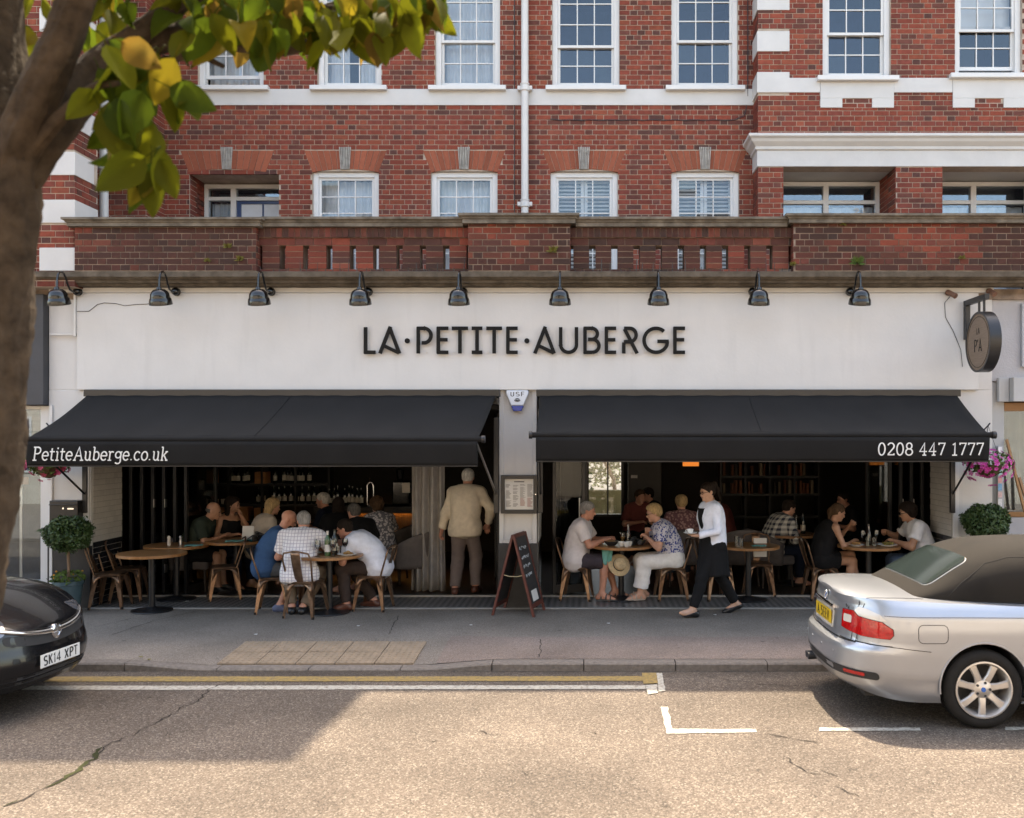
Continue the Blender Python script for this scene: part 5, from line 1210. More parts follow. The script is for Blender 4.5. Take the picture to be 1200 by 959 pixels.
# ------------------------------------------------------------------ bistro chairs
M['bistro'] = pm('copper_bronze_metal', (.155,.088,.054), .34, metal=.8, col2=(.37,.235,.155), scale=9, thr=(.35, .8), bump=.1, bscale=60)
def make_chair(label, loc, rz):
    """pressed-metal bistro chair, faces +X; seat height 0.45"""
    t = thing('bistro_chair', label, 'chair', loc, rz, 'copper metal bistro chairs')
    s = MB(); n = 10; sw, sd = .18, .18
    def outline(k, e):                                # rounded square seat
        a = 2 * math.pi * k / 40; c, q = math.cos(a), math.sin(a); p = 5
        r = (abs(c) ** p + abs(q) ** p) ** (-1 / p); return ((sw - e) * r * c, (sd - e) * r * q * (1.0 - .12 * (c < 0) * abs(c)))
    rings = [(0, .425), (0, .447), (.012, .455), (.05, .450), (.12, .449)]
    vs = []; fs = []
    for e, z in rings: vs += [(*outline(k, e), z) for k in range(40)]
    for i in range(len(rings) - 1): fs += [(i*40+k, i*40+(k+1)%40, (i+1)*40+(k+1)%40, (i+1)*40+k) for k in range(40)]
    fs.append(tuple((len(rings)-1)*40+k for k in range(40))); s.add(vs, fs); s.build('seat', M['bistro'], t, smooth=45, solid=.004)
    for sx in (1, -1):                                # four tapered folded-sheet legs
        for sy in (1, -1):
            g = MB(); top = Vector((sx * .165, sy * .165, .435)); bot = Vector((sx * .215, sy * .21, 0))
            def sec(t_, w):
                c = top.lerp(bot, t_); ax = Vector((-sx, 0, 0)); ay = Vector((0, -sy, 0))
                return [c, c + ax * w, c + ax * w + ay * .012, c + ax * .012 + ay * .012, c + ax * .012 + ay * w, c + ay * w]
            vs = []; L = [(0, .075), (.25, .062), (.6, .045), (.9, .034), (1, .03)]
            for a, w in L: vs += sec(a, w)
            fs = [(i*6+a, i*6+(a+1)%6, (i+1)*6+(a+1)%6, (i+1)*6+a) for i in range(len(L)-1) for a in range(6)]
            fs += [tuple(range(6)), tuple((len(L)-1)*6+a for a in range(5, -1, -1))]; g.add(vs, fs); recalc(g.build('leg', M['bistro'], t))
            f = MB(); f.lathe([(.014, 0.0005), (.018, .004), (.016, .03)], 8, (bot.x - sx * .012, bot.y - sy * .012, 0)); f.build('foot', M['rubber'], t)
    ap = MB()                                         # arched aprons between the legs
    for k in range(4):
        Mx = Matrix.Rotation(k * math.pi / 2, 4, 'Z'); n = 14; vs = []; fs = []
        for i in range(n + 1):
            u = -1 + 2 * i / n; zlo = .43 - .16 * abs(u) ** 3.2 - .012; off = .168 + .012 * abs(u) ** 3
            for z, y in ((zlo, off + (.43 - zlo) * .1), (.432, .168)): vs.append(Mx @ Vector((u * (.158 + (.43 - z) * .10), y, z)))
            if i: fs.append((2*i-2, 2*i, 2*i+1, 2*i-1))
        ap.add(vs, fs)
    ap.build('apron', M['bistro'], t, smooth=60, solid=.003)
    b = MB(); pts = []                                # bent tube frame of the back
    for sy, seq in ((1, range(0, 9)), (-1, range(8, -1, -1))):
        for i in seq:
            u = i / 8; z = .44 + .40 * min(1, u * 1.12); r = max(0, (u - .72) / .28)
            y = sy * (.165 + .035 * u) * (math.sqrt(max(0, 1 - r * r * .98)) if r > 0 else 1); x = -.15 - .125 * u - .0 * u
            z = .44 + .40 * (u if u < .72 else .72 + .28 * math.sin((u - .72) / .28 * math.pi / 2))
            pts.append((x, y, z))
    b.tube(pts, .0115, 8); b.build('back_frame', M['bistro'], t, smooth=60)
    sp = MB()
    def spf(u, v): w = .052 + .012 * v; return (-.165 - .115 * v - .012 * math.sin(v * 3.1), -w + 2 * w * u, .445 + .385 * v)
    sp.grid(spf, 4, 8); sp.build('back_splat', M['bistro'], t, smooth=180, solid=.004)
    return t
def chair_at(x, y, face, label):
    global CH
    Y = gy(y); loc = (px(x, Y), Y, 0.0 if Y < 12.33 else (.0065 if Y < 13.12 else .013))
    if CH is None: CH = make_chair(label, loc, R(face)); return CH
    c = copy_tree(CH); c.location = loc; c.rotation_euler = (0, 0, R(face)); c['label'] = label; return c
CH = None
chair_at(130, 712, 8, 'empty copper bistro chair at the front wooden table beside the topiary tree')
chair_at(152, 704, 10, 'empty copper bistro chair beside the tiled jamb behind the front table')
chair_at(263, 702, 205, 'empty copper bistro chair at the small table of the man in dark green')
chair_at(321, 716.5, 12, 'copper bistro chair under the bald man in the blue T-shirt')
chair_at(359, 722, 78, 'copper bistro chair under the grey haired man seen from behind')
chair_at(438, 714, 172, 'copper bistro chair under the man in white shirt and dark trousers')
chair_at(676, 702.5, -8, 'copper bistro chair under the man in shorts')
chair_at(786, 702.5, 186, 'copper bistro chair under the woman in white trousers')
chair_at(838, 702, 20, 'copper bistro chair half hidden behind the waitress')
chair_at(889, 698, -92, 'copper bistro chair with a paper bag behind the empty wooden table')
chair_at(962, 702, 6, 'copper bistro chair under the woman in the black dress')
chair_at(1080, 702, 176, 'copper bistro chair under the man with sunglasses')

# ------------------------------------------------------------------ tables
M['table_wood'] = pm('oiled_table_wood', (.36,.17,.065), .35, col2=(.25,.11,.04), scale=4, streak=(2, 14, 2), bump=.05)
def make_table(label, loc, r=.42):
    t = thing('bistro_table', label, 'table', loc, random.uniform(-.5, .5), 'round wooden bistro tables')
    for i in range(5):                                # top of glued boards
        a0, a1 = -r + 2 * r * i / 5 + .0008, -r + 2 * r * (i + 1) / 5 - .0008; m = MB(); n = 10; poly = []
        for k in range(n + 1): y = a0 + (a1 - a0) * k / n; poly.append((math.sqrt(max(0, r * r - y * y)), y))
        poly += [(-p[0], p[1]) for p in reversed(poly)]
        P = [];
        for p in poly:
            if not P or (abs(p[0] - P[-1][0]) + abs(p[1] - P[-1][1])) > 1e-6: P.append(p)
        m.prism(P, lambda p: (p[0], p[1], .715), lambda p: (p[0], p[1], .75)); recalc(m.build('table_board', M['table_wood'], t, bevel=.003))
    m = MB(); m.tube([(0, 0, .02), (0, 0, .70)], .04, 14); m.build('column', M['black_metal'], t, smooth=50)
    m = MB(); m.lathe([(.25, .0), (.255, .006), (.25, .014), (.10, .024), (.06, .05), (.041, .06)], 28); m.build('base', M['black_metal'], t, smooth=40)
    m = MB(); m.box(-.2, -.02, .69, .2, .02, .7145); m.box(-.02, -.2, .688, .02, .2, .7143); m.build('top_bracket', M['black_metal'], t)
    return t
TBL = None
def table_at(x, y, label):
    global TBL
    Y = gy(y); loc = (px(x, Y), Y, 0.001 if Y < 12.2 else .010 if Y < 13.1 else .032)
    if TBL is None: TBL = make_table(label, loc); return TBL
    c = copy_tree(TBL); c.location = loc; c.rotation_euler = (0, 0, random.uniform(-.5, .5)); c['label'] = label; return c
T = {}
T['a'] = table_at(178, 716, 'empty round wooden table on the pavement beside the topiary tree')
T['b'] = table_at(207, 703, 'round wooden table with shakers behind the empty front table')
T['c'] = table_at(277, 697.5, 'round wooden table of the couple sitting just inside the left opening')
T['d'] = table_at(386, 718.5, 'round wooden table with the wine bottle shared by three men')
T['e'] = table_at(728, 703, 'round wooden table of the couple right of the pilaster')
T['f'] = table_at(877, 704, 'empty round wooden table beside the waitress')
T['g'] = table_at(1018, 704, 'round wooden table between the woman in black and the man with sunglasses')
T['h'] = table_at(925, 686, 'round wooden table inside next to the person in the checked shirt')

# ------------------------------------------------------------------ upholstered armchairs inside
M['upholstery'] = pm('grey_upholstery', (.135,.12,.115), .95, var=.12, scale=12, bump=.2, bscale=200)
M['dark_leg'] = pm('dark_wood_leg', (.03,.02,.015), .5, var=.2)
def make_armchair(label, loc, rz, w=.62):
    t = thing('armchair', label, 'armchair', loc, rz, 'grey upholstered dining armchairs')
    m = MB(); m.box(-.27, -w / 2 + .06, .33, .28, w / 2 - .06, .47); m.build('seat', M['upholstery'], t, bevel=.035, seg=3)
    m = MB()
    def bf(u, v):
        a = R(-100 + 200 * u); r = .31; x = -.02 - r * math.cos(a); y = (w / 2) * math.sin(a) / math.sin(R(100))
        h = .86 - .20 * abs(2 * u - 1) ** 2.2; return (x - .06 * v * math.cos(a), y * (1 + .05 * v), .34 + (h - .34) * v)
    m.grid(bf, 24, 6); m.build('backrest', M['upholstery'], t, smooth=180, solid=.06)
    for x in (-.22, .23):
        for y in (-w / 2 + .1, w / 2 - .1): m = MB(); m.tube([(x, y, .34), (x * 1.08, y * 1.08, 0.001)], [.022, .014], 8); m.build('leg', M['dark_leg'], t)
    return t
AC = None
def armchair_at(x, Y, face, label):
    global AC
    loc = (px(x, Y), Y, .0125)
    if AC is None: AC = make_armchair(label, loc, R(face)); return AC
    c = copy_tree(AC); c.location = loc; c.rotation_euler = (0, 0, R(face)); c['label'] = label; return c
armchair_at(226, 13.62, 5, 'grey armchair under the man in the dark green T-shirt')
armchair_at(478, 13.75, 165, 'empty grey armchair beside the entrance curtain')
armchair_at(800, 14.2, 92, 'grey armchair under the blonde woman in the pink top')
armchair_at(866, 14.2, 100, 'empty grey armchair right of the waitress behind the empty table')
armchair_at(903, 14.1, 15, 'grey armchair under the person in the checked shirt')
armchair_at(330, 13.85, 25, 'grey armchair under the blonde woman behind the bald man')
armchair_at(455, 14.6, 175, 'grey armchair under the curly haired woman by the bar')

# ------------------------------------------------------------------ things on the tables
M['ceramic'] = pm('white_ceramic', (.72,.72,.70), .2, var=.02); M['dark_bowl'] = pm('dark_stoneware', (.03,.03,.032), .4, var=.15); M['teal'] = pm('teal_napkin', (.16,.42,.38), .9, var=.12, scale=8)
M['green_glass'] = pm('green_wine_glass_bottle', (.03,.08,.02), .08, var=.1, coat=.4); M['foil'] = pm('pale_foil', (.55,.55,.52), .3, metal=.3, var=.05); M['red_wine'] = pm('red_wine', (.06,.005,.008), .1, var=.1)
M['amber'] = pm('amber_drink', (.28,.13,.03), .15, var=.1); M['food_green'] = pm('salad', (.12,.17,.03), .7, col2=(.35,.22,.07), scale=40, bump=.6, bscale=60); M['bread'] = pm('golden_food', (.45,.26,.09), .7, col2=(.3,.14,.05), scale=30, bump=.5, bscale=50); M['straw'] = pm('straw_hat', (.55,.42,.26), .85, var=.2, scale=60, bump=.4, bscale=150)
def tpos(k, dx, dy): t = T[k]; return (t.location.x + dx, t.location.y + dy, t.location.z + .7515)
def put(m, name, mat, k, dx, dy, label, cat, grp=None, smooth=40, rz=0, dz=0):
    o = m.build(name, mat, smooth=smooth); p = tpos(k, dx, dy); o.location = (p[0], p[1], p[2] + dz); o.rotation_euler = (0, 0, rz); return tag(o, label, cat, grp)
def wineglass(k, dx, dy, label, wine=None):
    m = MB(); m.lathe([(.033, 0), (.03, .004), (.005, .01), (.004, .085), (.02, .10), (.036, .13), (.038, .16), (.032, .20), (.031, .20), (.036, .16), (.034, .13), (.018, .104), (0, .10)], 14); o = put(m, 'wine_glass', M['glass_clear'], k, dx, dy, label, 'glass', 'glasses on the tables')
    if wine: q = MB(); q.lathe([(0, .106), (.018, .108), (.033, .13), (.0355, .15), (0, .15)], 14); q.build('wine', wine, o, smooth=40)
def tumbler(k, dx, dy, label, drink=None, h=.11):
    m = MB(); m.lathe([(.03, 0), (.036, h), (.034, h), (.0285, .006), (0, .006)], 14); o = put(m, 'tumbler', M['glass_clear'], k, dx, dy, label, 'glass', 'glasses on the tables')
    if drink: q = MB(); q.lathe([(0, .008), (.028, .008), (.0325, h * .7), (0, h * .7)], 14); q.build('drink', drink, o, smooth=40)
def plate(k, dx, dy, r, food, label):
    m = MB(); m.lathe([(r * .6, 0), (r * .62, .006), (r, .02), (r * 1.0, .024), (r * .64, .012), (0, .011)], 24); o = put(m, 'plate', M['ceramic'], k, dx, dy, label, 'plate', 'plates on the tables')
    if food:
        q = MB()
        for i in range(14): a = random.uniform(0, 6.28); rr_ = r * .5 * random.random(); q.ball((rr_ * math.cos(a), rr_ * math.sin(a), .022 + random.uniform(0, .02)), (random.uniform(.015, .03), random.uniform(.015, .03), random.uniform(.01, .02)), 6, 4)
        q.build('food', food, o, smooth=60)
def shaker(k, dx, dy, label, mat): m = MB(); m.lathe([(.022, 0), (.024, .05), (.018, .085), (.022, .10), (.022, .115), (.01, .13), (0, .13)], 12); put(m, 'shaker', mat, k, dx, dy, label, 'shaker')
def napkin(k, dx, dy, w, d, rz, label, mat=None):
    m = MB(); m.grid(lambda u, v: ((u - .5) * w, (v - .5) * d, .004 + .01 * abs(math.sin(u * 5 + v * 3))), 8, 8); put(m, 'napkin', mat or M['teal'], k, dx, dy, label, 'napkin', 'napkins on the tables', 180, rz).modifiers.new('solid', 'SOLIDIFY').thickness = .004
def bowl(k, dx, dy, r, mat, food, label):
    m = MB(); m.lathe([(r * .5, 0), (r * .85, .03), (r, .065), (r * .95, .065), (r * .8, .034), (r * .4, .008), (0, .008)], 20); o = put(m, 'bowl', mat, k, dx, dy, label, 'bowl', 'bowls on the tables')
    if food:
        q = MB(); q.ball((0, 0, .045), (r * .8, r * .8, .03), 14, 6); q.build('food', food, o, smooth=60)
def carafe(k, dx, dy, label):
    m = MB(); m.lathe([(.04, 0), (.042, .12), (.03, .17), (.016, .2), (.018, .28), (.016, .28), (.014, .2), (.038, .12), (.036, .006), (0, .006)], 14); put(m, 'carafe', M['glass_clear'], k, dx, dy, label, 'bottle', 'water bottles on the tables')
def wine_bottle(k, dx, dy, label):
    m = MB(); m.lathe([(0, 0), (.037, 0), (.037, .19), (.03, .225), (.0145, .25), (.0145, .27)], 16); o = put(m, 'wine_bottle', M['green_glass'], k, dx, dy, label, 'bottle')
    q = MB(); q.lathe([(.0152, .262), (.0155, .31), (0, .312)], 14, cap=False); q.build('foil_cap', M['foil'], o, smooth=40); q = MB(); q.lathe([(.0376, .05), (.0376, .14)], 16, cap=False); q.build('paper_label', M['paper'], o, smooth=40)
shaker('b', -.06, -.1, 'pale salt shaker next to the pepper mill on the table with shakers', M['cup']); shaker('b', .08, -.06, 'grey pepper mill next to the salt shaker', M['steel'])
napkin('b', .30, -.15, .22, .16, .2, 'flat teal napkin on the table with shakers')
napkin('c', .05, -.2, .24, .2, .3, 'crumpled teal napkin in front of the couple inside the left opening'); napkin('c', .28, -.1, .2, .2, .9, 'darker folded napkin beside the camera', pm('dark_teal', (.03,.17,.2), .9, var=.1))
m = MB(); m.add([(-.08, 0, 0), (.08, 0, 0), (.08, .03, .2), (-.08, .03, .2), (-.08, .09, 0), (.08, .09, 0)], [(0, 1, 2, 3), (3, 2, 5, 4)]); put(m, 'menu_card', M['paper'], 'c', .18, -.06, 'white folded menu card held by the man in dark green', 'menu')
def camera_on(k, dx, dy, label):
    t = thing('camera', label, 'camera', tpos(k, dx, dy), .6); m = MB(); m.box(-.07, -.03, .001, .07, .03, .09); m.box(-.025, -.03, .0905, .025, .03, .12); m.build('body', M['black_metal'], t, bevel=.01)
    m = MB(); m.tube([(0, -.03, .05), (0, -.12, .05)], [.035, .038], 14); m.build('lens', M['black_gloss'], t, smooth=50); m = MB(); m.tube([(-.07, 0, .08), (-.13, .03, .03), (-.12, .06, .006), (0, .09, .006), (.1, .05, .006), (.09, .02, .06), (.07, 0, .08)], .007, 5); m.build('strap', M['black_metal'], t, smooth=60)
camera_on('c', .36, -.18, 'black camera with strap lying on the table of the couple inside the left opening')
wine_bottle('d', .02, -.16, 'green wine bottle with a pale cap on the table of the three men')
for dx, dy, w_, lb in ((.10, -.2, M['red_wine'], 'glass of red wine next to the green wine bottle'), (-.08, -.24, None, 'empty wine glass in front of the grey haired man'), (-.16, -.1, None, 'wine glass before the bald man in blue'), (.2, .0, M['red_wine'], 'wine glass by the man with spectacles')): wineglass('d', dx, dy, lb, w_)
tumbler('d', .14, -.08, 'water tumbler behind the glass of red wine'); bottle(*tpos('d', .08, -.05), 'dark bottle between the glasses on the table of the three men', 'dark bottles'); plate('d', .26, -.14, .12, M['bread'], 'plate of food before the man with spectacles'); plate('d', -.22, -.02, .12, M['food_green'], 'plate of salad before the bald man in blue')
bowl('e', -.14, -.12, .1, M['dark_bowl'], M['bread'], 'dark bowl of food in front of the man in shorts'); bowl('e', .24, -.06, .1, M['dark_bowl'], M['food_green'], 'dark bowl in front of the woman in white trousers')
tumbler('e', .02, -.02, 'glass of amber drink in the middle of the couple\'s table', M['amber'], .16); carafe('e', .1, .06, 'clear water bottle beside the amber drink')
for dx, dy, lb in ((0, -.24, 'small white dish at the edge of the couple\'s table'), (.1, -.22, 'white dish beside the dark bowl'), (.06, -.3, 'white cup nearest the table edge of the couple')): bowl('e', dx, dy, .045, M['ceramic'], None, lb)
tumbler('e', .15, -.1, 'water tumbler by the clear bottle'); camera_on('e', .18, -.1, 'black camera lying on the table between the couple')
tumbler('f', -.12, -.12, 'water tumbler on the empty table beside the waitress', None, .1); tumbler('f', -.16, -.02, 'second tumbler on the empty table beside the waitress', None, .12); napkin('f', .12, -.14, .2, .12, .1, 'flat teal napkin on the empty table beside the waitress')
plate('g', -.2, -.1, .11, M['bread'], 'plate in front of the woman in black'); plate('g', .22, -.1, .14, M['food_green'], 'large plate of salad in front of the man with sunglasses'); carafe('g', .02, .06, 'clear water bottle on the table of the woman in black')
for dx, dy, lb in ((-.08, 0, 'wine glass left of the water bottle on the right hand table'), (.12, .05, 'wine glass right of the water bottle on the right hand table')): wineglass('g', dx, dy, lb)
tumbler('g', .04, -.12, 'tumbler before the water bottle on the right hand table'); tumbler('g', -.03, -.06, 'tumbler beside the plate of the woman in black')
carafe('h', .1, 0, 'clear bottle on the inside table'); bottle(*tpos('h', .2, -.02), 'dark bottle on the inside table', 'dark bottles'); napkin('h', -.12, -.1, .22, .18, .2, 'teal napkin on the inside table'); wineglass('h', 0, .1, 'wine glass on the inside table')
bg_ = thing('paper_bag', 'white paper bag hanging on the back of the bistro chair behind the empty table', 'bag', (px(891, 13.1), 13.12, .57)); m = MB(); m.box(-.09, -.02, 0, .09, .02, .26); m.build('bag_body', M['paper'], bg_, bevel=.004); m = MB(); m.box(-.045, -.0225, .10, .045, -.0205, .19); m.build('bag_print', M['label_pap'], bg_)

# ------------------------------------------------------------------ A-board
ab = thing('pavement_sign', 'red framed chalkboard A-board standing before the pilaster', 'sign board', (px(608, 12.0), 12.0, 0), R(-13))
M['red_wood'] = pm('red_stained_wood', (.10,.024,.016), .5, var=.25, scale=12); M['chalkboard'] = pm('chalkboard', (.014,.015,.016), .6, col2=(.035,.036,.038), scale=5); M['chalk'] = pm('chalk', (.5,.55,.58), .95, var=.2)
for s in (-1, 1):
    Mx = Matrix.Translation((0, 0, 0)); a0, a1 = Vector((s * .285, 0, 0)), Vector((s * .02, 0, 1.02)); d = (a1 - a0); n_ = Vector((d.z, 0, -d.x)).normalized() * s
    for nm, ya, yb in (('stile', -.26, -.22), ('stile', .22, .26)):
        m = MB(); vs = [a0 + Vector((0, ya, 0)), a0 + Vector((0, yb, 0)), a1 + Vector((0, yb, 0)), a1 + Vector((0, ya, 0))]; vs = vs + [v - n_ * .03 for v in vs]
        m.add(vs, [(0, 1, 2, 3), (7, 6, 5, 4), (0, 4, 5, 1), (1, 5, 6, 2), (2, 6, 7, 3), (3, 7, 4, 0)]); recalc(m.build(nm, M['red_wood'], ab, bevel=.003))
    for nm, t0, t1 in (('rail', .96, 1.0), ('rail', .10, .15)):
        m = MB(); vs = [a0 + d * t0 + Vector((0, -.22, 0)), a0 + d * t0 + Vector((0, .22, 0)), a0 + d * t1 + Vector((0, .22, 0)), a0 + d * t1 + Vector((0, -.22, 0))]; vs = [v - n_ * .002 for v in vs] + [v - n_ * .028 for v in vs]
        m.add(vs, [(0, 1, 2, 3), (7, 6, 5, 4), (0, 4, 5, 1), (1, 5, 6, 2), (2, 6, 7, 3), (3, 7, 4, 0)]); recalc(m.build(nm, M['red_wood'], ab))
    m = MB(); vs = [a0 + d * .15 + Vector((0, -.22, 0)), a0 + d * .15 + Vector((0, .22, 0)), a0 + d * .96 + Vector((0, .22, 0)), a0 + d * .96 + Vector((0, -.22, 0))]; vs = [v - n_ * .01 for v in vs] + [v - n_ * .018 for v in vs]
    m.add(vs, [(0, 1, 2, 3), (7, 6, 5, 4), (0, 4, 5, 1), (1, 5, 6, 2), (2, 6, 7, 3), (3, 7, 4, 0)]); recalc(m.build('board', M['chalkboard'], ab))
    if s > 0:
        m = MB()                                       # chalk scribbles
        for r_ in range(4):
            t = .82 - r_ * .11; y = -.17; pts = []
            while y < .17 * random.uniform(.6, 1): pts.append((y, t + random.uniform(-.025, .025))); y += .012
            for i in range(len(pts) - 1):
                if i % 7 == 6: continue
                p = a0 + d * pts[i][1] + Vector((0, pts[i][0], 0)) - n_ * .008; q = a0 + d * pts[i+1][1] + Vector((0, pts[i+1][0], 0)) - n_ * .008; m.tube([p, q], .0028, 4, caps=False)
        m.build('chalk_writing', M['chalk'], ab)
        m = MB(); vs = [a0 + d * .17 + Vector((0, -.12, 0)), a0 + d * .17 + Vector((0, .12, 0)), a0 + d * .30 + Vector((0, .12, 0)), a0 + d * .30 + Vector((0, -.12, 0))]; m.add([v - n_ * .0085 for v in vs], [(0, 1, 2, 3)]); m.build('paper_note', M['paper'], ab)
m = MB(); m.tube([(-.15, -.24, .52), (-.05, -.24, .495), (.05, -.24, .495), (.15, -.24, .52)], .006, 5); m.build('stay_cord', pm('cord', (.4,.33,.2), .9), ab, smooth=60)
# ------------------------------------------------------------------ people: smooth bodies grown from blended limbs
def V(*a): return np.array(a, dtype=float)
def nrm(a): return a / (np.linalg.norm(a) + 1e-12)
def polygonize(prims, h, noise=0, nseed=0, pad=.03):
    """union of tapered limbs / ellipsoids with smooth blending -> (verts, quads)"""
    lo = np.full(3, 1e9); hi = np.full(3, -1e9)
    for p in prims:
        if p.get('sub'): continue
        if p['t'] == 'c': pts = np.array([p['a'] - p['ra'], p['a'] + p['ra'], p['b'] - p['rb'], p['b'] + p['rb']])
        else: r = np.max(p['r']); pts = np.array([p['c'] - r, p['c'] + r])
        lo = np.minimum(lo, pts.min(0)); hi = np.maximum(hi, pts.max(0))
    lo -= pad + 2 * h; hi += pad + 2 * h
    n = np.ceil((hi - lo) / h).astype(int) + 1
    ax = [lo[i] + h * np.arange(n[i]) for i in range(3)]
    F = np.full(n, .5)
    for p in prims:
        k = p.get('k', .02); m = k + 3 * h
        if p['t'] == 'c': pl = np.minimum(p['a'] - p['ra'], p['b'] - p['rb']) - m; ph = np.maximum(p['a'] + p['ra'], p['b'] + p['rb']) + m
        else: r = np.max(p['r']); pl = p['c'] - r - m; ph = p['c'] + r + m
        i0 = np.clip(np.floor((pl - lo) / h).astype(int), 0, n - 1); i1 = np.clip(np.ceil((ph - lo) / h).astype(int) + 1, 1, n)
        if np.any(i1 <= i0): continue
        X = ax[0][i0[0]:i1[0], None, None]; Y = ax[1][None, i0[1]:i1[1], None]; Z = ax[2][None, None, i0[2]:i1[2]]
        if p['t'] == 'c':
            ba = p['b'] - p['a']; bb = ba @ ba + 1e-12
            px_, py_, pz_ = X - p['a'][0], Y - p['a'][1], Z - p['a'][2]
            t = np.clip((px_ * ba[0] + py_ * ba[1] + pz_ * ba[2]) / bb, 0, 1)
            d = np.sqrt((px_ - t * ba[0]) ** 2 + (py_ - t * ba[1]) ** 2 + (pz_ - t * ba[2]) ** 2) - (p['ra'] + (p['rb'] - p['ra']) * t)
        else:
            q = [X - p['c'][0], Y - p['c'][1], Z - p['c'][2]]; Rm = p.get('R'); r = p['r']
            if Rm is not None: q = [Rm[0][i] * q[0] + Rm[1][i] * q[1] + Rm[2][i] * q[2] for i in range(3)]
            L = np.sqrt((q[0] / r[0]) ** 2 + (q[1] / r[1]) ** 2 + (q[2] / r[2]) ** 2)
            L2 = np.sqrt((q[0] / r[0] ** 2) ** 2 + (q[1] / r[1] ** 2) ** 2 + (q[2] / r[2] ** 2) ** 2) + 1e-9
            d = L * (L - 1) / L2
            d = np.where(L < .05, -np.min(r), d)
        for (pt, nv) in p.get('cut', ()):
            d = np.maximum(d, (X - pt[0]) * nv[0] + (Y - pt[1]) * nv[1] + (Z - pt[2]) * nv[2])
        sl = (slice(i0[0], i1[0]), slice(i0[1], i1[1]), slice(i0[2], i1[2])); f = F[sl]
        if p.get('sub'):
            hh = np.clip(.5 - .5 * (f + d) / k, 0, 1); F[sl] = f * (1 - hh) + (-d) * hh + k * hh * (1 - hh)
        else:
            hh = np.clip(.5 + .5 * (d - f) / k, 0, 1); F[sl] = d * (1 - hh) + f * hh - k * hh * (1 - hh)
    if noise:
        rs = np.random.RandomState(nseed); X, Y, Z = np.meshgrid(*ax, indexing='ij')
        for fr, am in ((16, 1), (31, .6), (58, .35)):
            a = rs.uniform(-1, 1, (3, 3)) * fr; ph = rs.uniform(0, 6, 3)
            F = F + noise * am * np.sin(a[0,0]*X + a[0,1]*Y + a[0,2]*Z + ph[0]) * np.sin(a[1,0]*X + a[1,1]*Y + a[1,2]*Z + ph[1] + .7 * np.sin(a[2,0]*X + a[2,2]*Z))
    ins = F < 0; c = np.zeros(np.array(F.shape) - 1, dtype=int)
    for i in (0, 1):
        for j in (0, 1):
            for k in (0, 1): c += ins[i:F.shape[0]-1+i, j:F.shape[1]-1+j, k:F.shape[2]-1+k]
    act = (c > 0) & (c < 8); idx = np.full(act.shape, -1); I = np.argwhere(act); idx[act] = np.arange(len(I))
    acc = np.zeros((len(I), 3)); cnt = np.zeros(len(I))
    for a in range(3):
        b1, b2 = [q for q in range(3) if q != a]
        for u in (0, 1):
            for v in (0, 1):
                o = np.zeros(3, int); o[b1] = u; o[b2] = v; e = o.copy(); e[a] = 1
                P = I + o; Q = I + e; f0 = F[P[:,0], P[:,1], P[:,2]]; f1 = F[Q[:,0], Q[:,1], Q[:,2]]; s = (f0 < 0) != (f1 < 0)
                t = np.where(s, f0 / np.where(f0 == f1, 1, f0 - f1), 0); pos = P.astype(float); pos[:, a] += t
                acc[s] += pos[s]; cnt[s] += 1
    verts = lo + h * acc / cnt[:, None]
    quads = []
    for a in range(3):
        b1, b2 = (a + 1) % 3, (a + 2) % 3
        A = [slice(None)] * 3; B = [slice(None)] * 3; A[a] = slice(0, -1); B[a] = slice(1, None)
        ch = ins[tuple(A)] != ins[tuple(B)]; E = np.argwhere(ch); inn = ins[tuple(A)][ch]
        ok = (E[:, b1] > 0) & (E[:, b2] > 0) & (E[:, b1] < act.shape[b1]) & (E[:, b2] < act.shape[b2]); E = E[ok]; inn = inn[ok]
        def cell(d1, d2): q = E.copy(); q[:, b1] -= d1; q[:, b2] -= d2; return idx[q[:,0], q[:,1], q[:,2]]
        q = np.stack([cell(1, 1), cell(0, 1), cell(0, 0), cell(1, 0)], 1); q[~inn] = q[~inn][:, ::-1]; quads.append(q)
    q = np.concatenate(quads); q = q[(q >= 0).all(1)]
    return verts, q
def mesh_from(name, chunks, mat, parent, colors=None):
    vs = []; qs = []; b = 0
    for v, q in chunks: vs.append(v); qs.append(q + b); b += len(v)
    v = np.concatenate(vs); q = np.concatenate(qs)
    me = bpy.data.meshes.new(name); me.vertices.add(len(v)); me.vertices.foreach_set('co', v.astype(np.float32).ravel())
    me.loops.add(q.size); me.loops.foreach_set('vertex_index', q.astype(np.int32).ravel()); me.polygons.add(len(q)); me.polygons.foreach_set('loop_start', np.arange(0, q.size, 4, dtype=np.int32))
    me.update(calc_edges=True); me.validate(); me.polygons.foreach_set('use_smooth', np.ones(len(me.polygons), dtype=bool))
    return link_mesh(name, me, mat, parent)
def cap(a, b, ra, rb, k=.03, **kw): return dict(t='c', a=np.array(a, float), b=np.array(b, float), ra=ra, rb=rb, k=k, **kw)
def ell(c, r, k=.02, Rm=None, **kw): return dict(t='e', c=np.array(c, float), r=np.array(r, float), k=k, R=Rm, **kw)
def ik(S, T, l1, l2, hint):
    d = T - S; L = min(np.linalg.norm(d), (l1 + l2) * .995); T = S + nrm(d) * L; d = nrm(d)
    a = (l1 * l1 - l2 * l2 + L * L) / (2 * L); hgt = math.sqrt(max(0, l1 * l1 - a * a)); hv = hint - d * (hint @ d)
    return S + d * a + nrm(hv) * hgt, T
def skin_mat(name, c):
    m = pm(name, c, .5, var=.09, scale=25, bump=.08, bscale=120); _, _, b = nodes_of(m); b.inputs['Subsurface Weight'].default_value = .12; b.inputs['Subsurface Radius'].default_value = (.012, .005, .003); return m
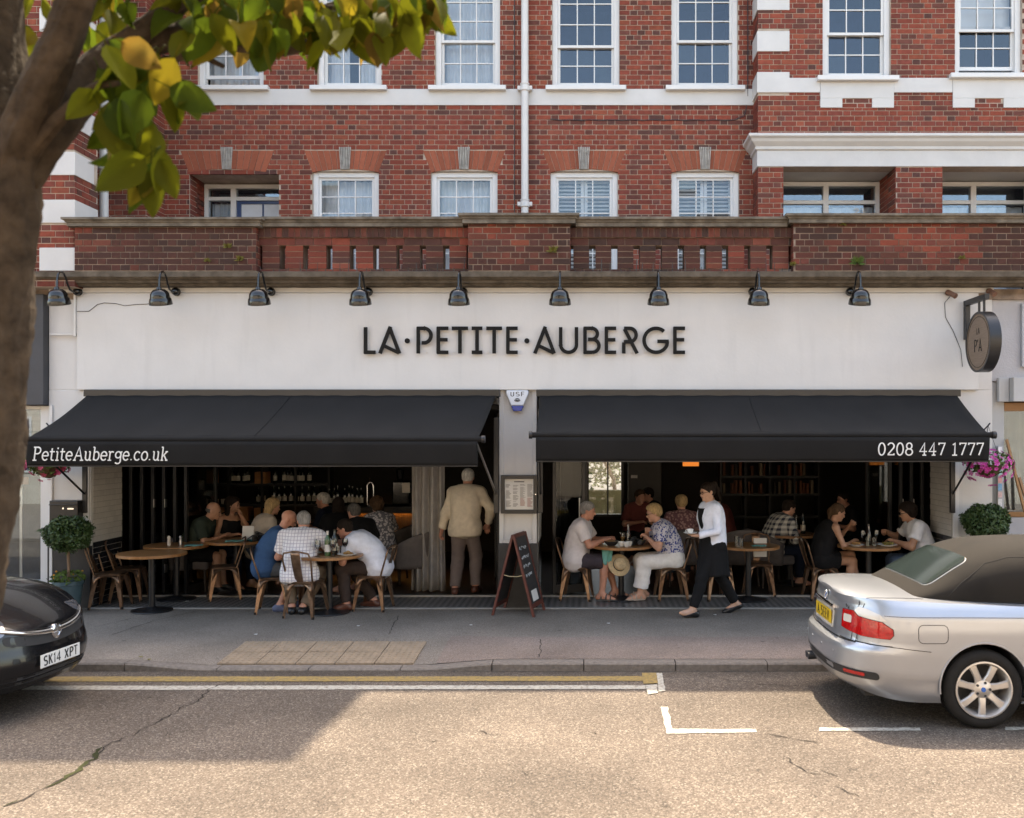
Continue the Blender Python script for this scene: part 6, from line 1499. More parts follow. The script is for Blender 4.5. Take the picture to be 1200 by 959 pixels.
SK = {'fair': skin_mat('fair_skin', (.58,.32,.23)), 'ruddy': skin_mat('ruddy_skin', (.54,.26,.18)), 'tan': skin_mat('tanned_skin', (.44,.235,.15)), 'olive': skin_mat('olive_skin', (.50,.29,.20))}
def cloth(name, c, rough=.9, var=.1, **k): return pm(name, c, rough, var=var, scale=14, bump=.18, bscale=260, **k)
def hairm(name, c): return pm(name, c, .75, var=.45, scale=60, streak=(1, 1, .25), bump=.4, bscale=160, spec=.15)
HR = {'grey': hairm('grey_hair', (.26,.25,.24)), 'white': hairm('white_hair', (.52,.50,.46)), 'dark': hairm('dark_hair', (.018,.012,.009)), 'brown': hairm('brown_hair', (.07,.04,.022)), 'blonde': hairm('blonde_hair', (.42,.29,.15)), 'stubble': hairm('dark_stubble', (.05,.035,.028)), 'salt': hairm('dark_grey_hair', (.09,.085,.08))}
M['eye'] = pm('eye', (.02,.015,.012), .15); M['lip'] = pm('lip', (.30,.09,.075), .45)
M['lens_dark'] = pm('dark_lens', (.006,.006,.007), .08, coat=.5)

def person(label, loc, face, P):
    """P: pose and clothes. Local frame: +X is where the body faces, +Y its left, ground at 0"""
    g = lambda k, d=None: P.get(k, d)
    s = g('size', 1.0); fem = g('fem', False); h = g('h', .0125)
    t = thing('person', label, 'person', loc, R(face), g('group'))
    hz = g('hz', .56 if g('sit', True) else .93 * s)
    lean = R(g('lean', 10)); lean2 = lean + R(g('curl', 10)); side = R(g('roll', 0))
    up = lambda a: V(math.sin(a), math.sin(side), math.cos(a))
    hip = V(g('hx', 0), 0, hz); sp1 = hip + up(lean) * .22 * s; sp2 = sp1 + up(lean2) * .25 * s; nb = sp2 + up(lean2 + .1) * .075 * s
    yaw = R(g('twist', 0)); lat = V(-math.sin(yaw), math.cos(yaw), 0)
    shw = (.165 if fem else .19) * s * g('broad', 1); fat = g('fat', 1.0)
    SH = {1: sp2 + lat * shw, -1: sp2 - lat * shw}
    lv = [(hip - V(0, 0, .02), .165 if fem else .16, .115), (hip + (sp1 - hip) * .5, .145 if fem else .155, .11 * fat), (sp1, .128 if fem else .152, .102 * fat), (sp1 + (sp2 - sp1) * .35, .135 if fem else .16, .108 * (1 + (fat - 1) * .5)), (sp1 + (sp2 - sp1) * .68, .145 if fem else .17, .108), (sp2 - up(lean2) * .01, shw * .88, .075)]
    def torso(infl, i0=0, i1=5, k=.07, cut=()):
        out = []
        for i in range(i0, i1):
            (p, w, d), (p2, w2, d2) = lv[i], lv[i + 1]
            for j in range(3 if i < i1 - 1 else 4):
                f = j / 3; c = p + (p2 - p) * f; ww = (w + (w2 - w) * f) * s; dd = (d + (d2 - d) * f) * s; yy = lat if i >= 3 else V(0, 1, 0)
                out.append(cap(c - yy * (ww - dd), c + yy * (ww - dd), dd + infl, dd + infl, k, cut=cut))
        if fem and g('bust', True):
            c = sp1 + (sp2 - sp1) * .55 + nrm(V(math.cos(lean2), 0, -math.sin(lean2))) * .085 * s
            for q in (1, -1): out.append(ell(c + lat * q * .065 * s, V(.055, .06, .06) * s + infl, .04))
        return out
    fwd2 = nrm(np.cross(lat, up(lean2)))
    hy, hp, hr = R(g('hyaw', 0)), R(g('hpitch', 8)), R(g('hroll', 0))
    HM = np.array((Matrix.Rotation(hy, 3, 'Z') @ Matrix.Rotation(hp, 3, 'Y') @ Matrix.Rotation(hr, 3, 'X')))
    hc = nb + up(lean2 * .6 + R(g('hfwd', 8))) * .145 * s
    hs = .98 * s * (.96 if fem else 1)
    def hl(x, y, z): return hc + HM @ (V(x, y, z) * hs)
    headp = [ell(hl(-.015, 0, .032), V(.099, .077, .088) * hs, .03, HM), ell(hl(.028, 0, -.03), V(.064, .058, .083) * hs, .04, HM),
             cap(hl(.0, .034, -.062), hl(.066, .012, -.096), .026 * hs, .017 * hs, .025), cap(hl(.0, -.034, -.062), hl(.066, -.012, -.096), .026 * hs, .017 * hs, .025), ell(hl(.076, 0, -.098), V(.018, .02, .016) * hs, .015, HM),
             cap(hl(.088, 0, .008), hl(.109, 0, -.034), .007 * hs, .0125 * hs, .010), cap(hl(.099, .011, -.039), hl(.099, -.011, -.039), .008 * hs, .008 * hs, .006),
             cap(hl(.085, .035, .018), hl(.09, .01, .014), .009 * hs, .007 * hs, .015), cap(hl(.085, -.035, .018), hl(.09, -.01, .014), .009 * hs, .007 * hs, .015),
             cap(hl(.088, .018, -.064), hl(.088, -.018, -.064), .0085 * hs, .0085 * hs, .010),
             ell(hl(-.012, .079, -.008), V(.021, .009, .032) * hs, .008, HM), ell(hl(-.012, -.079, -.008), V(.021, .009, .032) * hs, .008, HM),
             ell(hl(.099, .031, .001), V(.014, .017, .009) * hs, .012, HM, sub=True), ell(hl(.099, -.031, .001), V(.014, .017, .009) * hs, .012, HM, sub=True)]
    neck = [cap(nb - up(lean2) * .05, hl(-.02, 0, -.06), (.056 if fem else .064) * s, (.05 if fem else .058) * s, .03)]
    l1, l2 = .285 * s, .25 * s; AR = {}
    for q in (1, -1):
        tg = g('hl' if q > 0 else 'hr', (.38, q * .14, .79)); tgt = V(*tg); hint = V(*g('el' if q > 0 else 'er', (-.35, q * .7, -.8)))
        E, Wt = ik(SH[q], tgt, l1, l2, hint); AR[q] = (SH[q], E, Wt)
    ar = (.036 if fem else .044) * s * g('arm', 1)
    def armp(q, infl=0, upto=2.0, cutend=True):
        S, E, Wt = AR[q]; out = [ell(S, V(.055, .055, .055) * s * (.92 if fem else 1.05) + infl, .05)]
        if upto >= 1: out.append(cap(S, E, ar * 1.22 + infl, ar * .98 + infl, .035))
        else: e = S + (E - S) * upto; out.append(cap(S, S + (E - S) * (upto + .1), ar * 1.22 + infl, ar * 1.25 + infl, .03, cut=[(e, nrm(E - S))]))
        if upto > 1:
            f = min(1, upto - 1); e = E + (Wt - E) * f; m = E + (Wt - E) * .28
            if upto >= 2 and infl == 0: out += [cap(E, m, ar * .95, ar * .98, .03), cap(m, Wt, ar * .98, ar * .66, .03)]
            else: out.append(cap(E, e + nrm(Wt - E) * .02, ar * 1.0 + infl, ar * (1 - .3 * f) + infl, .03, cut=[(e, nrm(Wt - E))]))
        return out
    def handp(q):
        S, E, Wt = AR[q]; d = nrm(V(*g('dl' if q > 0 else 'dr')) if g('dl' if q > 0 else 'dr') else (Wt - E)); pn = V(*g('pl' if q > 0 else 'pr', (0, 0, -1))); pn = nrm(pn - d * (pn @ d)); sd = np.cross(d, pn);
        if (sd @ V(0, -q, 0)) < 0 and abs(pn[2]) > .5: sd = -sd                    # thumbs inward
        k = .92 * s if fem else 1.04 * s; curl = g('cl' if q > 0 else 'cr', .55); out = []
        for i, y in enumerate((-.030, -.010, .010, .029)): out.append(cap(Wt - d * .005, Wt + d * .085 * k + sd * y * k, .017 * k, .0135 * k, .012))
        out.append(cap(Wt + d * .02, Wt + d * .07 * k, .02 * k, .02 * k, .015))
        for i, (y, L) in enumerate(((.029, .070), (.010, .080), (-.010, .075), (-.030, .058))):
            a = Wt + d * .085 * k + sd * y * k; c1 = curl * (.8 + .12 * i); dd = d * math.cos(c1) + pn * math.sin(c1); b = a + dd * L * .5 * k; c2 = curl * 2.0; d2 = d * math.cos(c2) + pn * math.sin(c2); e = b + d2 * L * .5 * k
            out += [cap(a, b, .0092 * k, .0085 * k, .004), cap(b, e, .0085 * k, .007 * k, .004)]
        a = Wt + d * .025 * k + sd * .025 * k; b = a + (d * .6 + sd * .65 + pn * .25) * .045 * k; e = b + (d * .9 + sd * .1 + pn * .35) * .036 * k
        out += [cap(a, b, .0135 * k, .0105 * k, .008), cap(b, e, .0105 * k, .008 * k, .004)]
        return out
    LG = {}
    for q in (1, -1):
        hj = hip + V(0, q * .088 * s, -.02)
        if g('sit', True):
            kn = V(*g('kl' if q > 0 else 'kr', (.42, q * .13, .53))) ; an = V(*g('al' if q > 0 else 'ar', (.44, q * .13, .085)))
        else:
            an = V(*g('al' if q > 0 else 'ar', (0, q * .10, .085))); kn, an = ik(hj, an, .43 * s, .42 * s, V(1, q * .1, .1))
        LG[q] = (hj, kn, an, nrm(V(*g('fl' if q > 0 else 'fr', (1, q * .18, 0)))))
    lr = g('legr', 1.0) * s
    def legp(q, infl=0, upto=2.0, flare=0):
        hj, kn, an, fd = LG[q]; out = []
        if upto <= 1: e = hj + (kn - hj) * upto; out.append(cap(hj, kn, .088 * lr + infl, .066 * lr + infl + flare, .05, cut=[(e, nrm(kn - hj))]))
        else:
            out.append(cap(hj, kn, .088 * lr + infl, .058 * lr + infl, .05)); f = min(1, upto - 1); m = kn + (an - kn) * .3 - nrm(fd) * .012
            if infl == 0: out += [cap(kn, m, .054 * lr, .057 * lr, .03), cap(m, an, .057 * lr, .038 * lr, .03)]
            else: e = kn + (an - kn) * f; out += [cap(kn, m, .056 * lr + infl, .060 * lr + infl, .03, cut=[(e, nrm(an - kn))]), cap(m, e + nrm(an - kn) * .03, .060 * lr + infl, .046 * lr + infl + flare, .03, cut=[(e, nrm(an - kn))])]
        return out
    def footp(q, infl=0):
        hj, kn, an, fd = LG[q]; pit = g('toe_l' if q > 0 else 'toe_r', 0); fd = nrm(fd + V(0, 0, pit)); hz_ = an - V(0, 0, .045); heel = hz_ - fd * .05 * s; ball = hz_ + fd * .11 * s - V(0, 0, .012 if pit == 0 else 0); toe = hz_ + fd * .17 * s - V(0, 0, .016 if pit == 0 else 0)
        return [cap(an, heel, .038 * s + infl, .034 * s + infl, .03), cap(heel, ball, .034 * s + infl, .036 * s + infl, .03), cap(an, ball, .036 * s + infl, .03 * s + infl, .03), cap(ball, toe, .034 * s + infl, .024 * s + infl, .02)]
    # ---- skin
    body = torso(-.006) + neck
    for q in (1, -1): body += armp(q) + legp(q) + footp(q)
    body += [p for p in headp[:2]]
    chunks = [polygonize(body, h), polygonize(headp + [dict(neck[0], cut=[(hl(0, 0, -.14), nrm(nb - hc))])], min(h, .0072))]
    for q in (1, -1): chunks.append(polygonize(handp(q), min(h, .0055) if h < .018 else .009))
    skin = SK[g('skin', 'fair')]
    mesh_from('body', chunks, skin, t)
    # ---- face
    if h < .018:
        for y in (.031, -.031): m = MB(); m.ball(hl(.0905, y, .000), (.009, .012, .0055), 8, 6, M=Matrix(HM)); m.build('eye', M['eye'], t, smooth=180)
        m = MB(); m.ball(hl(.0945, 0, -.0635), (.004, .022, .006), 10, 6, M=Matrix(HM)); m.build('lips', M['lip'], t, smooth=180)
        br = [cap(hl(.094, q * .043, .018), hl(.098, q * .014, .0195), .0042, .0052, .004) for q in (1, -1)]
        for b in br: mesh_from('eyebrow', [polygonize([b], .004)], HR[g('brow', g('haircol', 'brown'))], t)
    # ---- hair
    st = g('hair', 'short'); hm = HR[g('haircol', 'brown')]; hp_ = []
    fc = (hl(.068, 0, .045), HM @ nrm(V(.8, 0, -.75)))                        # hairline plane
    def shell(e, z=.034): return ell(hl(-.018, 0, z), V(.103 + e, .081 + e, .09 + e) * hs, .02, HM, cut=[fc])
    low = (hl(0, 0, -.045), HM @ V(.25, 0, -1));
    if st == 'short': sh = shell(.008); sh['cut'] = [fc, (hl(-.02, 0, -.04), HM @ nrm(V(.75, 0, -.8)))]; hp_ = [sh, ell(hl(-.05, 0, -.02), V(.068, .075, .06) * hs, .02, HM, cut=[(hl(-.01, 0, -.03), HM @ nrm(V(.9, 0, -.2))), (hl(0, 0, -.07), HM @ V(0, 0, -1))])]
    if st == 'ring':  hp_ = [ell(hl(-.03, 0, -.005), V(.094, .083, .05) * hs, .01, HM, cut=[(hl(.012, 0, 0), HM @ V(1, 0, -.1)), (hl(0, 0, -.065), HM @ V(0, 0, -1)), (hl(0, 0, .035), HM @ nrm(V(.3, 0, 1)))])]
    if st in ('bob', 'wavy', 'long'):
        hp_ = [shell(.016), cap(hl(-.05, .04, .0), hl(-.06, .06, -.10 if st != 'long' else -.17), .05, .035, .03), cap(hl(-.05, -.04, .0), hl(-.06, -.06, -.10 if st != 'long' else -.17), .05, .035, .03), cap(hl(-.075, 0, .0), hl(-.085, 0, -.11 if st != 'long' else -.2), .055, .04, .03)]
    if st == 'crop': hp_ = [shell(.018, .04), ell(hl(-.055, 0, .0), V(.075, .083, .075) * hs, .02, HM), ell(hl(.035, 0, .09), V(.05, .065, .035) * hs, .02, HM)]
    if st == 'curly':
        hp_ = [shell(.024, .04), ell(hl(-.05, 0, -.02), V(.085, .095, .085), .02, HM)]
        rs = np.random.RandomState(5)
        for i in range(40): a, b = rs.uniform(0, 6.28), rs.uniform(-.6, 1.4); d = V(math.cos(a) * math.cos(b), math.sin(a) * math.cos(b), math.sin(b));
        for i in range(46):
            a, b = rs.uniform(1.0, 5.28), rs.uniform(-.7, 1.4); d = V(math.cos(a) * math.cos(b) * .115 - .025, math.sin(a) * math.cos(b) * .10, math.sin(b) * .105 + .03); hp_.append(ell(hl(*d), V(.02, .02, .02), .008, HM))
    if st == 'pony':
        hp_ = [shell(.006), ell(hl(-.05, 0, .0), V(.07, .078, .07) * hs, .02, HM, cut=[(hl(.0, 0, 0), HM @ nrm(V(1, 0, -.3)))]), cap(hl(-.10, 0, .085), hl(-.135, 0, .09), .018, .022, .01), cap(hl(-.135, 0, .09), hl(-.165, 0, .0), .024, .026, .015), cap(hl(-.165, 0, .0), hl(-.19, 0, -.17), .026, .010, .015)]
    if st == 'tied': hp_ = [shell(.008), ell(hl(-.055, 0, .0), V(.072, .08, .075) * hs, .02, HM, cut=[(hl(.0, 0, 0), HM @ nrm(V(1, 0, -.3)))]), ell(hl(-.12, 0, -.02), V(.04, .045, .06), .02, HM), cap(hl(-.1, 0, -.05), hl(-.1, .0, -.13), .035, .02, .02)]
    if hp_: mesh_from('hair', [polygonize(hp_, min(h, .0075), noise=.0035 if st not in ('short', 'ring') else .0016, nseed=3)], hm, t)
    if g('beard'): mesh_from('beard', [polygonize([ell(hl(.05, 0, -.075), V(.052, .054, .05) * hs, .02, HM, cut=[(hl(.03, 0, -.05), HM @ nrm(V(.25, 0, 1))), (hl(.0, 0, -.08), HM @ nrm(V(-1, 0, .2)))])], .006, noise=.002)], HR['stubble'], t)
    gl = g('glasses')
    if gl:
        m = MB()
        for q in (1, -1):
            ring = [Vector(hl(.108, q * .034 + .022 * math.cos(R(a)), .0 + .017 * math.sin(R(a)))) for a in range(0, 360, 30)]; m.tube(ring, .0028 if gl != 'sun' else .004, 5, closed=True); m.tube([Vector(hl(.105, q * .056, .004)), Vector(hl(.06, q * .078, .006)), Vector(hl(-.01, q * .084, .0))], .0028 if gl != 'sun' else .0055, 5)
        m.tube([Vector(hl(.11, .012, .004)), Vector(hl(.11, -.012, .004))], .0025, 5); gg = m.build('glasses', M['black_gloss'], t, smooth=60)
        if gl == 'sun':
            for q in (1, -1): m = MB(); m.ball(hl(.107, q * .034, 0), (.004, .023, .017), 12, 6, M=Matrix(HM)); m.build('lens', M['lens_dark'], gg, smooth=180)
    # ---- clothes
    top = g('top')
    if top:
        mat, sl, infl = top['mat'], top.get('sleeve', .6), top.get('infl', .013); pr = torso(infl, 0, 5)
        if top.get('hem'):                                          # shirt hanging below the waist
            hd = top['hem']; pr.append(cap(hip + V(-.0, -.08, -.02), hip + V(-.0, .08, -.02), .12 * fat * s + infl, .12 * fat * s + infl, .05)); pr.append(cap(hip + V(0, -.075, -hd), hip + V(0, .075, -hd), .125 * s + infl, .125 * s + infl, .06, cut=[(hip - V(0, 0, hd), V(0, 0, -1))]))
        if sl > 0:
            for q in (1, -1): pr += armp(q, infl + (.009 if sl < 1.2 else .004), sl)
        ncut = sp2 + up(lean2) * (.055 if not top.get('low') else .005) * s
        if top.get('low'):
            for p in pr: p['cut'] = list(p.get('cut', ())) + [(ncut, nrm(up(lean2) + fwd2 * .5))]
            for q in (1, -1): pr.append(cap(sp2 + lat * q * .09 + fwd2 * .07 - up(lean2) * .05, sp2 + lat * q * .075 - fwd2 * .03 + up(lean2) * .045, .012, .012, .01))
        else:
            pr.append(cap(sp2, nb, .085 * s + infl, .055 * s + infl, .04, cut=[(ncut + up(lean2) * .02, nrm(up(lean2) + fwd2 * .35))]))
        sh = mesh_from('shirt' if not top.get('name') else top['name'], [polygonize(pr, h, noise=.006, nseed=int(loc[0] * 31) % 97)], mat, t)
        if top.get('collar'):
            cpts = []
            for a in np.linspace(-150, 150, 24): cpts.append(nb + up(lean2) * (.0 + .012 * math.cos(R(a))) + (fwd2 * -math.cos(R(a)) + lat * math.sin(R(a))) * .072 * s - up(lean2) * (.02 if abs(a) > 110 else 0))
            m = MB(); vs = []; fs = []
            for i, c in enumerate(cpts): o = nrm(c - nb); vs += [c + up(lean2) * .02, c + o * .014 - up(lean2) * .022]; fs += [(2*i-2, 2*i-1, 2*i+1, 2*i)] if i else []
            m.add(vs, fs); m.build('collar', mat, sh, smooth=180, solid=.004)
    bot = g('bottom')
    if bot:
        mat, le, infl = bot['mat'], bot.get('leg', 1.95), bot.get('infl', .016); pr = [cap(hip + V(0, -.07, 0), hip + V(0, .07, 0), .118 * s + infl * .7, .118 * s + infl * .7, .06), cap(hip + (sp1 - hip) * .25 + V(0, -.05, 0), hip + (sp1 - hip) * .25 + V(0, .05, 0), .105 * fat * s + infl * .5, .105 * fat * s + infl * .5, .05, cut=[(hip + (sp1 - hip) * .42, up(lean))])]
        for q in (1, -1): pr += legp(q, infl, le, bot.get('flare', 0))
        if bot.get('skirt'):
            for q in (1, -1): hj, kn = LG[q][:2]; pr.append(cap(hj, hj + (kn - hj) * .5, .10 * s, .09 * s, .08, cut=[(hj + (kn - hj) * bot['skirt'], nrm(kn - hj))]))
            pr.append(cap(hip + V(.1, 0, 0), (LG[1][1] + LG[-1][1]) / 2, .09, .06, .08, cut=[(hip + ((LG[1][1] + LG[-1][1]) / 2 - hip) * bot['skirt'], nrm((LG[1][1] + LG[-1][1]) / 2 - hip))]))
        mesh_from(bot.get('name', 'trousers'), [polygonize(pr, h, noise=.0058, nseed=int(loc[0] * 57) % 89)], mat, t)
    sho = g('shoes')
    if sho:
        for q in (1, -1):
            pr = footp(q, .007); an = LG[q][2]
            if sho[1] == 'shoe':
                for p in pr: p['cut'] = [(an + V(0, 0, .0), V(0, 0, 1))]
                mesh_from('shoe', [polygonize(pr, .009)], sho[0], t)
            elif sho[1] == 'flat':
                for p in pr: p['cut'] = [(an - V(0, 0, .035), nrm(V(0, 0, 1) + LG[q][3] * .25))]
                mesh_from('shoe', [polygonize(pr, .009)], sho[0], t)
            else:
                fd = LG[q][3]; sd = np.cross(fd, V(0, 0, 1)); c = an - V(0, 0, .075); m = MB(); n = 16
                poly = [c + fd * (.065 + .145 * math.cos(R(a))) + sd * (.048 * math.sin(R(a))) for a in np.linspace(0, 360, 20, endpoint=False)]
                m.prism([Vector(p) for p in poly], lambda p: p + Vector((0, 0, -.008)), lambda p: p + Vector((0, 0, .012))); sl_ = recalc(m.build('sandal', sho[0], t))
                m = MB()
                for off, r_ in ((.13, .043), (.07, .046), (.0, .046)): m.tube([Vector(c + fd * off + sd * r_ * math.cos(R(a)) * 1.04 + V(0, 0, .012 + (.062 if off < .1 else .05) * math.sin(R(a)))) for a in range(0, 181, 20)], .009, 5)
                m.build('strap', sho[0], sl_, smooth=60)
    P['_hl'] = hl; P['_AR'] = AR; P['_hip'] = hip; P['_sp'] = (sp1, sp2, nb, up, lat, fwd2); P['_LG'] = LG
    return t

def pattern(m, kind, c2):
    n, l, b = nodes_of(m); tc = n.new('ShaderNodeTexCoord'); src = b.inputs['Base Color'].links[0].from_socket; mx = n.new('ShaderNodeMix'); mx.data_type = 'RGBA'; mx.inputs[7].default_value = (*c2, 1); l.new(src, mx.inputs[6])
    if kind == 'check':
        outs = []
        for ax, sc_ in (('Y', 24), ('Z', 24), ('X', 24)):
            w = n.new('ShaderNodeTexWave'); w.bands_direction = ax; w.inputs['Scale'].default_value = sc_ / 3.1; l.new(tc.outputs['Object'], w.inputs[0]); mr = n.new('ShaderNodeMapRange'); mr.inputs[1].default_value = .90; mr.inputs[2].default_value = .97; l.new(w.outputs['Fac'], mr.inputs[0]); outs.append(mr.outputs[0])
        a = n.new('ShaderNodeMath'); a.operation = 'MAXIMUM'; l.new(outs[0], a.inputs[0]); l.new(outs[1], a.inputs[1]); f = a.outputs[0]
    elif kind == 'plaid':
        outs = []
        for ax in 'YZ':
            w = n.new('ShaderNodeTexWave'); w.bands_direction = ax; w.inputs['Scale'].default_value = 4.2; l.new(tc.outputs['Object'], w.inputs[0]); mr = n.new('ShaderNodeMapRange'); mr.inputs[1].default_value = .45; mr.inputs[2].default_value = .6; mr.inputs[4].default_value = .5; l.new(w.outputs['Fac'], mr.inputs[0]); outs.append(mr.outputs[0])
        a = n.new('ShaderNodeMath'); a.operation = 'ADD'; l.new(outs[0], a.inputs[0]); l.new(outs[1], a.inputs[1]); f = a.outputs[0]
    else:
        v = n.new('ShaderNodeTexVoronoi'); v.inputs['Scale'].default_value = 34 if kind == 'print' else 26; l.new(tc.outputs['Object'], v.inputs[0]); mr = n.new('ShaderNodeMapRange'); mr.inputs[1].default_value = .42; mr.inputs[2].default_value = .5; l.new(v.outputs['Distance'], mr.inputs[0]); f = mr.outputs[0]
    l.new(f, mx.inputs[0]); l.new(mx.outputs[2], b.inputs['Base Color']); return m
C = dict(green=cloth('dark_green_tee', (.030,.042,.032)), black=cloth('black_cloth', (.010,.010,.011)), navy=cloth('navy_cloth', (.012,.017,.032)), blue=cloth('blue_tee', (.035,.085,.18)), white=cloth('white_cotton', (.76,.77,.80)), white2=cloth('white_shirt_blue_tint', (.72,.75,.84)), tee=cloth('white_tee', (.78,.79,.82)),
         checked=pattern(cloth('white_check_shirt', (.77,.75,.76)), 'check', (.42,.38,.45)), khaki=cloth('khaki_trousers', (.19,.14,.10)), brown=cloth('dark_brown_trousers', (.050,.035,.03)), beige=cloth('beige_jacket', (.64,.55,.43)), taupe=cloth('taupe_trousers', (.18,.14,.125)), shorts=cloth('charcoal_shorts', (.060,.050,.062)), greysh=cloth('grey_shorts', (.08,.085,.09)),
         lilac=cloth('pale_shirt', (.70,.66,.67)), bluepat=pattern(cloth('blue_print_blouse', (.060,.085,.30)), 'print', (.60,.60,.68)), wtrous=cloth('white_trousers', (.80,.79,.79)), pink=pattern(cloth('pink_print_top', (.36,.22,.21)), 'floral', (.16,.08,.09)), plaid=pattern(cloth('plaid_shirt', (.55,.54,.50)), 'plaid', (.035,.04,.06)), cream=cloth('cream_top', (.50,.44,.38)), printw=pattern(cloth('white_print_top', (.56,.54,.55)), 'floral', (.16,.16,.18)), jeans=cloth('blue_jeans', (.055,.085,.14)), red=cloth('dull_red_top', (.18,.05,.045)))
M['leather_brown'] = pm('brown_leather', (.10,.035,.022), .35, var=.25, scale=20); M['leather_black'] = pm('black_leather', (.012,.012,.013), .35, var=.2)
M['sandal_grey'] = pm('grey_sandal', (.07,.065,.06), .7, var=.2); M['sandal_pale'] = pm('pale_sandal', (.45,.38,.32), .6, var=.2)
def at(x, D, z=0): return (px(x, D), D, z)
GRP = 'diners at the restaurant'
T1 = lambda m, **k: dict(mat=m, **k)
person('bald man in a dark green T-shirt and shorts sitting just inside the left opening', at(222, 13.5, .012), 5, dict(skin='tan', hair='ring', haircol='salt', lean=14, curl=22, hpitch=14, hz=.57, hx=.02, top=T1(C['green'], sleeve=.75, fat=1), fat=1.12, bottom=T1(C['black'], leg=.92), shoes=(M['leather_black'], 'shoe'), hl=(.46, .12, .80), hr=(.46, -.10, .80), group=GRP))
person('dark haired woman in a black vest raising one hand behind the small table', at(262, 14.0, .012), -28, dict(fem=True, skin='tan', hair='long', haircol='dark', lean=12, curl=6, hyaw=25, hpitch=4, hz=.57, top=T1(C['black'], sleeve=0, low=True), bottom=T1(C['navy'], leg=1.9), hl=(.34, .02, 1.08), el=(.2, .5, -1), pl=(0, -1, 0), hr=(.36, -.12, .80), group=GRP))
person('blonde woman in a cream top behind the bald man in blue', at(299, 13.75, .012), 40, dict(fem=True, hair='bob', haircol='blonde', lean=15, curl=12, hz=.57, hpitch=12, top=T1(C['cream'], sleeve=.8), bottom=T1(C['jeans'], leg=1.9), group=GRP, h=.016))
person('bald bearded man in a blue T-shirt leaning over the table', at(310, 12.16, 0), 14, dict(skin='ruddy', hair='', lean=12, curl=20, hfwd=14, hpitch=28, hx=.0, beard=True, brow='dark', top=T1(C['blue'], sleeve=.62, hem=.02), fat=1.12, arm=1.15, bottom=T1(C['greysh'], leg=.95), shoes=(pm('blue_trainer', (.10,.12,.2), .7), 'shoe'), kr=(.40, -.13, .52), ar=(.20, -.14, .085), kl=(.42, .12, .52), al=(.34, .12, .085), hl=(.46, .10, .82), hr=(.42, -.06, .80), cl=.9, cr=.9, group=GRP))
person('grey haired man in a checked white shirt seen from behind', at(351, 11.80, 0), 97, dict(skin='ruddy', hair='short', haircol='grey', lean=14, curl=20, hpitch=16, hyaw=18, broad=1.12, fat=1.22, hx=-.02, top=T1(C['checked'], sleeve=.78, infl=.018, hem=.10), bottom=T1(C['khaki'], leg=1.93), shoes=(M['leather_black'], 'shoe'), kl=(.30, .18, .51), al=(.14, .12, .085), kr=(.30, -.24, .51), ar=(.12, -.02, .085), hl=(.36, .12, .80), hr=(.34, -.16, .81), er=(-.2, -1, -.35), group=GRP))
person('man with spectacles in a white shirt and brown trousers leaning over the table', at(443, 12.28, 0), 174, dict(skin='ruddy', hair='short', haircol='dark', glasses='clear', lean=30, curl=24, hfwd=10, hpitch=18, hx=-.02, broad=1.05, fat=1.12, top=T1(C['white2'], sleeve=.75, infl=.02, hem=.01, collar=True), bottom=T1(C['brown'], leg=1.95, infl=.022), shoes=(M['leather_brown'], 'shoe'), kl=(.44, .16, .54), al=(.36, .17, .085), kr=(.42, -.12, .54), ar=(.10, -.13, .085), hl=(.48, .08, .80), hr=(.46, -.10, .82), cr=.9, group=GRP))
person('older man with grey hair in a dark blue shirt deep in the left dining room', at(391, 14.9, .012), 172, dict(skin='ruddy', hair='short', haircol='white', lean=8, curl=10, top=T1(C['navy'], sleeve=.8), bottom=T1(C['brown'], leg=1.9), h=.018, group=GRP))
person('woman with dark hair in black behind the wine bottle table', at(395, 13.9, .012), 100, dict(fem=True, skin='tan', hair='long', haircol='dark', lean=14, curl=12, top=T1(C['black'], sleeve=.6), bottom=T1(C['black'], leg=1.9), h=.018, group=GRP))
person('dark haired man in a black shirt turned away behind the man with spectacles', at(431, 13.3, .012), 140, dict(skin='ruddy', hair='short', haircol='salt', lean=18, curl=18, top=T1(C['black'], sleeve=.8, infl=.02), bottom=T1(C['navy'], leg=1.9), h=.016, group=GRP))
person('curly haired woman in a white print top by the bar', at(449, 14.0, .012), 125, dict(fem=True, hair='curly', haircol='brown', lean=12, curl=14, top=T1(C['printw'], sleeve=.7, infl=.02), bottom=T1(C['jeans'], leg=1.9), h=.016, group=GRP))
person('white haired man in a beige jacket and taupe trousers walking into the restaurant', at(545, 13.32, .03), 84, dict(sit=False, size=1.03, skin='ruddy', hair='short', haircol='white', lean=7, curl=10, hz=.95, hpitch=16, hfwd=14, broad=1.0, fat=1.06, top=T1(C['beige'], sleeve=1.95, infl=.022, hem=.13, name='jacket', collar=True), bottom=T1(C['taupe'], leg=1.97, infl=.026), shoes=(M['leather_brown'], 'shoe'), al=(-.10, .12, .085), ar=(.10, -.13, .085), hl=(.06, .36, .86), hr=(.16, -.30, .98), el=(-1, .3, 0), er=(-.8, -1, 0)))
PM = dict(skin='ruddy', hair='short', haircol='grey', lean=6, curl=12, hpitch=12, hx=-.02, fat=1.25, broad=1.0, top=T1(C['lilac'], sleeve=.72, infl=.016, hem=.02, collar=True), bottom=T1(C['shorts'], leg=.93, infl=.028), shoes=(M['sandal_grey'], 'sandal'), kl=(.42, .14, .53), al=(.52, .12, .095), kr=(.42, -.14, .53), ar=(.36, -.14, .095), hl=(.42, .10, .83), hr=(.38, -.08, .82), cl=.9, cr=.9, group=GRP)
person('grey haired man in a pale shirt, dark shorts and sandals at the couple\'s table', at(676, 12.98, .0065), -6, PM)
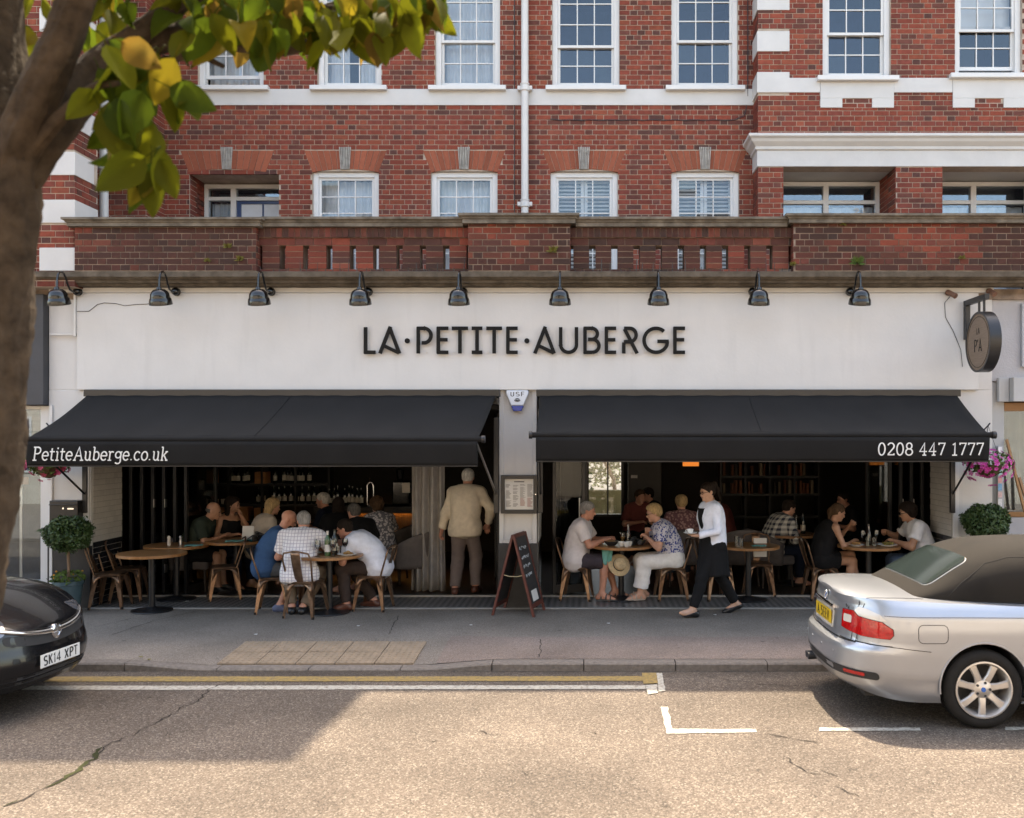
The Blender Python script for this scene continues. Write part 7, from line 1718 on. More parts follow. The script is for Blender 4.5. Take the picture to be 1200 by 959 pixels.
person('woman in a blue print blouse and white trousers holding a camera at the table', at(787, 12.98, .0065), 187, dict(fem=True, hair='crop', haircol='blonde', glasses='clear', lean=14, curl=14, hpitch=12, hx=-.02, fat=1.22, broad=1.05, arm=1.15, legr=1.12, top=T1(C['bluepat'], sleeve=.72, infl=.016), bottom=T1(C['wtrous'], leg=1.8, infl=.03, flare=.03), shoes=(M['sandal_pale'], 'sandal'), kl=(.42, .13, .53), al=(.46, .10, .095), kr=(.42, -.13, .53), ar=(.38, -.12, .095), hl=(.36, .08, .86), hr=(.34, -.02, .93), er=(0, -.8, -.8), cl=1.0, cr=1.0, group=GRP))
person('blonde woman in a pink print top sitting with her back turned behind the couple', at(801, 14.15, .012), 95, dict(fem=True, hair='crop', haircol='blonde', lean=8, curl=12, hyaw=10, fat=1.2, broad=1.15, top=T1(C['pink'], sleeve=.8, infl=.02), bottom=T1(C['jeans'], leg=1.9), h=.016, group=GRP))
person('person in a checked black and white shirt leaning over the inside table', at(903, 14.05, .012), 22, dict(hair='short', haircol='dark', lean=16, curl=20, hpitch=20, top=T1(C['plaid'], sleeve=1.5, infl=.022, hem=.08), bottom=T1(C['navy'], leg=1.9), h=.016, group=GRP))
PB = dict(fem=True, skin='tan', hair='tied', haircol='brown', lean=16, curl=10, hpitch=20, hx=-.02, top=T1(C['black'], sleeve=0, low=True, name='dress_top'), bottom=T1(C['black'], leg=.5, infl=.02, skirt=.55, name='skirt'), shoes=(M['sandal_pale'], 'sandal'), kl=(.44, .03, .60), al=(.50, -.12, .18), kr=(.42, -.08, .53), ar=(.36, -.10, .095), toe_l=-.5, hl=(.46, .12, 1.00), el=(.3, .6, -1), pl=(0, -1, 0), cl=1.1, hr=(.42, -.10, .80), group=GRP)
person('woman in a short black dress with crossed legs eating at the table', at(962, 12.98, .0065), 6, PB)
person('man with sunglasses in a white T-shirt eating salad', at(1083, 12.98, .0065), 176, dict(skin='tan', hair='curly', haircol='dark', glasses='sun', lean=12, curl=14, hpitch=14, hx=-.02, broad=1.05, arm=1.1, top=T1(C['tee'], sleeve=.62, infl=.014, hem=.02), bottom=T1(C['jeans'], leg=1.9), shoes=(M['leather_black'], 'shoe'), hl=(.42, .10, .80), hr=(.46, -.16, .90), er=(.2, -.8, -.8), cr=1.1, group=GRP))
for x, D, f_, lb, cl_, hc_ in ((742, 16.2, -60, 'dim figure in a dull red top deep in the room left of the service door', 'red', 'brown'), (772, 16.6, 200, 'dim dark clothed figure deep in the room before the service door', 'black', 'dark'), (852, 15.6, 150, 'dim figure in red deep in the room behind the waitress', 'red', 'dark'), (1003, 15.4, 190, 'dim dark clothed figure deep in the room behind the woman in the black dress', 'black', 'dark')):
    person(lb, at(x, D, .012), f_, dict(skin='ruddy', hair='short', haircol=hc_, lean=10, curl=12, top=T1(C[cl_], sleeve=.8), bottom=T1(C['black'], leg=1.9), h=.022, group='dim figures deep in the dining room'))
wx, wy = px(836, 11.83), 11.83
PW = dict(sit=False, fem=True, skin='olive', size=.985, hair='pony', haircol='dark', glasses='clear', lean=4, curl=2, hz=.885, hyaw=6, hpitch=10, top=T1(C['white2'], sleeve=1.96, infl=.014, collar=True), bottom=T1(C['black'], leg=1.9, infl=.012), shoes=(M['leather_black'], 'flat'), al=(.33, .06, .075), ar=(-.36, -.08, .115), toe_l=.12, toe_r=-.35, fl=(1, .05, 0), fr=(1, -.05, 0), hl=(.27, .02, 1.06), hr=(-.13, -.20, .88), el=(-.9, .5, -.4), er=(-.9, -.4, 0), pl=(0, 0, 1), dl=(1, -.3, .05), cl=.25, cr=.5, arm=.95)
PW['hl'] = (.30, .17, 1.03); PW['hr'] = (-.18, -.20, .80)
wt = person('waitress in a white shirt and black apron carrying a white cup and saucer', (wx, wy, 0), 200, PW)
hip, (sp1, sp2, nb, up_, lat, fwd2) = PW['_hip'], PW['_sp']
ap = MB()
def apf(u, v):                                   # wrap-round skirt of the apron, swinging with the stride
    a = R(-150 + 300 * u); z = .20 - .57 * v; fl = v ** .8
    rx = .137 + .056 * fl; ry = .168 + .037 * fl; w = .010 * v * math.sin(a * 5 + 1) + .006 * v * math.sin(a * 11)
    return (hip[0] + .012 + (rx + w) * math.cos(a) + .02 * fl * math.cos(a), hip[1] + (ry + w) * math.sin(a), hip[2] + z - .03 * v * math.cos(a) * math.cos(a))
ap.grid(apf, 60, 18); ap.build('apron', C['black'], wt, smooth=180, solid=.005)
bib = MB()
def bf(u, v): a = R(-52 + 104 * u); c = hip + V(0, 0, .2) + up_(R(5)) * (.27 * v); r = .140 + .030 * v + .022 * math.sin(v * 3); y = math.sin(a) * (1 - .25 * v); return (c[0] + .018 + r * math.cos(a * .9) - .01 * v, c[1] + y * .125, c[2])
bib.grid(bf, 14, 10); bib.build('apron_bib', C['black'], wt, smooth=180, solid=.004)
bs = MB()
for q in (1, -1): bs.tube([bf(.95 if q > 0 else .05, 1), sp2 + lat * q * .09 + fwd2 * .085 + V(0, 0, -.01), nb + lat * q * .075 - V(0, 0, .005), nb - fwd2 * .075 - V(0, 0, .0)], .009, 6)
bs.build('apron_straps', C['black'], wt, smooth=60)
hw = Matrix.Translation((wx, wy, 0)) @ Matrix.Rotation(R(200), 4, 'Z') @ Vector(PW['_AR'][1][2]); S_ = Vector((hw.x - .10, hw.y - .035, hw.z + .025))
so_ = thing('saucer_with_cup', 'white cup on a saucer carried by the waitress', 'cup', S_); m = MB(); m.lathe([(.035, 0), (.05, .004), (.085, .016), (.085, .019), (.05, .009), (0, .008)], 24); m.build('saucer', M['ceramic'], so_, smooth=40)
m = MB(); m.lathe([(.022, .0095), (.034, .03), (.04, .06), (.038, .06), (.032, .03), (0, .014)], 18); m.tube([(-.036, 0, .05), (-.058, 0, .047), (-.055, 0, .028), (-.034, 0, .024)], .004, 5); m.build('cup', M['ceramic'], so_, smooth=40)
kn = PM['_LG'][-1][1]; mm = Matrix.Translation(at(676, 12.98, .0065)) @ Matrix.Rotation(R(-6), 4, 'Z')
hat = thing('straw_hat', 'pale straw hat hanging at the knee of the man in shorts', 'hat', mm @ Vector((.60, -.16, .50))); hat.rotation_euler = (R(62), R(35), 0)
m = MB(); m.lathe([(.155, -.012), (.15, -.006), (.10, .0), (.088, .005), (.084, .07), (.065, .09), (0, .085)], 26, cap=False); m.build('crown_and_brim', M['straw'], hat, smooth=60, solid=.003); m = MB(); m.lathe([(.0915, .008), (.0885, .035)], 26, cap=False); m.build('hat_band', M['dark_grey'], hat, smooth=60)
m = MB(); m.grid(lambda u, v: ((u - .5) * .15 * (1 - .25 * v), .02 * math.sin(u * 9 + v * 3), -.17 * v - .03 * math.sin(u * 5) * v), 14, 8); o = m.build('teal_cloth', M['teal'], smooth=180, solid=.004); o.location = mm @ Vector((.44, -.21, .70)); tag(o, 'teal napkin lying over the lap of the man in shorts', 'napkin', 'napkins on the tables')
# ------------------------------------------------------------------ cars
def interp(x, pts):
    xs = [p[0] for p in pts]; ys = [p[1] for p in pts]; return float(np.interp(x, xs, ys))
def sinterp(x, pts):                               # smooth (cubic) interpolation
    if x <= pts[0][0]: return pts[0][1]
    if x >= pts[-1][0]: return pts[-1][1]
    for i in range(len(pts) - 1):
        if pts[i][0] <= x <= pts[i+1][0]:
            x0, y0 = pts[i]; x1, y1 = pts[i+1]; h = x1 - x0; t = (x - x0) / h
            m0 = (y1 - (pts[i-1][1] if i else y0)) / (x1 - (pts[i-1][0] if i else x0)); nx = pts[i+2] if i + 2 < len(pts) else pts[i+1]; m1 = (nx[1] - y0) / (nx[0] - x0)
            return (2*t**3-3*t**2+1)*y0 + (t**3-2*t**2+t)*h*m0 + (-2*t**3+3*t**2)*y1 + (t**3-t**2)*h*m1
def car_shell(S):
    L, W_ = S['L'], S['W'] / 2; ar, af = S['ar'], S['af']; nr, nf = S.get('nr', 2.2), S.get('nf', 2.2); my = S.get('my', 3.2)
    half = []
    for k in range(13):
        th = math.pi / 2 * k / 12; c, s = math.cos(th), math.sin(th); half.append((ar * (1 - c ** (2 / nr)), W_ * s ** (2 / my)))
    x = ar + .09
    while x < L - af - .03: half.append((x, W_)); x += .09
    for k in range(13):
        th = math.pi / 2 * (12 - k) / 12; c, s = math.cos(th), math.sin(th); half.append((L - af * (1 - c ** (2 / nf)), W_ * max(0, s) ** (2 / my)))
    n = len(half); nor = []
    for i in range(n):
        a = half[max(0, i - 1)]; b = half[min(n - 1, i + 1)]
        if i == 0: nor.append((-1, 0)); continue
        if i == n - 1: nor.append((1, 0)); continue
        d = Vector((b[0] - a[0], b[1] - a[1])).normalized(); nor.append((-d.y, d.x))
    vs = []; NV = S.get('NV', 22)
    idx = {}
    def pt(i, v, side):
        x, y = half[i]; nx, ny = nor[i]; zb, zt = sinterp(x, S['zb']), sinterp(x, S['zt']); z = zb + (zt - zb) * v
        e = abs(nx); end = S['rear'] if nx < 0 else S['front']; ins = interp(z, S['side']) * (1 - e) + interp(z, end) * e
        return (x - nx * ins, side * max(0, (y - ny * ins)), z)
    m = MB(); V_ = []; ring = []
    for j in range(NV + 1):
        v = j / NV; row = [pt(i, v, 1) for i in range(n)] + [pt(i, v, -1) for i in range(n - 2, 0, -1)]; ring.append([len(V_) + q for q in range(len(row))]); V_ += row
    F = []; K = len(ring[0])
    for j in range(NV):
        for q in range(K): F.append((ring[j][q], ring[j][(q+1) % K], ring[j+1][(q+1) % K], ring[j+1][q]))
    for top in (1, 0):                              # deck and floor
        rr = ring[NV] if top else ring[0]; MM = 12; prev = None
        for i in range(n):
            a = V_[rr[i]]; b = V_[rr[(K - i) % K]]
            if i in (0, n - 1): row = [rr[i]] * (MM + 1)
            else:
                row = [rr[i]]
                for k in range(1, MM):
                    t = k / MM; y = a[1] + (b[1] - a[1]) * t; q = abs(y) / max(1e-6, a[1])
                    z = a[2] + (sinterp(a[0], S['crown']) * (1 - q ** 2.4) if top else 0); V_.append((a[0] + (S.get('bow', 0) if top else 0) * 0, y, z)); row.append(len(V_) - 1)
                row.append(rr[(K - i) % K])
            if prev:
                for k in range(MM):
                    f = [prev[k], row[k], row[k+1], prev[k+1]]; f = list(dict.fromkeys(f))
                    if len(f) >= 3: F.append(tuple(f if top else f[::-1]))
            prev = row
    bm = bmesh.new(); bv = [bm.verts.new(p) for p in V_]
    for f in F:
        try: bm.faces.new([bv[i] for i in f])
        except ValueError: pass
    bmesh.ops.remove_doubles(bm, verts=bm.verts, dist=1e-5); bmesh.ops.recalc_face_normals(bm, faces=bm.faces)
    return bm
def loft_cabin(st, na=24, py=.62, pzz=.8):
    m = MB(); vs = []; fs = []
    for (x, zb, zt, w) in st:
        for k in range(na + 1):
            a = math.pi * k / na; c, s = math.cos(a), math.sin(a); vs.append((x, w * math.copysign(abs(c) ** py, c), zb + (zt - zb) * abs(s) ** pzz))
    for i in range(len(st) - 1):
        for k in range(na): fs.append((i*(na+1)+k, (i+1)*(na+1)+k, (i+1)*(na+1)+k+1, i*(na+1)+k+1))
    m.add(vs, fs); return m
def bvh_of(bm): return BVHTree.FromBMesh(bm)
def hit(bvh, o, d, off):
    r = bvh.ray_cast(Vector(o), Vector(d));
    if r[0] is None: return None
    n = r[1]; n = n if n.dot(Vector(d)) < 0 else -n; return r[0] + n * off
def patch(name, mat, parent, bvh, outline, fo, d, off, rings=5, solid=0):
    """a piece laid on the body: outline (2-D) is cast along d on to the surface"""
    c = np.mean(np.array(outline), 0); n = len(outline); m = MB(); vs = []; ok = True
    for r in range(rings + 1):
        for p in outline:
            q = c + (np.array(p) - c) * (1 - r / rings) if r < rings else c; h = hit(bvh, fo(*q), d, 0); h = h - Vector(d) * off if h else None
            if h is None: h = Vector(vs[-1]) if vs else Vector(fo(*q))
            vs.append(h)
            if r == rings: break
    fs = [(r*n+k, r*n+(k+1)%n, (r+1)*n+(k+1)%n, (r+1)*n+k) for r in range(rings - 1) for k in range(n)] + [((rings-1)*n+k, (rings-1)*n+(k+1)%n, rings*n) for k in range(n)]
    m.add(vs, fs); return m.build(name, mat, parent, smooth=60, solid=solid)
def seam(name, mat, parent, bvh, pts, fo, d, off=.0008, w=.005, closed=False):
    P = [];
    for a, b in zip(pts[:-1], pts[1:]):
        k = max(2, int(math.dist(a, b) / .03))
        for j in range(k): P.append((a[0] + (b[0]-a[0]) * j / k, a[1] + (b[1]-a[1]) * j / k))
    P.append(pts[-1]); Q = [hit(bvh, fo(*p), d, off) for p in P]; Q = [q for q in Q if q is not None]
    m = MB(); m.tube(Q, w / 2, 5); return m.build(name, mat, parent, smooth=60)
def rrect(x0, x1, y0, y1, r, n=5):
    out = []
    for cx, cy, a0 in ((x1 - r, y1 - r, 0), (x0 + r, y1 - r, 90), (x0 + r, y0 + r, 180), (x1 - r, y0 + r, 270)):
        for k in range(n + 1): a = R(a0 + 90 * k / n); out.append((cx + r * math.cos(a), cy + r * math.sin(a)))
    out2 = []
    for a, b in zip(out, out[1:] + out[:1]):
        k = max(1, int(math.dist(a, b) / .04))
        for j in range(k): out2.append((a[0] + (b[0]-a[0]) * j / k, a[1] + (b[1]-a[1]) * j / k))
    return out2
def dens(P):
    out = []
    for a, b in zip(P, P[1:] + P[:1]):
        k = max(1, int(math.dist(a, b) / .025)); out += [(a[0] + (b[0]-a[0]) * j / k, a[1] + (b[1]-a[1]) * j / k) for j in range(k)]
    return out
def wheel(t, x, y, r, rimr, side, mat_rim, spokes=7):
    """side -1: outer face towards -Y"""
    w = bpy.data.objects.new('wheel', None); COL.objects.link(w); w.parent = t; w.location = (x, y, r); OFF[w.name] = Vector((0, 0, 0))
    Mx = Matrix.Rotation(R(90 if side < 0 else -90), 4, 'X')              # lathe axis z -> outward
    hw = .105
    m = MB(); m.lathe([(rimr - .005, -hw), (r - .03, -hw), (r - .006, -hw + .02), (r, -hw + .05), (r, hw - .05), (r - .006, hw - .02), (r - .03, hw), (rimr + .012, hw + .002), (rimr - .004, hw - .01), (rimr - .004, -hw)], 48, M=Mx, cap=False); m.build('tyre', M['rubber'], w, smooth=40)
    g = MB()
    for k in range(4): g.lathe([(r + .0006, -.06 + k * .04 - .004), (r + .0006, -.06 + k * .04 + .004)], 48, M=Mx, cap=False)
    g.build('tread_groove', M['black_metal'], w)
    m = MB(); m.lathe([(rimr - .0045, hw - .012), (rimr - .004, hw + .004), (rimr - .016, hw + .006), (rimr - .028, hw - .014), (rimr - .04, hw - .05), (rimr - .05, -hw + .01)], 48, M=Mx, cap=False)
    for k in range(spokes):
        a = 2 * math.pi * k / spokes + .2; ca, sa = math.cos(a), math.sin(a)
        def q(rr, s, z): return Mx @ Vector((rr * ca - s * sa, rr * sa + s * ca, z))
        vs = []
        for rr, s, z in ((.05, .034, hw - .03), (.12, .027, hw - .012), (rimr - .03, .033, hw - .016), (rimr - .015, .05, hw - .006)): vs += [q(rr, -s, z - .012), q(rr, -s * .7, z), q(rr, s * .7, z), q(rr, s, z - .012), q(rr, s * .8, z - .04), q(rr, -s * .8, z - .04)]
        m.add(vs, [(i*6+b, i*6+(b+1)%6, (i+1)*6+(b+1)%6, (i+1)*6+b) for i in range(3) for b in range(6)])
    m.lathe([(.075, hw - .055), (.072, hw - .025), (.04, hw - .016), (.034, hw - .012), (0, hw - .012)], 24, M=Mx); recalc(m.build('rim', mat_rim, w, smooth=35))
    b = MB(); b.lathe([(rimr - .05, -.03), (0, -.03)], 24, M=Mx, cap=False); b.build('brake_disc', M['dark_grey'], w)
    for k in range(5): a = 2 * math.pi * k / 5; n = MB(); n.lathe([(.011, hw - .03), (.011, hw - .014), (0, hw - .018)], 8, o=(.055 * math.cos(a), .055 * math.sin(a), 0), M=Mx); n.build('wheel_nut', M['dark_grey'], w)
    c = MB(); c.lathe([(.02, hw - .0119), (.019, hw - .008), (0, hw - .008)], 20, M=Mx); c.build('hub_badge', M['roundel_blue'], w)
    return w
M['silver'] = pm('warm_silver_paint', (.40,.42,.455), .30, metal=.7, var=.03, scale=3, coat=.8)
M['car_black'] = pm('black_car_paint', (.006,.006,.007), .25, var=.1, coat=.45, spec=.3)
M['soft_top'] = pm('dusty_soft_top', (.021,.018,.015), .95, col2=(.011,.010,.009), scale=1.6, thr=(.5, .72), bump=.3, bscale=300)
M['car_glass'] = pm('car_glass', (.02,.028,.026), .14, var=.1); M['red_lens'] = pm('red_lamp_lens', (.42,.006,.008), .12, var=.25, scale=30, coat=.7); M['clear_lens'] = pm('clear_lamp_lens', (.62,.58,.52), .12, var=.1, coat=.7)
M['head_lens'] = pm('headlamp_lens', (.16,.165,.18), .06, metal=.5, var=.2, scale=20, coat=1)
M['plate_yellow'] = pm('yellow_plate', (.62,.40,.02), .4, var=.03); M['plate_white'] = pm('white_plate', (.66,.66,.64), .4, var=.03); M['plate_black'] = pm('plate_letters', (.008,.008,.009), .5)
M['trim_black'] = pm('black_plastic_trim', (.022,.022,.023), .65, var=.15); M['alloy'] = pm('alloy_wheel', (.58,.55,.52), .35, metal=.7, var=.06); M['roundel_blue'] = pm('badge_blue', (.03,.13,.42), .2); M['gap'] = pm('panel_gap', (.02,.019,.018), .8)
def boolean_arches(o, cuts):
    for (x, y0, y1, z, r) in cuts:
        m = MB(); m.tube([(x, y0, z), (x, y1, z)], r, 48); c = recalc(m.build('arch_cutter', None)); c.parent = o.parent
        b = o.modifiers.new('arch', 'BOOLEAN'); b.operation = 'DIFFERENCE'; b.object = c; b.solver = 'EXACT'
    dg = bpy.context.evaluated_depsgraph_get(); me = bpy.data.meshes.new_from_object(o.evaluated_get(dg)); cs = [b.object for b in o.modifiers]; o.modifiers.clear(); old = o.data; o.data = me
    for c in cs: bpy.data.objects.remove(c)
    me.polygons.foreach_set('use_smooth', [True] * len(me.polygons)); me.set_sharp_from_angle(angle=R(38))
def plate_text(parent, name, text, w, h, mat, org, ux, uz, un, t=.14):
    W_ = text_width(GN, text, .14); k = w / W_; m = MB(); O, U, Z, N = Vector(org), Vector(ux), Vector(uz), Vector(un)
    write(m, GN, text, t, lambda a, b, d: O + U * ((a - W_ / 2) * k) + Z * ((b - .5) * h) + N * d, .0015, .14); return recalc(m.build(name, mat, parent))

sv = thing('silver_convertible', 'silver convertible car with a dusty brown soft top and yellow number plate', 'car', (2.03, 8.36, RZ))
S = dict(L=4.49, W=1.76, ar=.62, af=.75, nr=2.3, nf=2.1, my=3.4, NV=30, zb=[(0, .30), (.25, .24), (.7, .2), (3.6, .19), (4.2, .22), (4.49, .26)],
         zt=[(0, 1.005), (.12, 1.015), (.5, 1.01), (.9, .995), (1.6, .97), (2.6, .955), (3.1, .93), (3.6, .87), (4.1, .78), (4.35, .70), (4.49, .62)], crown=[(0, .02), (.4, .035), (1, .03), (3, .05), (3.8, .07), (4.49, .05)],
         rear=[(.24, .13), (.30, .06), (.36, .025), (.45, .0), (.60, .0), (.635, .012), (.65, .055), (.67, .06), (.90, .085), (.975, .10), (.992, .085), (1.02, .095)],
         front=[(.2, .1), (.3, .03), (.42, 0), (.55, .01), (.62, .05), (1.0, .2)],
         side=[(.19, .07), (.26, .03), (.36, .018), (.42, .004), (.60, .0), (.78, .0), (.885, .012), (.90, .020), (.96, .05), (1.0, .085), (1.02, .10)])
bm = car_shell(S); bv = bvh_of(bm); me = bpy.data.meshes.new('body'); bm.to_mesh(me); bm.free(); body = link_mesh('body', me, M['silver'], sv)
RW, RR_, FX = .317, .318, 3.82; RX = 1.125
boolean_arches(body, [(x, s * .52, s * 1.2, RW + .02, .352) for x in (RX, FX) for s in (1, -1)])
for x in (RX, FX):
    for s in (1, -1):
        wheel(sv, x, s * .765, RW, .232, s, M['alloy'])
        m = MB(); m.tube([(x + .356 * math.cos(R(a)), s * .876, RW + .02 + .356 * math.sin(R(a))) for a in range(-12, 193, 8)], .009, 6); m.build('arch_lip', M['silver'], sv, smooth=60)
    m = MB(); m.box(x - .36, -.52, .2, x + .36, .52, .69); m.build('wheel_well', M['trim_black'], sv)
fR = lambda y, z: (-1, y, z); fS = lambda x, z: (x, -2, z); dR, dS = Vector((1, 0, 0)), Vector((0, 1, 0)); fT = lambda x, y: (x, y, 2); dT = Vector((0, 0, -1))
rs_ = [(.60, .995, 1.003, .57), (.70, .99, 1.07, .645), (.86, .985, 1.17, .69), (1.04, .98, 1.28, .71), (1.2, .98, 1.355, .72), (1.4, .97, 1.41, .727), (1.7, .965, 1.435, .73), (2.2, .96, 1.44, .73), (2.6, .955, 1.41, .72), (2.72, .955, 1.38, .715)]
roof = loft_cabin([(x, *[sinterp(x, [(q[0], q[i]) for q in rs_]) for i in (1, 2, 3)]) for x in np.linspace(.60, 2.72, 64)], 64, py=.5, pzz=.72)
rb = bmesh.new(); q = [rb.verts.new(p) for p in roof.v]
for f in roof.f: rb.faces.new([q[i] for i in f])
rv = bvh_of(rb); rb.free(); top = roof.build('soft_top', M['soft_top'], sv, smooth=60)
ws = loft_cabin([(2.722, .955, 1.38, .714), (2.78, .955, 1.35, .712), (3.0, .95, 1.19, .70), (3.25, .945, 1.01, .68), (3.32, .94, .95, .66)], py=.5, pzz=.72); ws.build('windscreen', M['car_glass'], sv, smooth=60)
dW = Vector((.55, 0, -.835)).normalized(); uW = Vector((dW.z * -1, 0, dW.x)); oW = Vector((.955, 0, 1.225)) - dW * 1.0
fW = lambda a, b: oW + Vector((0, 1, 0)) * a + Vector((.835, 0, .55)) * b
wo = [(y * (1 - .10 * ((z + .20) / .42)), z) for y, z in rrect(-.545, .545, -.225, .21, .07)]
seam('window_seal', M['clear_lens'], sv, rv, wo + wo[:1], fW, dW, .010, .011); patch('rear_window', M['car_glass'], sv, rv, wo, fW, dW, .011, 14)
for s in (-1, 1): fs_ = lambda x, z, s=s: (x, s * 2, z); seam('roof_seam', M['gap'], sv, rv, [(.90, 1.03), (1.02, 1.14), (1.24, 1.29), (1.44, 1.34), (2.4, 1.345)], fs_, Vector((0, -s, 0)), .001, .007); seam('roof_seam', M['gap'], sv, rv, [(.84, .998), (1.6, .985), (2.6, .975)], fs_, Vector((0, -s, 0)), .002, .012)
for s in (-1, 1):
    a = R(43) * s * -1; d = Vector((math.cos(a), math.sin(a), 0)); u = Vector((-d.y, d.x, 0)) * (1 if s < 0 else -1)
    fo = lambda p, z, d=d, s=s, u=u: Vector((.30, s * .60, z)) - d * 1.5 + u * p
    lo = dens([(.24,.75),(.237,.895),(.10,.902),(.045,.866),(-.17,.842),(-.25,.79),(-.255,.745),(-.23,.712),(0,.715),(.15,.735)])
    patch('tail_lamp', M['red_lens'], sv, bv, lo, fo, d, .007, 8)
    patch('indicator_lens', M['clear_lens'], sv, bv, dens([(.092,.905),(.042,.872),(-.16,.852),(-.205,.852),(-.15,.90),(-.03,.935),(.05,.942)]), fo, d, .007, 6); patch('reversing_lens', M['clear_lens'], sv, bv, rrect(.115, .215, .80, .862, .012), fo, d, .0095, 3)
    patch('bumper_reflector', M['red_lens'], sv, bv, rrect(-.05, .16, .40, .428, .01), fo, d, .012, 3)
    seam('lamp_seam', M['gap'], sv, bv, lo + lo[:1], fo, d, .003, .006)
patch('plate_panel', M['silver'], sv, bv, rrect(-.34, .34, .685, .905, .03), fR, dR, .002, 4); patch('plate_recess', M['clear_lens'], sv, bv, rrect(-.30, .30, .70, .86, .02), fR, dR, .005, 4)
hx = hit(bv, fR(0, .79), dR, .012)
pl = MB(); tl = .10; pl.cbox((hx.x, 0, .785), (.006, .52, .115)); plate = pl.build('number_plate', M['plate_yellow'], sv, bevel=.004)
plate_text(plate, 'plate_lettering', 'A 5EEV', .40, .08, M['plate_black'], (hx.x - .0032, 0, .785), (0, -1, 0), (0, 0, 1), (-1, 0, 0), .105)
h2 = hit(bv, fR(0, .89), dR, .0); m = MB(); m.tube([(h2.x - .008, -.30, .882), (h2.x - .016, 0, .888), (h2.x - .008, .30, .882)], .017, 10); m.build('boot_grip', M['chrome'], sv, smooth=60)
h3 = hit(bv, fR(0, .935), dR, .004); m = MB(); Mx = Matrix.Translation(h3) @ Matrix.Rotation(R(-90), 4, 'Y'); m.lathe([(.041, 0), (.041, .006), (.028, .007), (.028, .0065), (0, .0068)], 24, M=Mx); bdg = m.build('roundel', M['plate_black'], sv, smooth=30)
for k in range(4):
    m = MB(); m.add([Mx @ Vector((0, 0, .0074))] + [Mx @ Vector((.027 * math.cos(R(a)), .027 * math.sin(R(a)), .0074)) for a in np.linspace(k * 90, k * 90 + 90, 7)], [(0, i, i + 1) for i in range(1, 7)]); m.build('roundel_quarter', M['roundel_blue'] if k % 2 else M['paint_white'], bdg)
m = MB(); m.tube([Mx @ Vector((.041 * math.cos(R(a)), .041 * math.sin(R(a)), .005)) for a in range(0, 360, 15)], .003, 6, closed=True); m.build('roundel_ring', M['chrome'], bdg, smooth=60)
h4 = hit(bv, fR(-.50, .925), dR, .002); plate_text(sv, 'model_badge', '320 Cd', .15, .028, M['dark_grey'], (h4.x - .002, -.50, .925), (0, -1, 0), (0, 0, 1), (-1, 0, 0), .16)
for y0, y1 in ((-.66, .66),):
    for zz, w in ((.655, .012),): seam('bumper_gap', M['gap'], sv, bv, [(y0, zz), (y1, zz)], fR, dR, .001, w)
seam('boot_gap', M['gap'], sv, bv, [(-.60, .665), (-.605, .80), (-.63, .99)], fR, dR, .001, .006); seam('boot_gap', M['gap'], sv, bv, [(.60, .665), (.605, .80), (.63, .99)], fR, dR, .001, .006)
for s in (-1, 1):
    seam('deck_gap', M['gap'], sv, bv, [(.16, s * .655), (.4, s * .69), (.70, s * .69)], fT, dT, .001, .006)
    fs_ = lambda x, z, s=s: (x, s * 2, z); ds = Vector((0, -s, 0))
    seam('bumper_gap', M['gap'], sv, bv, [(.16, .665), (.45, .648), (.70, .622)], fs_, ds, .001, .006); seam('crease', M['gap'], sv, bv, [(.35, .893), (1.0, .893), (2.2, .885), (3.2, .86)], fs_, ds, -.0005, .005)
    seam('door_gap', M['gap'], sv, bv, [(1.62, .95), (1.60, .8), (1.50, .6), (1.46, .42), (1.55, .30), (2.6, .28), (2.85, .5), (2.88, .9)], fs_, ds, .0008, .006)
    patch('sill_trim', M['trim_black'], sv, bv, rrect(1.42, 3.36, .215, .25, .01), fs_, ds, .004, 2)
fl = rrect(.60, .835, .69, .835, .04); seam('fuel_flap', M['gap'], sv, bv, fl + fl[:1], fS, dS, .0006, .005)
lo = rrect(-.70, .70, .375, .445, .03); patch('bumper_insert', M['trim_black'], sv, bv, lo, fR, dR, .004, 3)
for s in (-1, 1):
    a = R(35) * -s; d = Vector((math.cos(a), math.sin(a), 0)); u = Vector((-d.y, d.x, 0)) * (1 if s < 0 else -1); fo = lambda p, z, d=d, s=s, u=u: Vector((.3, s * .55, z)) - d * 1.5 + u * p
    patch('bumper_insert', M['trim_black'], sv, bv, [(p, z + .012 * (p + .2)) for p, z in rrect(-.22, .24, .375, .44, .03)], fo, d, .0045, 3)
    seam('bumper_gap', M['gap'], sv, bv, [(-.3, .655), (0, .66), (.2, .665)], fo, d, .001, .008)
for y in (-.45, -.16, .16, .45): h5 = hit(bv, fR(y, .54), dR, .001); m = MB(); m.lathe([(.011, 0), (.011, .003), (0, .003)], 12, M=Matrix.Translation(h5) @ Matrix.Rotation(R(-90), 4, 'Y')); m.build('parking_sensor', M['silver'], sv)
for y in (.42, .50): m = MB(); m.tube([(.02, y, .29), (.30, y, .30)], .032, 14); m.build('exhaust_pipe', M['dark_grey'], sv, smooth=50)
m = MB(); m.box(.25, -.6, .2, 4.1, .6, .3); m.build('underbody', M['trim_black'], sv)
for s in (-1, 1): m = MB(); m.ball((2.78, s * .95, 1.02), (.06, .11, .075), 12, 8); m.tube([(2.76, s * .80, .97), (2.78, s * .88, 1.0)], .025, 8); m.build('door_mirror', M['silver'], sv, smooth=60); m = MB(); m.tube([(1.75, s * .884, .83), (1.95, s * .89, .83)], .013, 8); m.build('door_handle', M['silver'], sv, smooth=60)

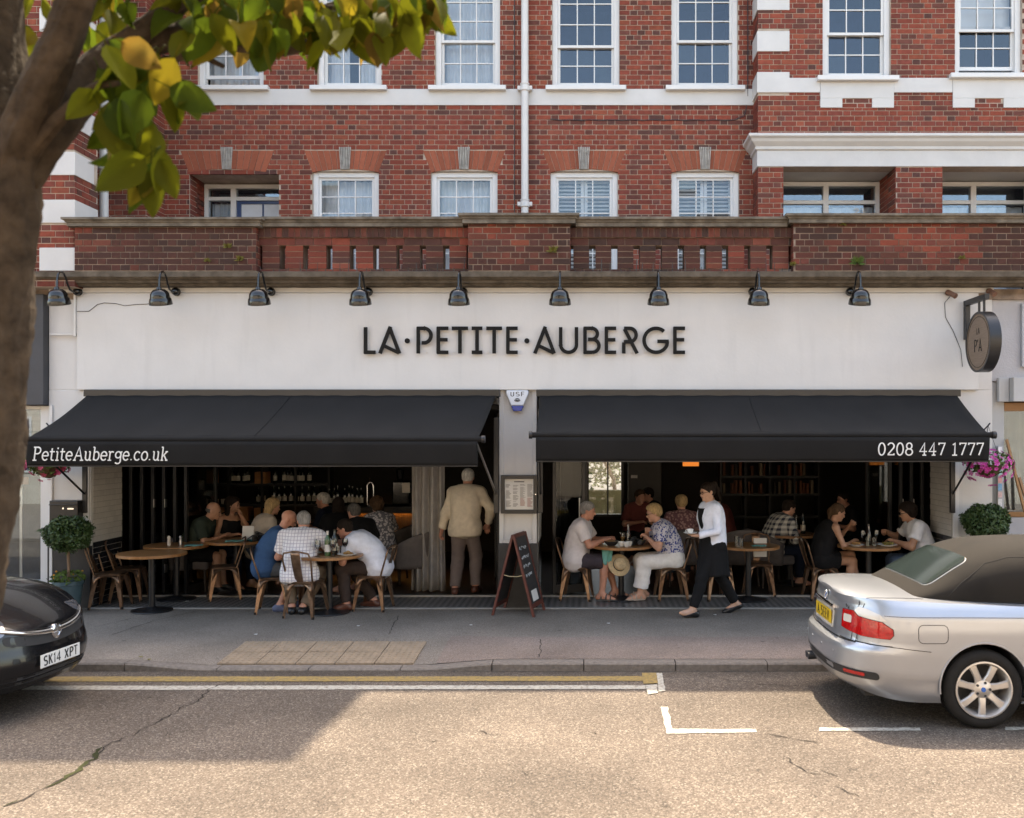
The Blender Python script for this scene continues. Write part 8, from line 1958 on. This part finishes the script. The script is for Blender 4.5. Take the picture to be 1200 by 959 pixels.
bk_ = thing('black_hatchback', 'black hatchback with a chrome grille bar and number plate SK14 XPT', 'car', (-8.70, 8.46, RZ), R(-5))
S2 = dict(L=4.15, W=1.75, ar=.5, af=.78, nr=2.2, nf=2.0, my=3.0, NV=30, zb=[(0, .3), (.4, .22), (3.6, .2), (4.15, .24)], zt=[(0, .98), (1, 1.0), (2.6, 1.0), (3.0, 1.0), (3.3, .985), (3.65, .91), (3.9, .82), (4.05, .755), (4.15, .70)], crown=[(0, .03), (2.8, .06), (3.5, .085), (4.0, .06), (4.15, .02)],
          rear=[(.2, .1), (.4, 0), (.6, 0), (1.0, .15)], front=[(.2, .16), (.26, .075), (.32, .035), (.40, .01), (.47, .0), (.54, .012), (.60, .03), (.66, .04), (.72, .055), (.80, .10), (1.1, .25)], side=[(.2, .07), (.3, .03), (.5, .0), (.7, .0), (.85, .03), (1.0, .09)])
bm = car_shell(S2); b2 = bvh_of(bm); me = bpy.data.meshes.new('body'); bm.to_mesh(me); bm.free(); body = link_mesh('body', me, M['car_black'], bk_)
boolean_arches(body, [(x, s * .5, s * 1.2, .32, .345) for x in (.75, 3.3) for s in (1, -1)])
for x in (.75, 3.3):
    for s in (1, -1): wheel(bk_, x, s * .76, .305, .21, s, M['alloy'], 5)
    m = MB(); m.box(x - .35, -.5, .2, x + .35, .5, .66); m.build('wheel_well', M['trim_black'], bk_)
cab = loft_cabin([(.35, 1.0, 1.05, .62), (.5, 1.0, 1.30, .68), (.9, 1.0, 1.46, .70), (1.6, 1.0, 1.50, .71), (2.1, 1.0, 1.47, .71), (2.5, 1.0, 1.32, .70), (3.0, 1.0, 1.06, .67), (3.1, .99, 1.0, .64)], py=.5, pzz=.7); cab.build('cabin_glass', M['car_glass'], bk_, smooth=60)
rf2 = loft_cabin([(.55, 1.36, 1.40, .50), (.9, 1.40, 1.475, .56), (1.6, 1.44, 1.515, .57), (2.1, 1.41, 1.483, .55), (2.3, 1.37, 1.41, .50)], py=.5, pzz=.7); rf2.build('roof_panel', M['car_black'], bk_, smooth=60)
fF = lambda y, z: (5, y, z); dF = Vector((-1, 0, 0))
patch('upper_grille', M['trim_black'], bk_, b2, [(y, z + .05 * (y / .5) ** 2) for y, z in rrect(-.52, .52, .585, .66, .03)], fF, dF, .004, 4)
m = MB(); m.tube([hit(b2, fF(y, .675 + .075 * (y / .5) ** 2), dF, .004) for y in np.linspace(-.56, .56, 25)], [.016 + .010 * (1 - abs(k - 12) / 12) for k in range(25)], 8); m.build('grille_bar', M['chrome'], bk_, smooth=60)
hb = hit(b2, fF(0, .665), dF, .012); Mx = Matrix.Translation(hb) @ Matrix.Rotation(R(90), 4, 'Y'); m = MB(); m.lathe([(.062, -.02), (.064, .006), (.052, .012), (.05, .004), (0, .004)], 28, M=Mx); emb = m.build('emblem', M['chrome'], bk_, smooth=30)
m = MB(); g_ = [(-.045, .012), (-.012, .014), (-.02, .0), (.045, -.012), (.012, -.014), (.02, .0)]; m.tube([Mx @ Vector((-b, a, .011)) for a, b in ((-.05, .004), (-.01, .012), (.012, -.012), (.05, -.004))], .006, 6); m.build('emblem_mark', M['chrome'], emb, smooth=60)
hp = hit(b2, fF(0, .455), dF, .012); m = MB(); m.cbox((hp.x, 0, .455), (.006, .52, .112)); plate = m.build('number_plate', M['plate_white'], bk_, bevel=.004)
plate_text(plate, 'plate_lettering', 'SK14 XPT', .45, .078, M['plate_black'], (hp.x + .0032, 0, .455), (0, 1, 0), (0, 0, 1), (1, 0, 0))
for k, (z0, z1) in enumerate(((.30, .33), (.34, .37))): patch('lower_grille', M['trim_black'], bk_, b2, rrect(-.62, .62, z0, z1, .012), fF, dF, .004, 3)
for s in (-1, 1):
    a = R(180 - 38 * s * -1); d = Vector((-math.cos(R(38)), -s * math.sin(R(38)), -.1)).normalized(); u = Vector((-d.y, d.x, 0)).normalized(); fo = lambda p, z, d=d, s=s, u=u: Vector((3.75, s * .55, z)) - d * 1.5 + u * p
    patch('headlamp', M['head_lens'], bk_, b2, [(p, z + .12 * abs(p + s * .1)) for p, z in rrect(-.22, .24, .66, .80, .05)], fo, d, .005, 5); patch('fog_lamp', M['head_lens'], bk_, b2, rrect(-.05, .06, .36, .43, .03), fo, d, .005, 3)
    seam('bonnet_gap', M['gap'], bk_, b2, [(3.15, s * .66), (3.6, s * .64), (3.95, s * .52)], fT, dT, .001, .006)
seam('bumper_gap', M['gap'], bk_, b2, [(-.62, .80), (-.4, .74), (0, .70), (.4, .74), (.62, .80)], fF, dF, .001, .007)
m = MB(); m.box(.3, -.6, .2, 3.8, .6, .3); m.build('underbody', M['trim_black'], bk_)
for s in (-1, 1): m = MB(); m.ball((2.85, s * .96, 1.08), (.07, .11, .08), 12, 8); m.tube([(2.85, s * .78, 1.02), (2.85, s * .88, 1.06)], .025, 8); m.build('door_mirror', M['car_black'], bk_, smooth=60)
# ------------------------------------------------------------------ street tree in the foreground
M['bark'] = pm('tree_bark', (.024,.016,.010), .95, col2=(.068,.047,.031), scale=14, thr=(.3, .7), bump=1.0, bscale=28)
def leaf_material(name, c1, c2):
    m = pm(name, c1, .6, col2=c2, scale=3, thr=(.35, .65), spec=.12); n, l, b = nodes_of(m); tr = n.new('ShaderNodeBsdfTranslucent'); mx = n.new('ShaderNodeMixShader'); mx.inputs[0].default_value = .66
    src = b.inputs['Base Color'].links[0].from_socket; oi = n.new('ShaderNodeObjectInfo'); mr = n.new('ShaderNodeMapRange'); mr.inputs[3].default_value = .65; mr.inputs[4].default_value = 1.35; l.new(oi.outputs['Random'], mr.inputs[0])
    mu = n.new('ShaderNodeMix'); mu.data_type = 'RGBA'; mu.blend_type = 'MULTIPLY'; mu.inputs[0].default_value = 1; l.new(src, mu.inputs[6]); l.new(mr.outputs[0], mu.inputs[7]); l.new(mu.outputs[2], b.inputs['Base Color']); l.new(mu.outputs[2], tr.inputs[0])
    l.new(b.outputs[0], mx.inputs[1]); l.new(tr.outputs[0], mx.inputs[2]); l.new(mx.outputs[0], n['Material Output'].inputs[0]); return m
LM = [leaf_material('green_leaf', (.036,.070,.007), (.07,.10,.009)), leaf_material('olive_leaf', (.08,.092,.007), (.12,.125,.009)), leaf_material('yellow_leaf', (.13,.11,.010), (.17,.13,.013)), leaf_material('orange_leaf', (.17,.075,.010), (.14,.095,.02))]
def leaf_mesh(i, mat):
    m = MB(); L, W_ = .165, .047; n = 6; vs = []; fs = []; rnd = random.Random(i)
    curl = rnd.uniform(-.03, .04); fold = rnd.uniform(.15, .5)
    prof = [(0, .0), (.10, .55), (.28, 1.0), (.5, .95), (.72, .66), (.88, .33), (1.0, .0)]
    for t, w in prof:
        z = curl * math.sin(t * 3); y = -L * t
        for s in (-1, -.5, 0, .5, 1): vs.append((s * w * W_, y, z + abs(s) * w * W_ * fold - (.004 if s == 0 else 0)))
    for a in range(len(prof) - 1):
        for b in range(4): fs.append((a*5+b, a*5+b+1, a*5+b+6, a*5+b+5))
    m.add(vs, fs); m.tube([(0, 0, 0), (0, .025, .006), (0, .05, .0)], .002, 4)
    me = bpy.data.meshes.new('leaf'); me.from_pydata([tuple(v) for v in m.v], [], m.f); me.materials.append(mat); me.validate(); me.polygons.foreach_set('use_smooth', [True] * len(me.polygons)); return me
TD = 3.4
def tp(x, y, D=TD): return Vector((px(x, D), D, pz(y, D)))
tree = thing('street_tree', 'brown trunked street tree with yellowing leaves at the near kerb', 'tree', (px(-45, TD), TD, 0), world=True)
def limb(name, pts, rads, D=None):
    m = MB(); P = [];
    for i in range(len(pts) - 1):
        for k in range(12):
            t = k / 12; a, b = pts[i], pts[i + 1]; P.append([(a[j] + (b[j] - a[j]) * t) for j in range(len(a))] + [rads[i] + (rads[i+1] - rads[i]) * t])
    P.append(list(pts[-1]) + [rads[-1]])
    for _ in range(12):
        Q = [p[:] for p in P]
        for i in range(1, len(P) - 1): P[i] = [(Q[i-1][j] + 2 * Q[i][j] + Q[i+1][j]) / 4 for j in range(len(Q[i]))]
    path = [tp(p[0], p[1], p[2]) for p in P]; n = 36; V0 = []; F0 = []
    rd = [p[3] / FPX * p[2] for p in P]; mb = MB(); mb.tube(path, rd, n); vs = []
    for i, v in enumerate(mb.v):
        if i < len(path) * n:
            c = path[i // n]; d = Vector(v) - c; th = (i % n) * 6.283 / n; k = 1 + .06 * math.sin(th * 3 + v[2] * 5) + .05 * math.sin(v[2] * 13 + th * 5) + .045 * math.sin(th * 13 + 2.5 * math.sin(v[2] * 9)) + random.uniform(-.025, .025); vs.append(tuple(c + d * k))
        else: vs.append(v)
    mb.v = vs; return mb.build(name, M['bark'], tree, smooth=180)
trunk_pts = [(-125, 1195, TD), (-92, 960, TD), (-72, 800, TD), (-55, 700, TD), (-38, 600, TD), (-25, 480, TD), (-14, 370, TD), (-6, 280, TD), (0, 185, TD)]
limb('trunk', trunk_pts, [80, 58, 52, 50, 47, 46, 45, 45, 42])
limb('branch', [(6, 215, TD), (38, 125, TD - .05), (74, 50, TD - .1), (112, -60, TD - .15), (150, -200, TD - .2)], [26, 24, 20, 18, 13])
limb('branch', [(-4, 210, TD), (-6, 80, TD + .1), (-2, -60, TD + .2), (10, -220, TD + .3)], [38, 30, 26, 20])
limb('branch', [(20, 215, TD + .02), (66, 140, TD + .12), (120, 72, TD + .25), (190, 40, TD + .4), (262, 44, TD + .5), (330, 58, TD + .55), (372, 50, TD + .6)], [24, 24, 20, 17, 13, 9, 5])
limb('branch', [(120, 72, TD + .25), (200, 10, TD + .3), (300, -50, TD + .4)], [14, 11, 6])
limb('branch', [(34, 180, TD - .02), (70, 138, TD - .05), (112, 100, TD - .1), (140, 98, TD - .12)], [10, 8, 5, 3])
limb('branch', [(190, 72, TD + .4), (230, 62, TD + .45), (262, 78, TD + .45)], [5, 4, 2.5]); limb('branch', [(300, 50, TD + .5), (380, 10, TD + .55), (470, -20, TD + .6)], [6, 5, 3]); limb('branch', [(380, 10, TD + .55), (430, 8, TD + .5), (480, 20, TD + .5)], [4, 3, 2])
crown = bpy.data.objects.new('crown', None); COL.objects.link(crown); crown.parent = tree; OFF[crown.name] = OFF[tree.name]
LMESH = [[leaf_mesh(i * 4 + k, LM[k]) for i in range(3)] for k in range(4)]
nleaf = [0]; rl = random.Random(3)
def put_leaf(p, sc_, wts, droop=1.0):
    k = rl.choices(range(4), wts)[0]; o = bpy.data.objects.new('leaf', rl.choice(LMESH[k])); COL.objects.link(o); o.parent = crown; off = OFF[tree.name]; o.location = p - off
    o.rotation_euler = (R(90) + rl.gauss(0, .35) * droop, rl.gauss(0, .5), rl.uniform(-1.2, 1.2));
    if rl.random() < .25: o.rotation_euler[2] += math.pi
    s = sc_ * rl.uniform(.8, 1.15); o.scale = (s, s, s); nleaf[0] += 1
G = (.62, .30, .05, .03); Y_ = (.25, .5, .18, .07)
for x, y, s in [(128, 68, 1.0), (160, 82, 1.0), (140, 60, .9), (198, 92, 1.05), (185, 78, .9), (128, 126, .9), (120, 140, 1.0), (146, 118, .8), (170, 128, 1.0), (156, 178, 1.0), (136, 170, .9), (182, 160, 1.05), (170, 195, 1.0), (190, 200, 1.0), (178, 212, .95), (162, 200, .9), (150, 140, .9), (196, 130, 1.0), (118, 105, .7), (205, 110, .9), (176, 105, .8)]:
    D = TD + rl.uniform(-.25, .1); put_leaf(tp(x + rl.gauss(0, 4), y - 14 + rl.gauss(0, 5), D), s * 1.15, (.56, .34, .06, .04)); put_leaf(tp(x + rl.gauss(0, 12), y - 10 + rl.gauss(0, 12), D + .08), s * 1.1, (.5, .38, .06, .06))
for i in range(196):
    u = rl.random(); x = 205 + 305 * u + rl.gauss(0, 6); lim = 62 - 45 * max(0, (u - .62) / .38) ** 1.5; y = -25 + (lim + 10) * rl.random() ** .8
    if 215 < x < 290 and y > 30 and rl.random() < .6: continue
    D = TD + .35 + rl.uniform(-.3, .5); put_leaf(tp(x, y, D), rl.uniform(.75, 1.15) * 1.0, (.30, .50, .13, .07) if u > .5 else (.38, .50, .08, .04))
for x, y in [(488, 28), (500, 20), (462, 52), (478, 40), (455, 30), (440, 20), (490, 5)]: put_leaf(tp(x, y - 18, TD + .5), .95, (.1, .4, .4, .1))
for i in range(28): put_leaf(tp(rl.uniform(15, 130), rl.uniform(-40, 40), TD + rl.uniform(.3, 1.0)), .9, (.4, .4, .2, 0))
for i in range(18): put_leaf(tp(rl.uniform(110, 330), rl.uniform(-60, 5), TD + rl.uniform(.0, .7)), .95, G)
ms = MB()                                              # the rest of the crown, above the picture
for i in range(2600):
    d = Vector((rl.gauss(0, 1), rl.gauss(0, 1), rl.gauss(0, 1))).normalized() * rl.random() ** .4; p = Vector((-1.7 + d.x * 2.3, 3.3 + d.y * 1.9, 5.55 + d.z * 1.35))
    if p.z < 4.15: continue
    a = Vector((rl.gauss(0, 1), rl.gauss(0, 1), rl.gauss(0, 1) - .8)).normalized() * .075; b = a.cross(Vector((rl.gauss(0, 1), rl.gauss(0, 1), rl.gauss(0, 1)))).normalized() * .048; ms.add([p - a, p + b, p + a, p - b], [(0, 1, 2, 3)])
o = ms.build('upper_foliage', LM[1], tree); o['kind'] = 'stuff'

# ------------------------------------------------------------------ topiary, planters, hanging baskets
M['box_leaf'] = pm('box_leaf', (.022,.050,.014), .5, col2=(.05,.095,.025), scale=6); M['pot_blue'] = pm('blue_grey_pot', (.045,.085,.10), .5, var=.15, scale=5); M['soil'] = pm('soil', (.03,.02,.014), .95)
def foliage_ball(m, c, r, n, size, rr):
    for i in range(n):
        d = Vector((rr.gauss(0, 1), rr.gauss(0, 1), rr.gauss(0, 1))).normalized(); k = (.86 + .2 * rr.random() + (.16 * rr.random() if rr.random() < .06 else 0)) * (1 + .06 * math.sin(d.x * 7 + d.z * 5) + .05 * math.sin(d.y * 9)); p = Vector(c) + Vector((d.x * r[0], d.y * r[1], d.z * r[2])) * k
        a = (d * .5 + Vector((rr.gauss(0, 1), rr.gauss(0, 1), rr.gauss(0, 1)))).normalized(); b = a.cross(d + Vector((rr.gauss(0, .6), rr.gauss(0, .6), rr.gauss(0, .6)))).normalized(); s = size * rr.uniform(.7, 1.3)
        m.add([p - a * s, p + b * s * .45 + d * .004, p + a * s, p - b * s * .45 + d * .004], [(0, 1, 2, 3)])
def topiary(x, D, yc, rpx, label, pot=True):
    rr = random.Random(int(x)); X = px(x, D); z = pz(yc, D); r = rpx / FPX * D
    t = thing('topiary_tree', label, 'topiary', (X, D, 0), world=True, group='clipped ball topiaries at the restaurant piers')
    m = MB(); foliage_ball(m, (X, D, z), (r, r, r * .8), 2600, .028, rr); m.build('crown', M['box_leaf'], t)
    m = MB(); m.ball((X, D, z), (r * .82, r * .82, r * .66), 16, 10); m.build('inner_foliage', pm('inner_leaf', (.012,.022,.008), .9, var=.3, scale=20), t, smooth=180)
    m = MB(); m.tube([(X, D, .38), (X + .008, D, .55), (X - .006, D, z - r * .5)], .018, 8); m.build('trunk', M['bark_pale'], t, smooth=60)
    m = MB(); m.lathe([(.13, .002), (.17, .36), (.185, .365), (.185, .41), (.16, .41), (.155, .37)], 24, (X, D, 0)); m.build('pot', M['pot_blue'], t, smooth=40)
    m = MB(); m.lathe([(.157, .372), (0, .385)], 20, (X, D, 0), cap=False); m.build('soil', M['soil'], t)
    m = MB(); foliage_ball(m, (X, D, .43), (.19, .19, .10), 320, .03, rr); m.build('underplanting', M['weed_green'], t)
    for i in range(9):
        a = rr.uniform(0, 6.28); m = MB(); m.ball((X + .16 * math.cos(a), D + .16 * math.sin(a), .50 + rr.uniform(-.05, .04)), .014, 6, 4); m.build('flower', pm('marigold', (.6, .25, .02), .7) if i == 0 else bpy.data.materials['marigold'], t)
topiary(80, 12.0, 626, 24.5, 'clipped ball topiary in a blue pot with orange flowers by the letter box')
topiary(1155, 12.0, 612, 25, 'clipped ball topiary by the right pier behind the silver car')
M['petunia'] = pm('pink_petunia', (.55,.05,.32), .6, var=.3, scale=40); M['wicker'] = pm('wicker', (.12,.08,.05), .9, var=.3, scale=40)
def basket(x, D, y, label, n, spread, mat):
    rr = random.Random(int(x)); X, Z = px(x, D), pz(y, D); t = thing('hanging_basket', label, 'hanging basket', (X, D, Z), world=True, group='hanging flower baskets')
    m = MB(); m.lathe([(.02, -.17), (.10, -.13), (.16, -.04), (.17, 0), (.155, 0), (.14, -.04)], 16, (X, D, Z)); m.build('bowl', M['wicker'], t, smooth=60)
    m = MB(); foliage_ball(m, (X, D, Z + .02), (spread, .2, .15), 420, .03, rr); m.build('foliage', M['weed_green'], t)
    fm = None
    for i in range(n):
        d = Vector((rr.gauss(0, 1), -abs(rr.gauss(0, 1)), rr.gauss(0, 1) + .1)).normalized(); p = Vector((X, D, Z + .02)) + Vector((d.x * spread * 1.1, d.y * .22, d.z * .17 - (.12 * rr.random() if rr.random() < .3 else 0)))
        if fm is None:
            q = MB(); k = 5
            for a in range(k):
                a0 = 2 * math.pi * a / k; q.add([(0, 0, 0), (.026 * math.cos(a0 - .5), .026 * math.sin(a0 - .5), .012), (.034 * math.cos(a0), .034 * math.sin(a0), .010), (.026 * math.cos(a0 + .5), .026 * math.sin(a0 + .5), .012)], [(0, 1, 2, 3)])
            o = q.build('flower', mat); o.parent = t; fm = o.data
        else: o = bpy.data.objects.new('flower', fm); COL.objects.link(o); o.parent = t
        o.location = p - Vector((X, D, Z)); o.rotation_euler = d.to_track_quat('Z', 'Y').to_euler(); s = rr.uniform(.75, 1.25); o.scale = (s, s, s)
    m = MB()
    for a in (90, 210, 330): m.tube([(X + .16 * math.cos(R(a)), D + .16 * math.sin(R(a)), Z), (X, D, Z + .5)], .003, 4)
    m.build('chains', M['black_metal'], t)
    m = MB(); m.tube([(X, 12.36, Z + .34), (X, 12.3, Z + .36), (X, D, Z + .50), (X, D - .05, Z + .53)], .009, 6); m.tube([(X, 12.33, Z + .1), (X, D + .1, Z + .46)], .007, 6); m.build('bracket', M['black_metal'], t, smooth=60)
basket(1158, 11.95, 545, 'hanging basket of bright pink petunias beside the right awning', 85, .28, M['petunia'])
basket(57, 11.95, 545, 'hanging basket with pink flowers under the left end of the awning', 45, .26, pm('red_pink_flower', (.45,.05,.12), .6, var=.3, scale=40))
rr = random.Random(5)
for i, (x, y) in enumerate([(219, 706), (552, 734), (838, 722), (713, 732), (420, 735), (300, 745), (165, 771), (175, 773)]):
    Y = gy(y); m = MB(); s = .03 if i == 0 else .018; a = rr.uniform(0, 3); m.grid(lambda u, v: ((u - .5) * s * 2, (v - .5) * s * 1.5, .004 + .008 * math.sin(u * 4 + v * 5) ** 2), 3, 3); o = m.build('paper_scrap', M['paper'] if i < 6 else M['weed'], smooth=180); o.location = (px(x, Y), Y, pave_z(px(x, Y), Y) + .008); o.rotation_euler = (0, 0, a)
    tag(o, ['crumpled paper napkin on the tiled threshold near the front tables', 'scrap of paper on the pavement before the chalkboard', 'small scrap on the pavement under the waitress', 'scrap on the pavement before the couple', 'tiny scrap on the pavement behind the tactile paving', 'tiny scrap on the pavement left of the tactile paving', 'dead leaf at the kerb edge before the black hatchback', 'dead leaf on the kerb next to another leaf'][i], 'litter')
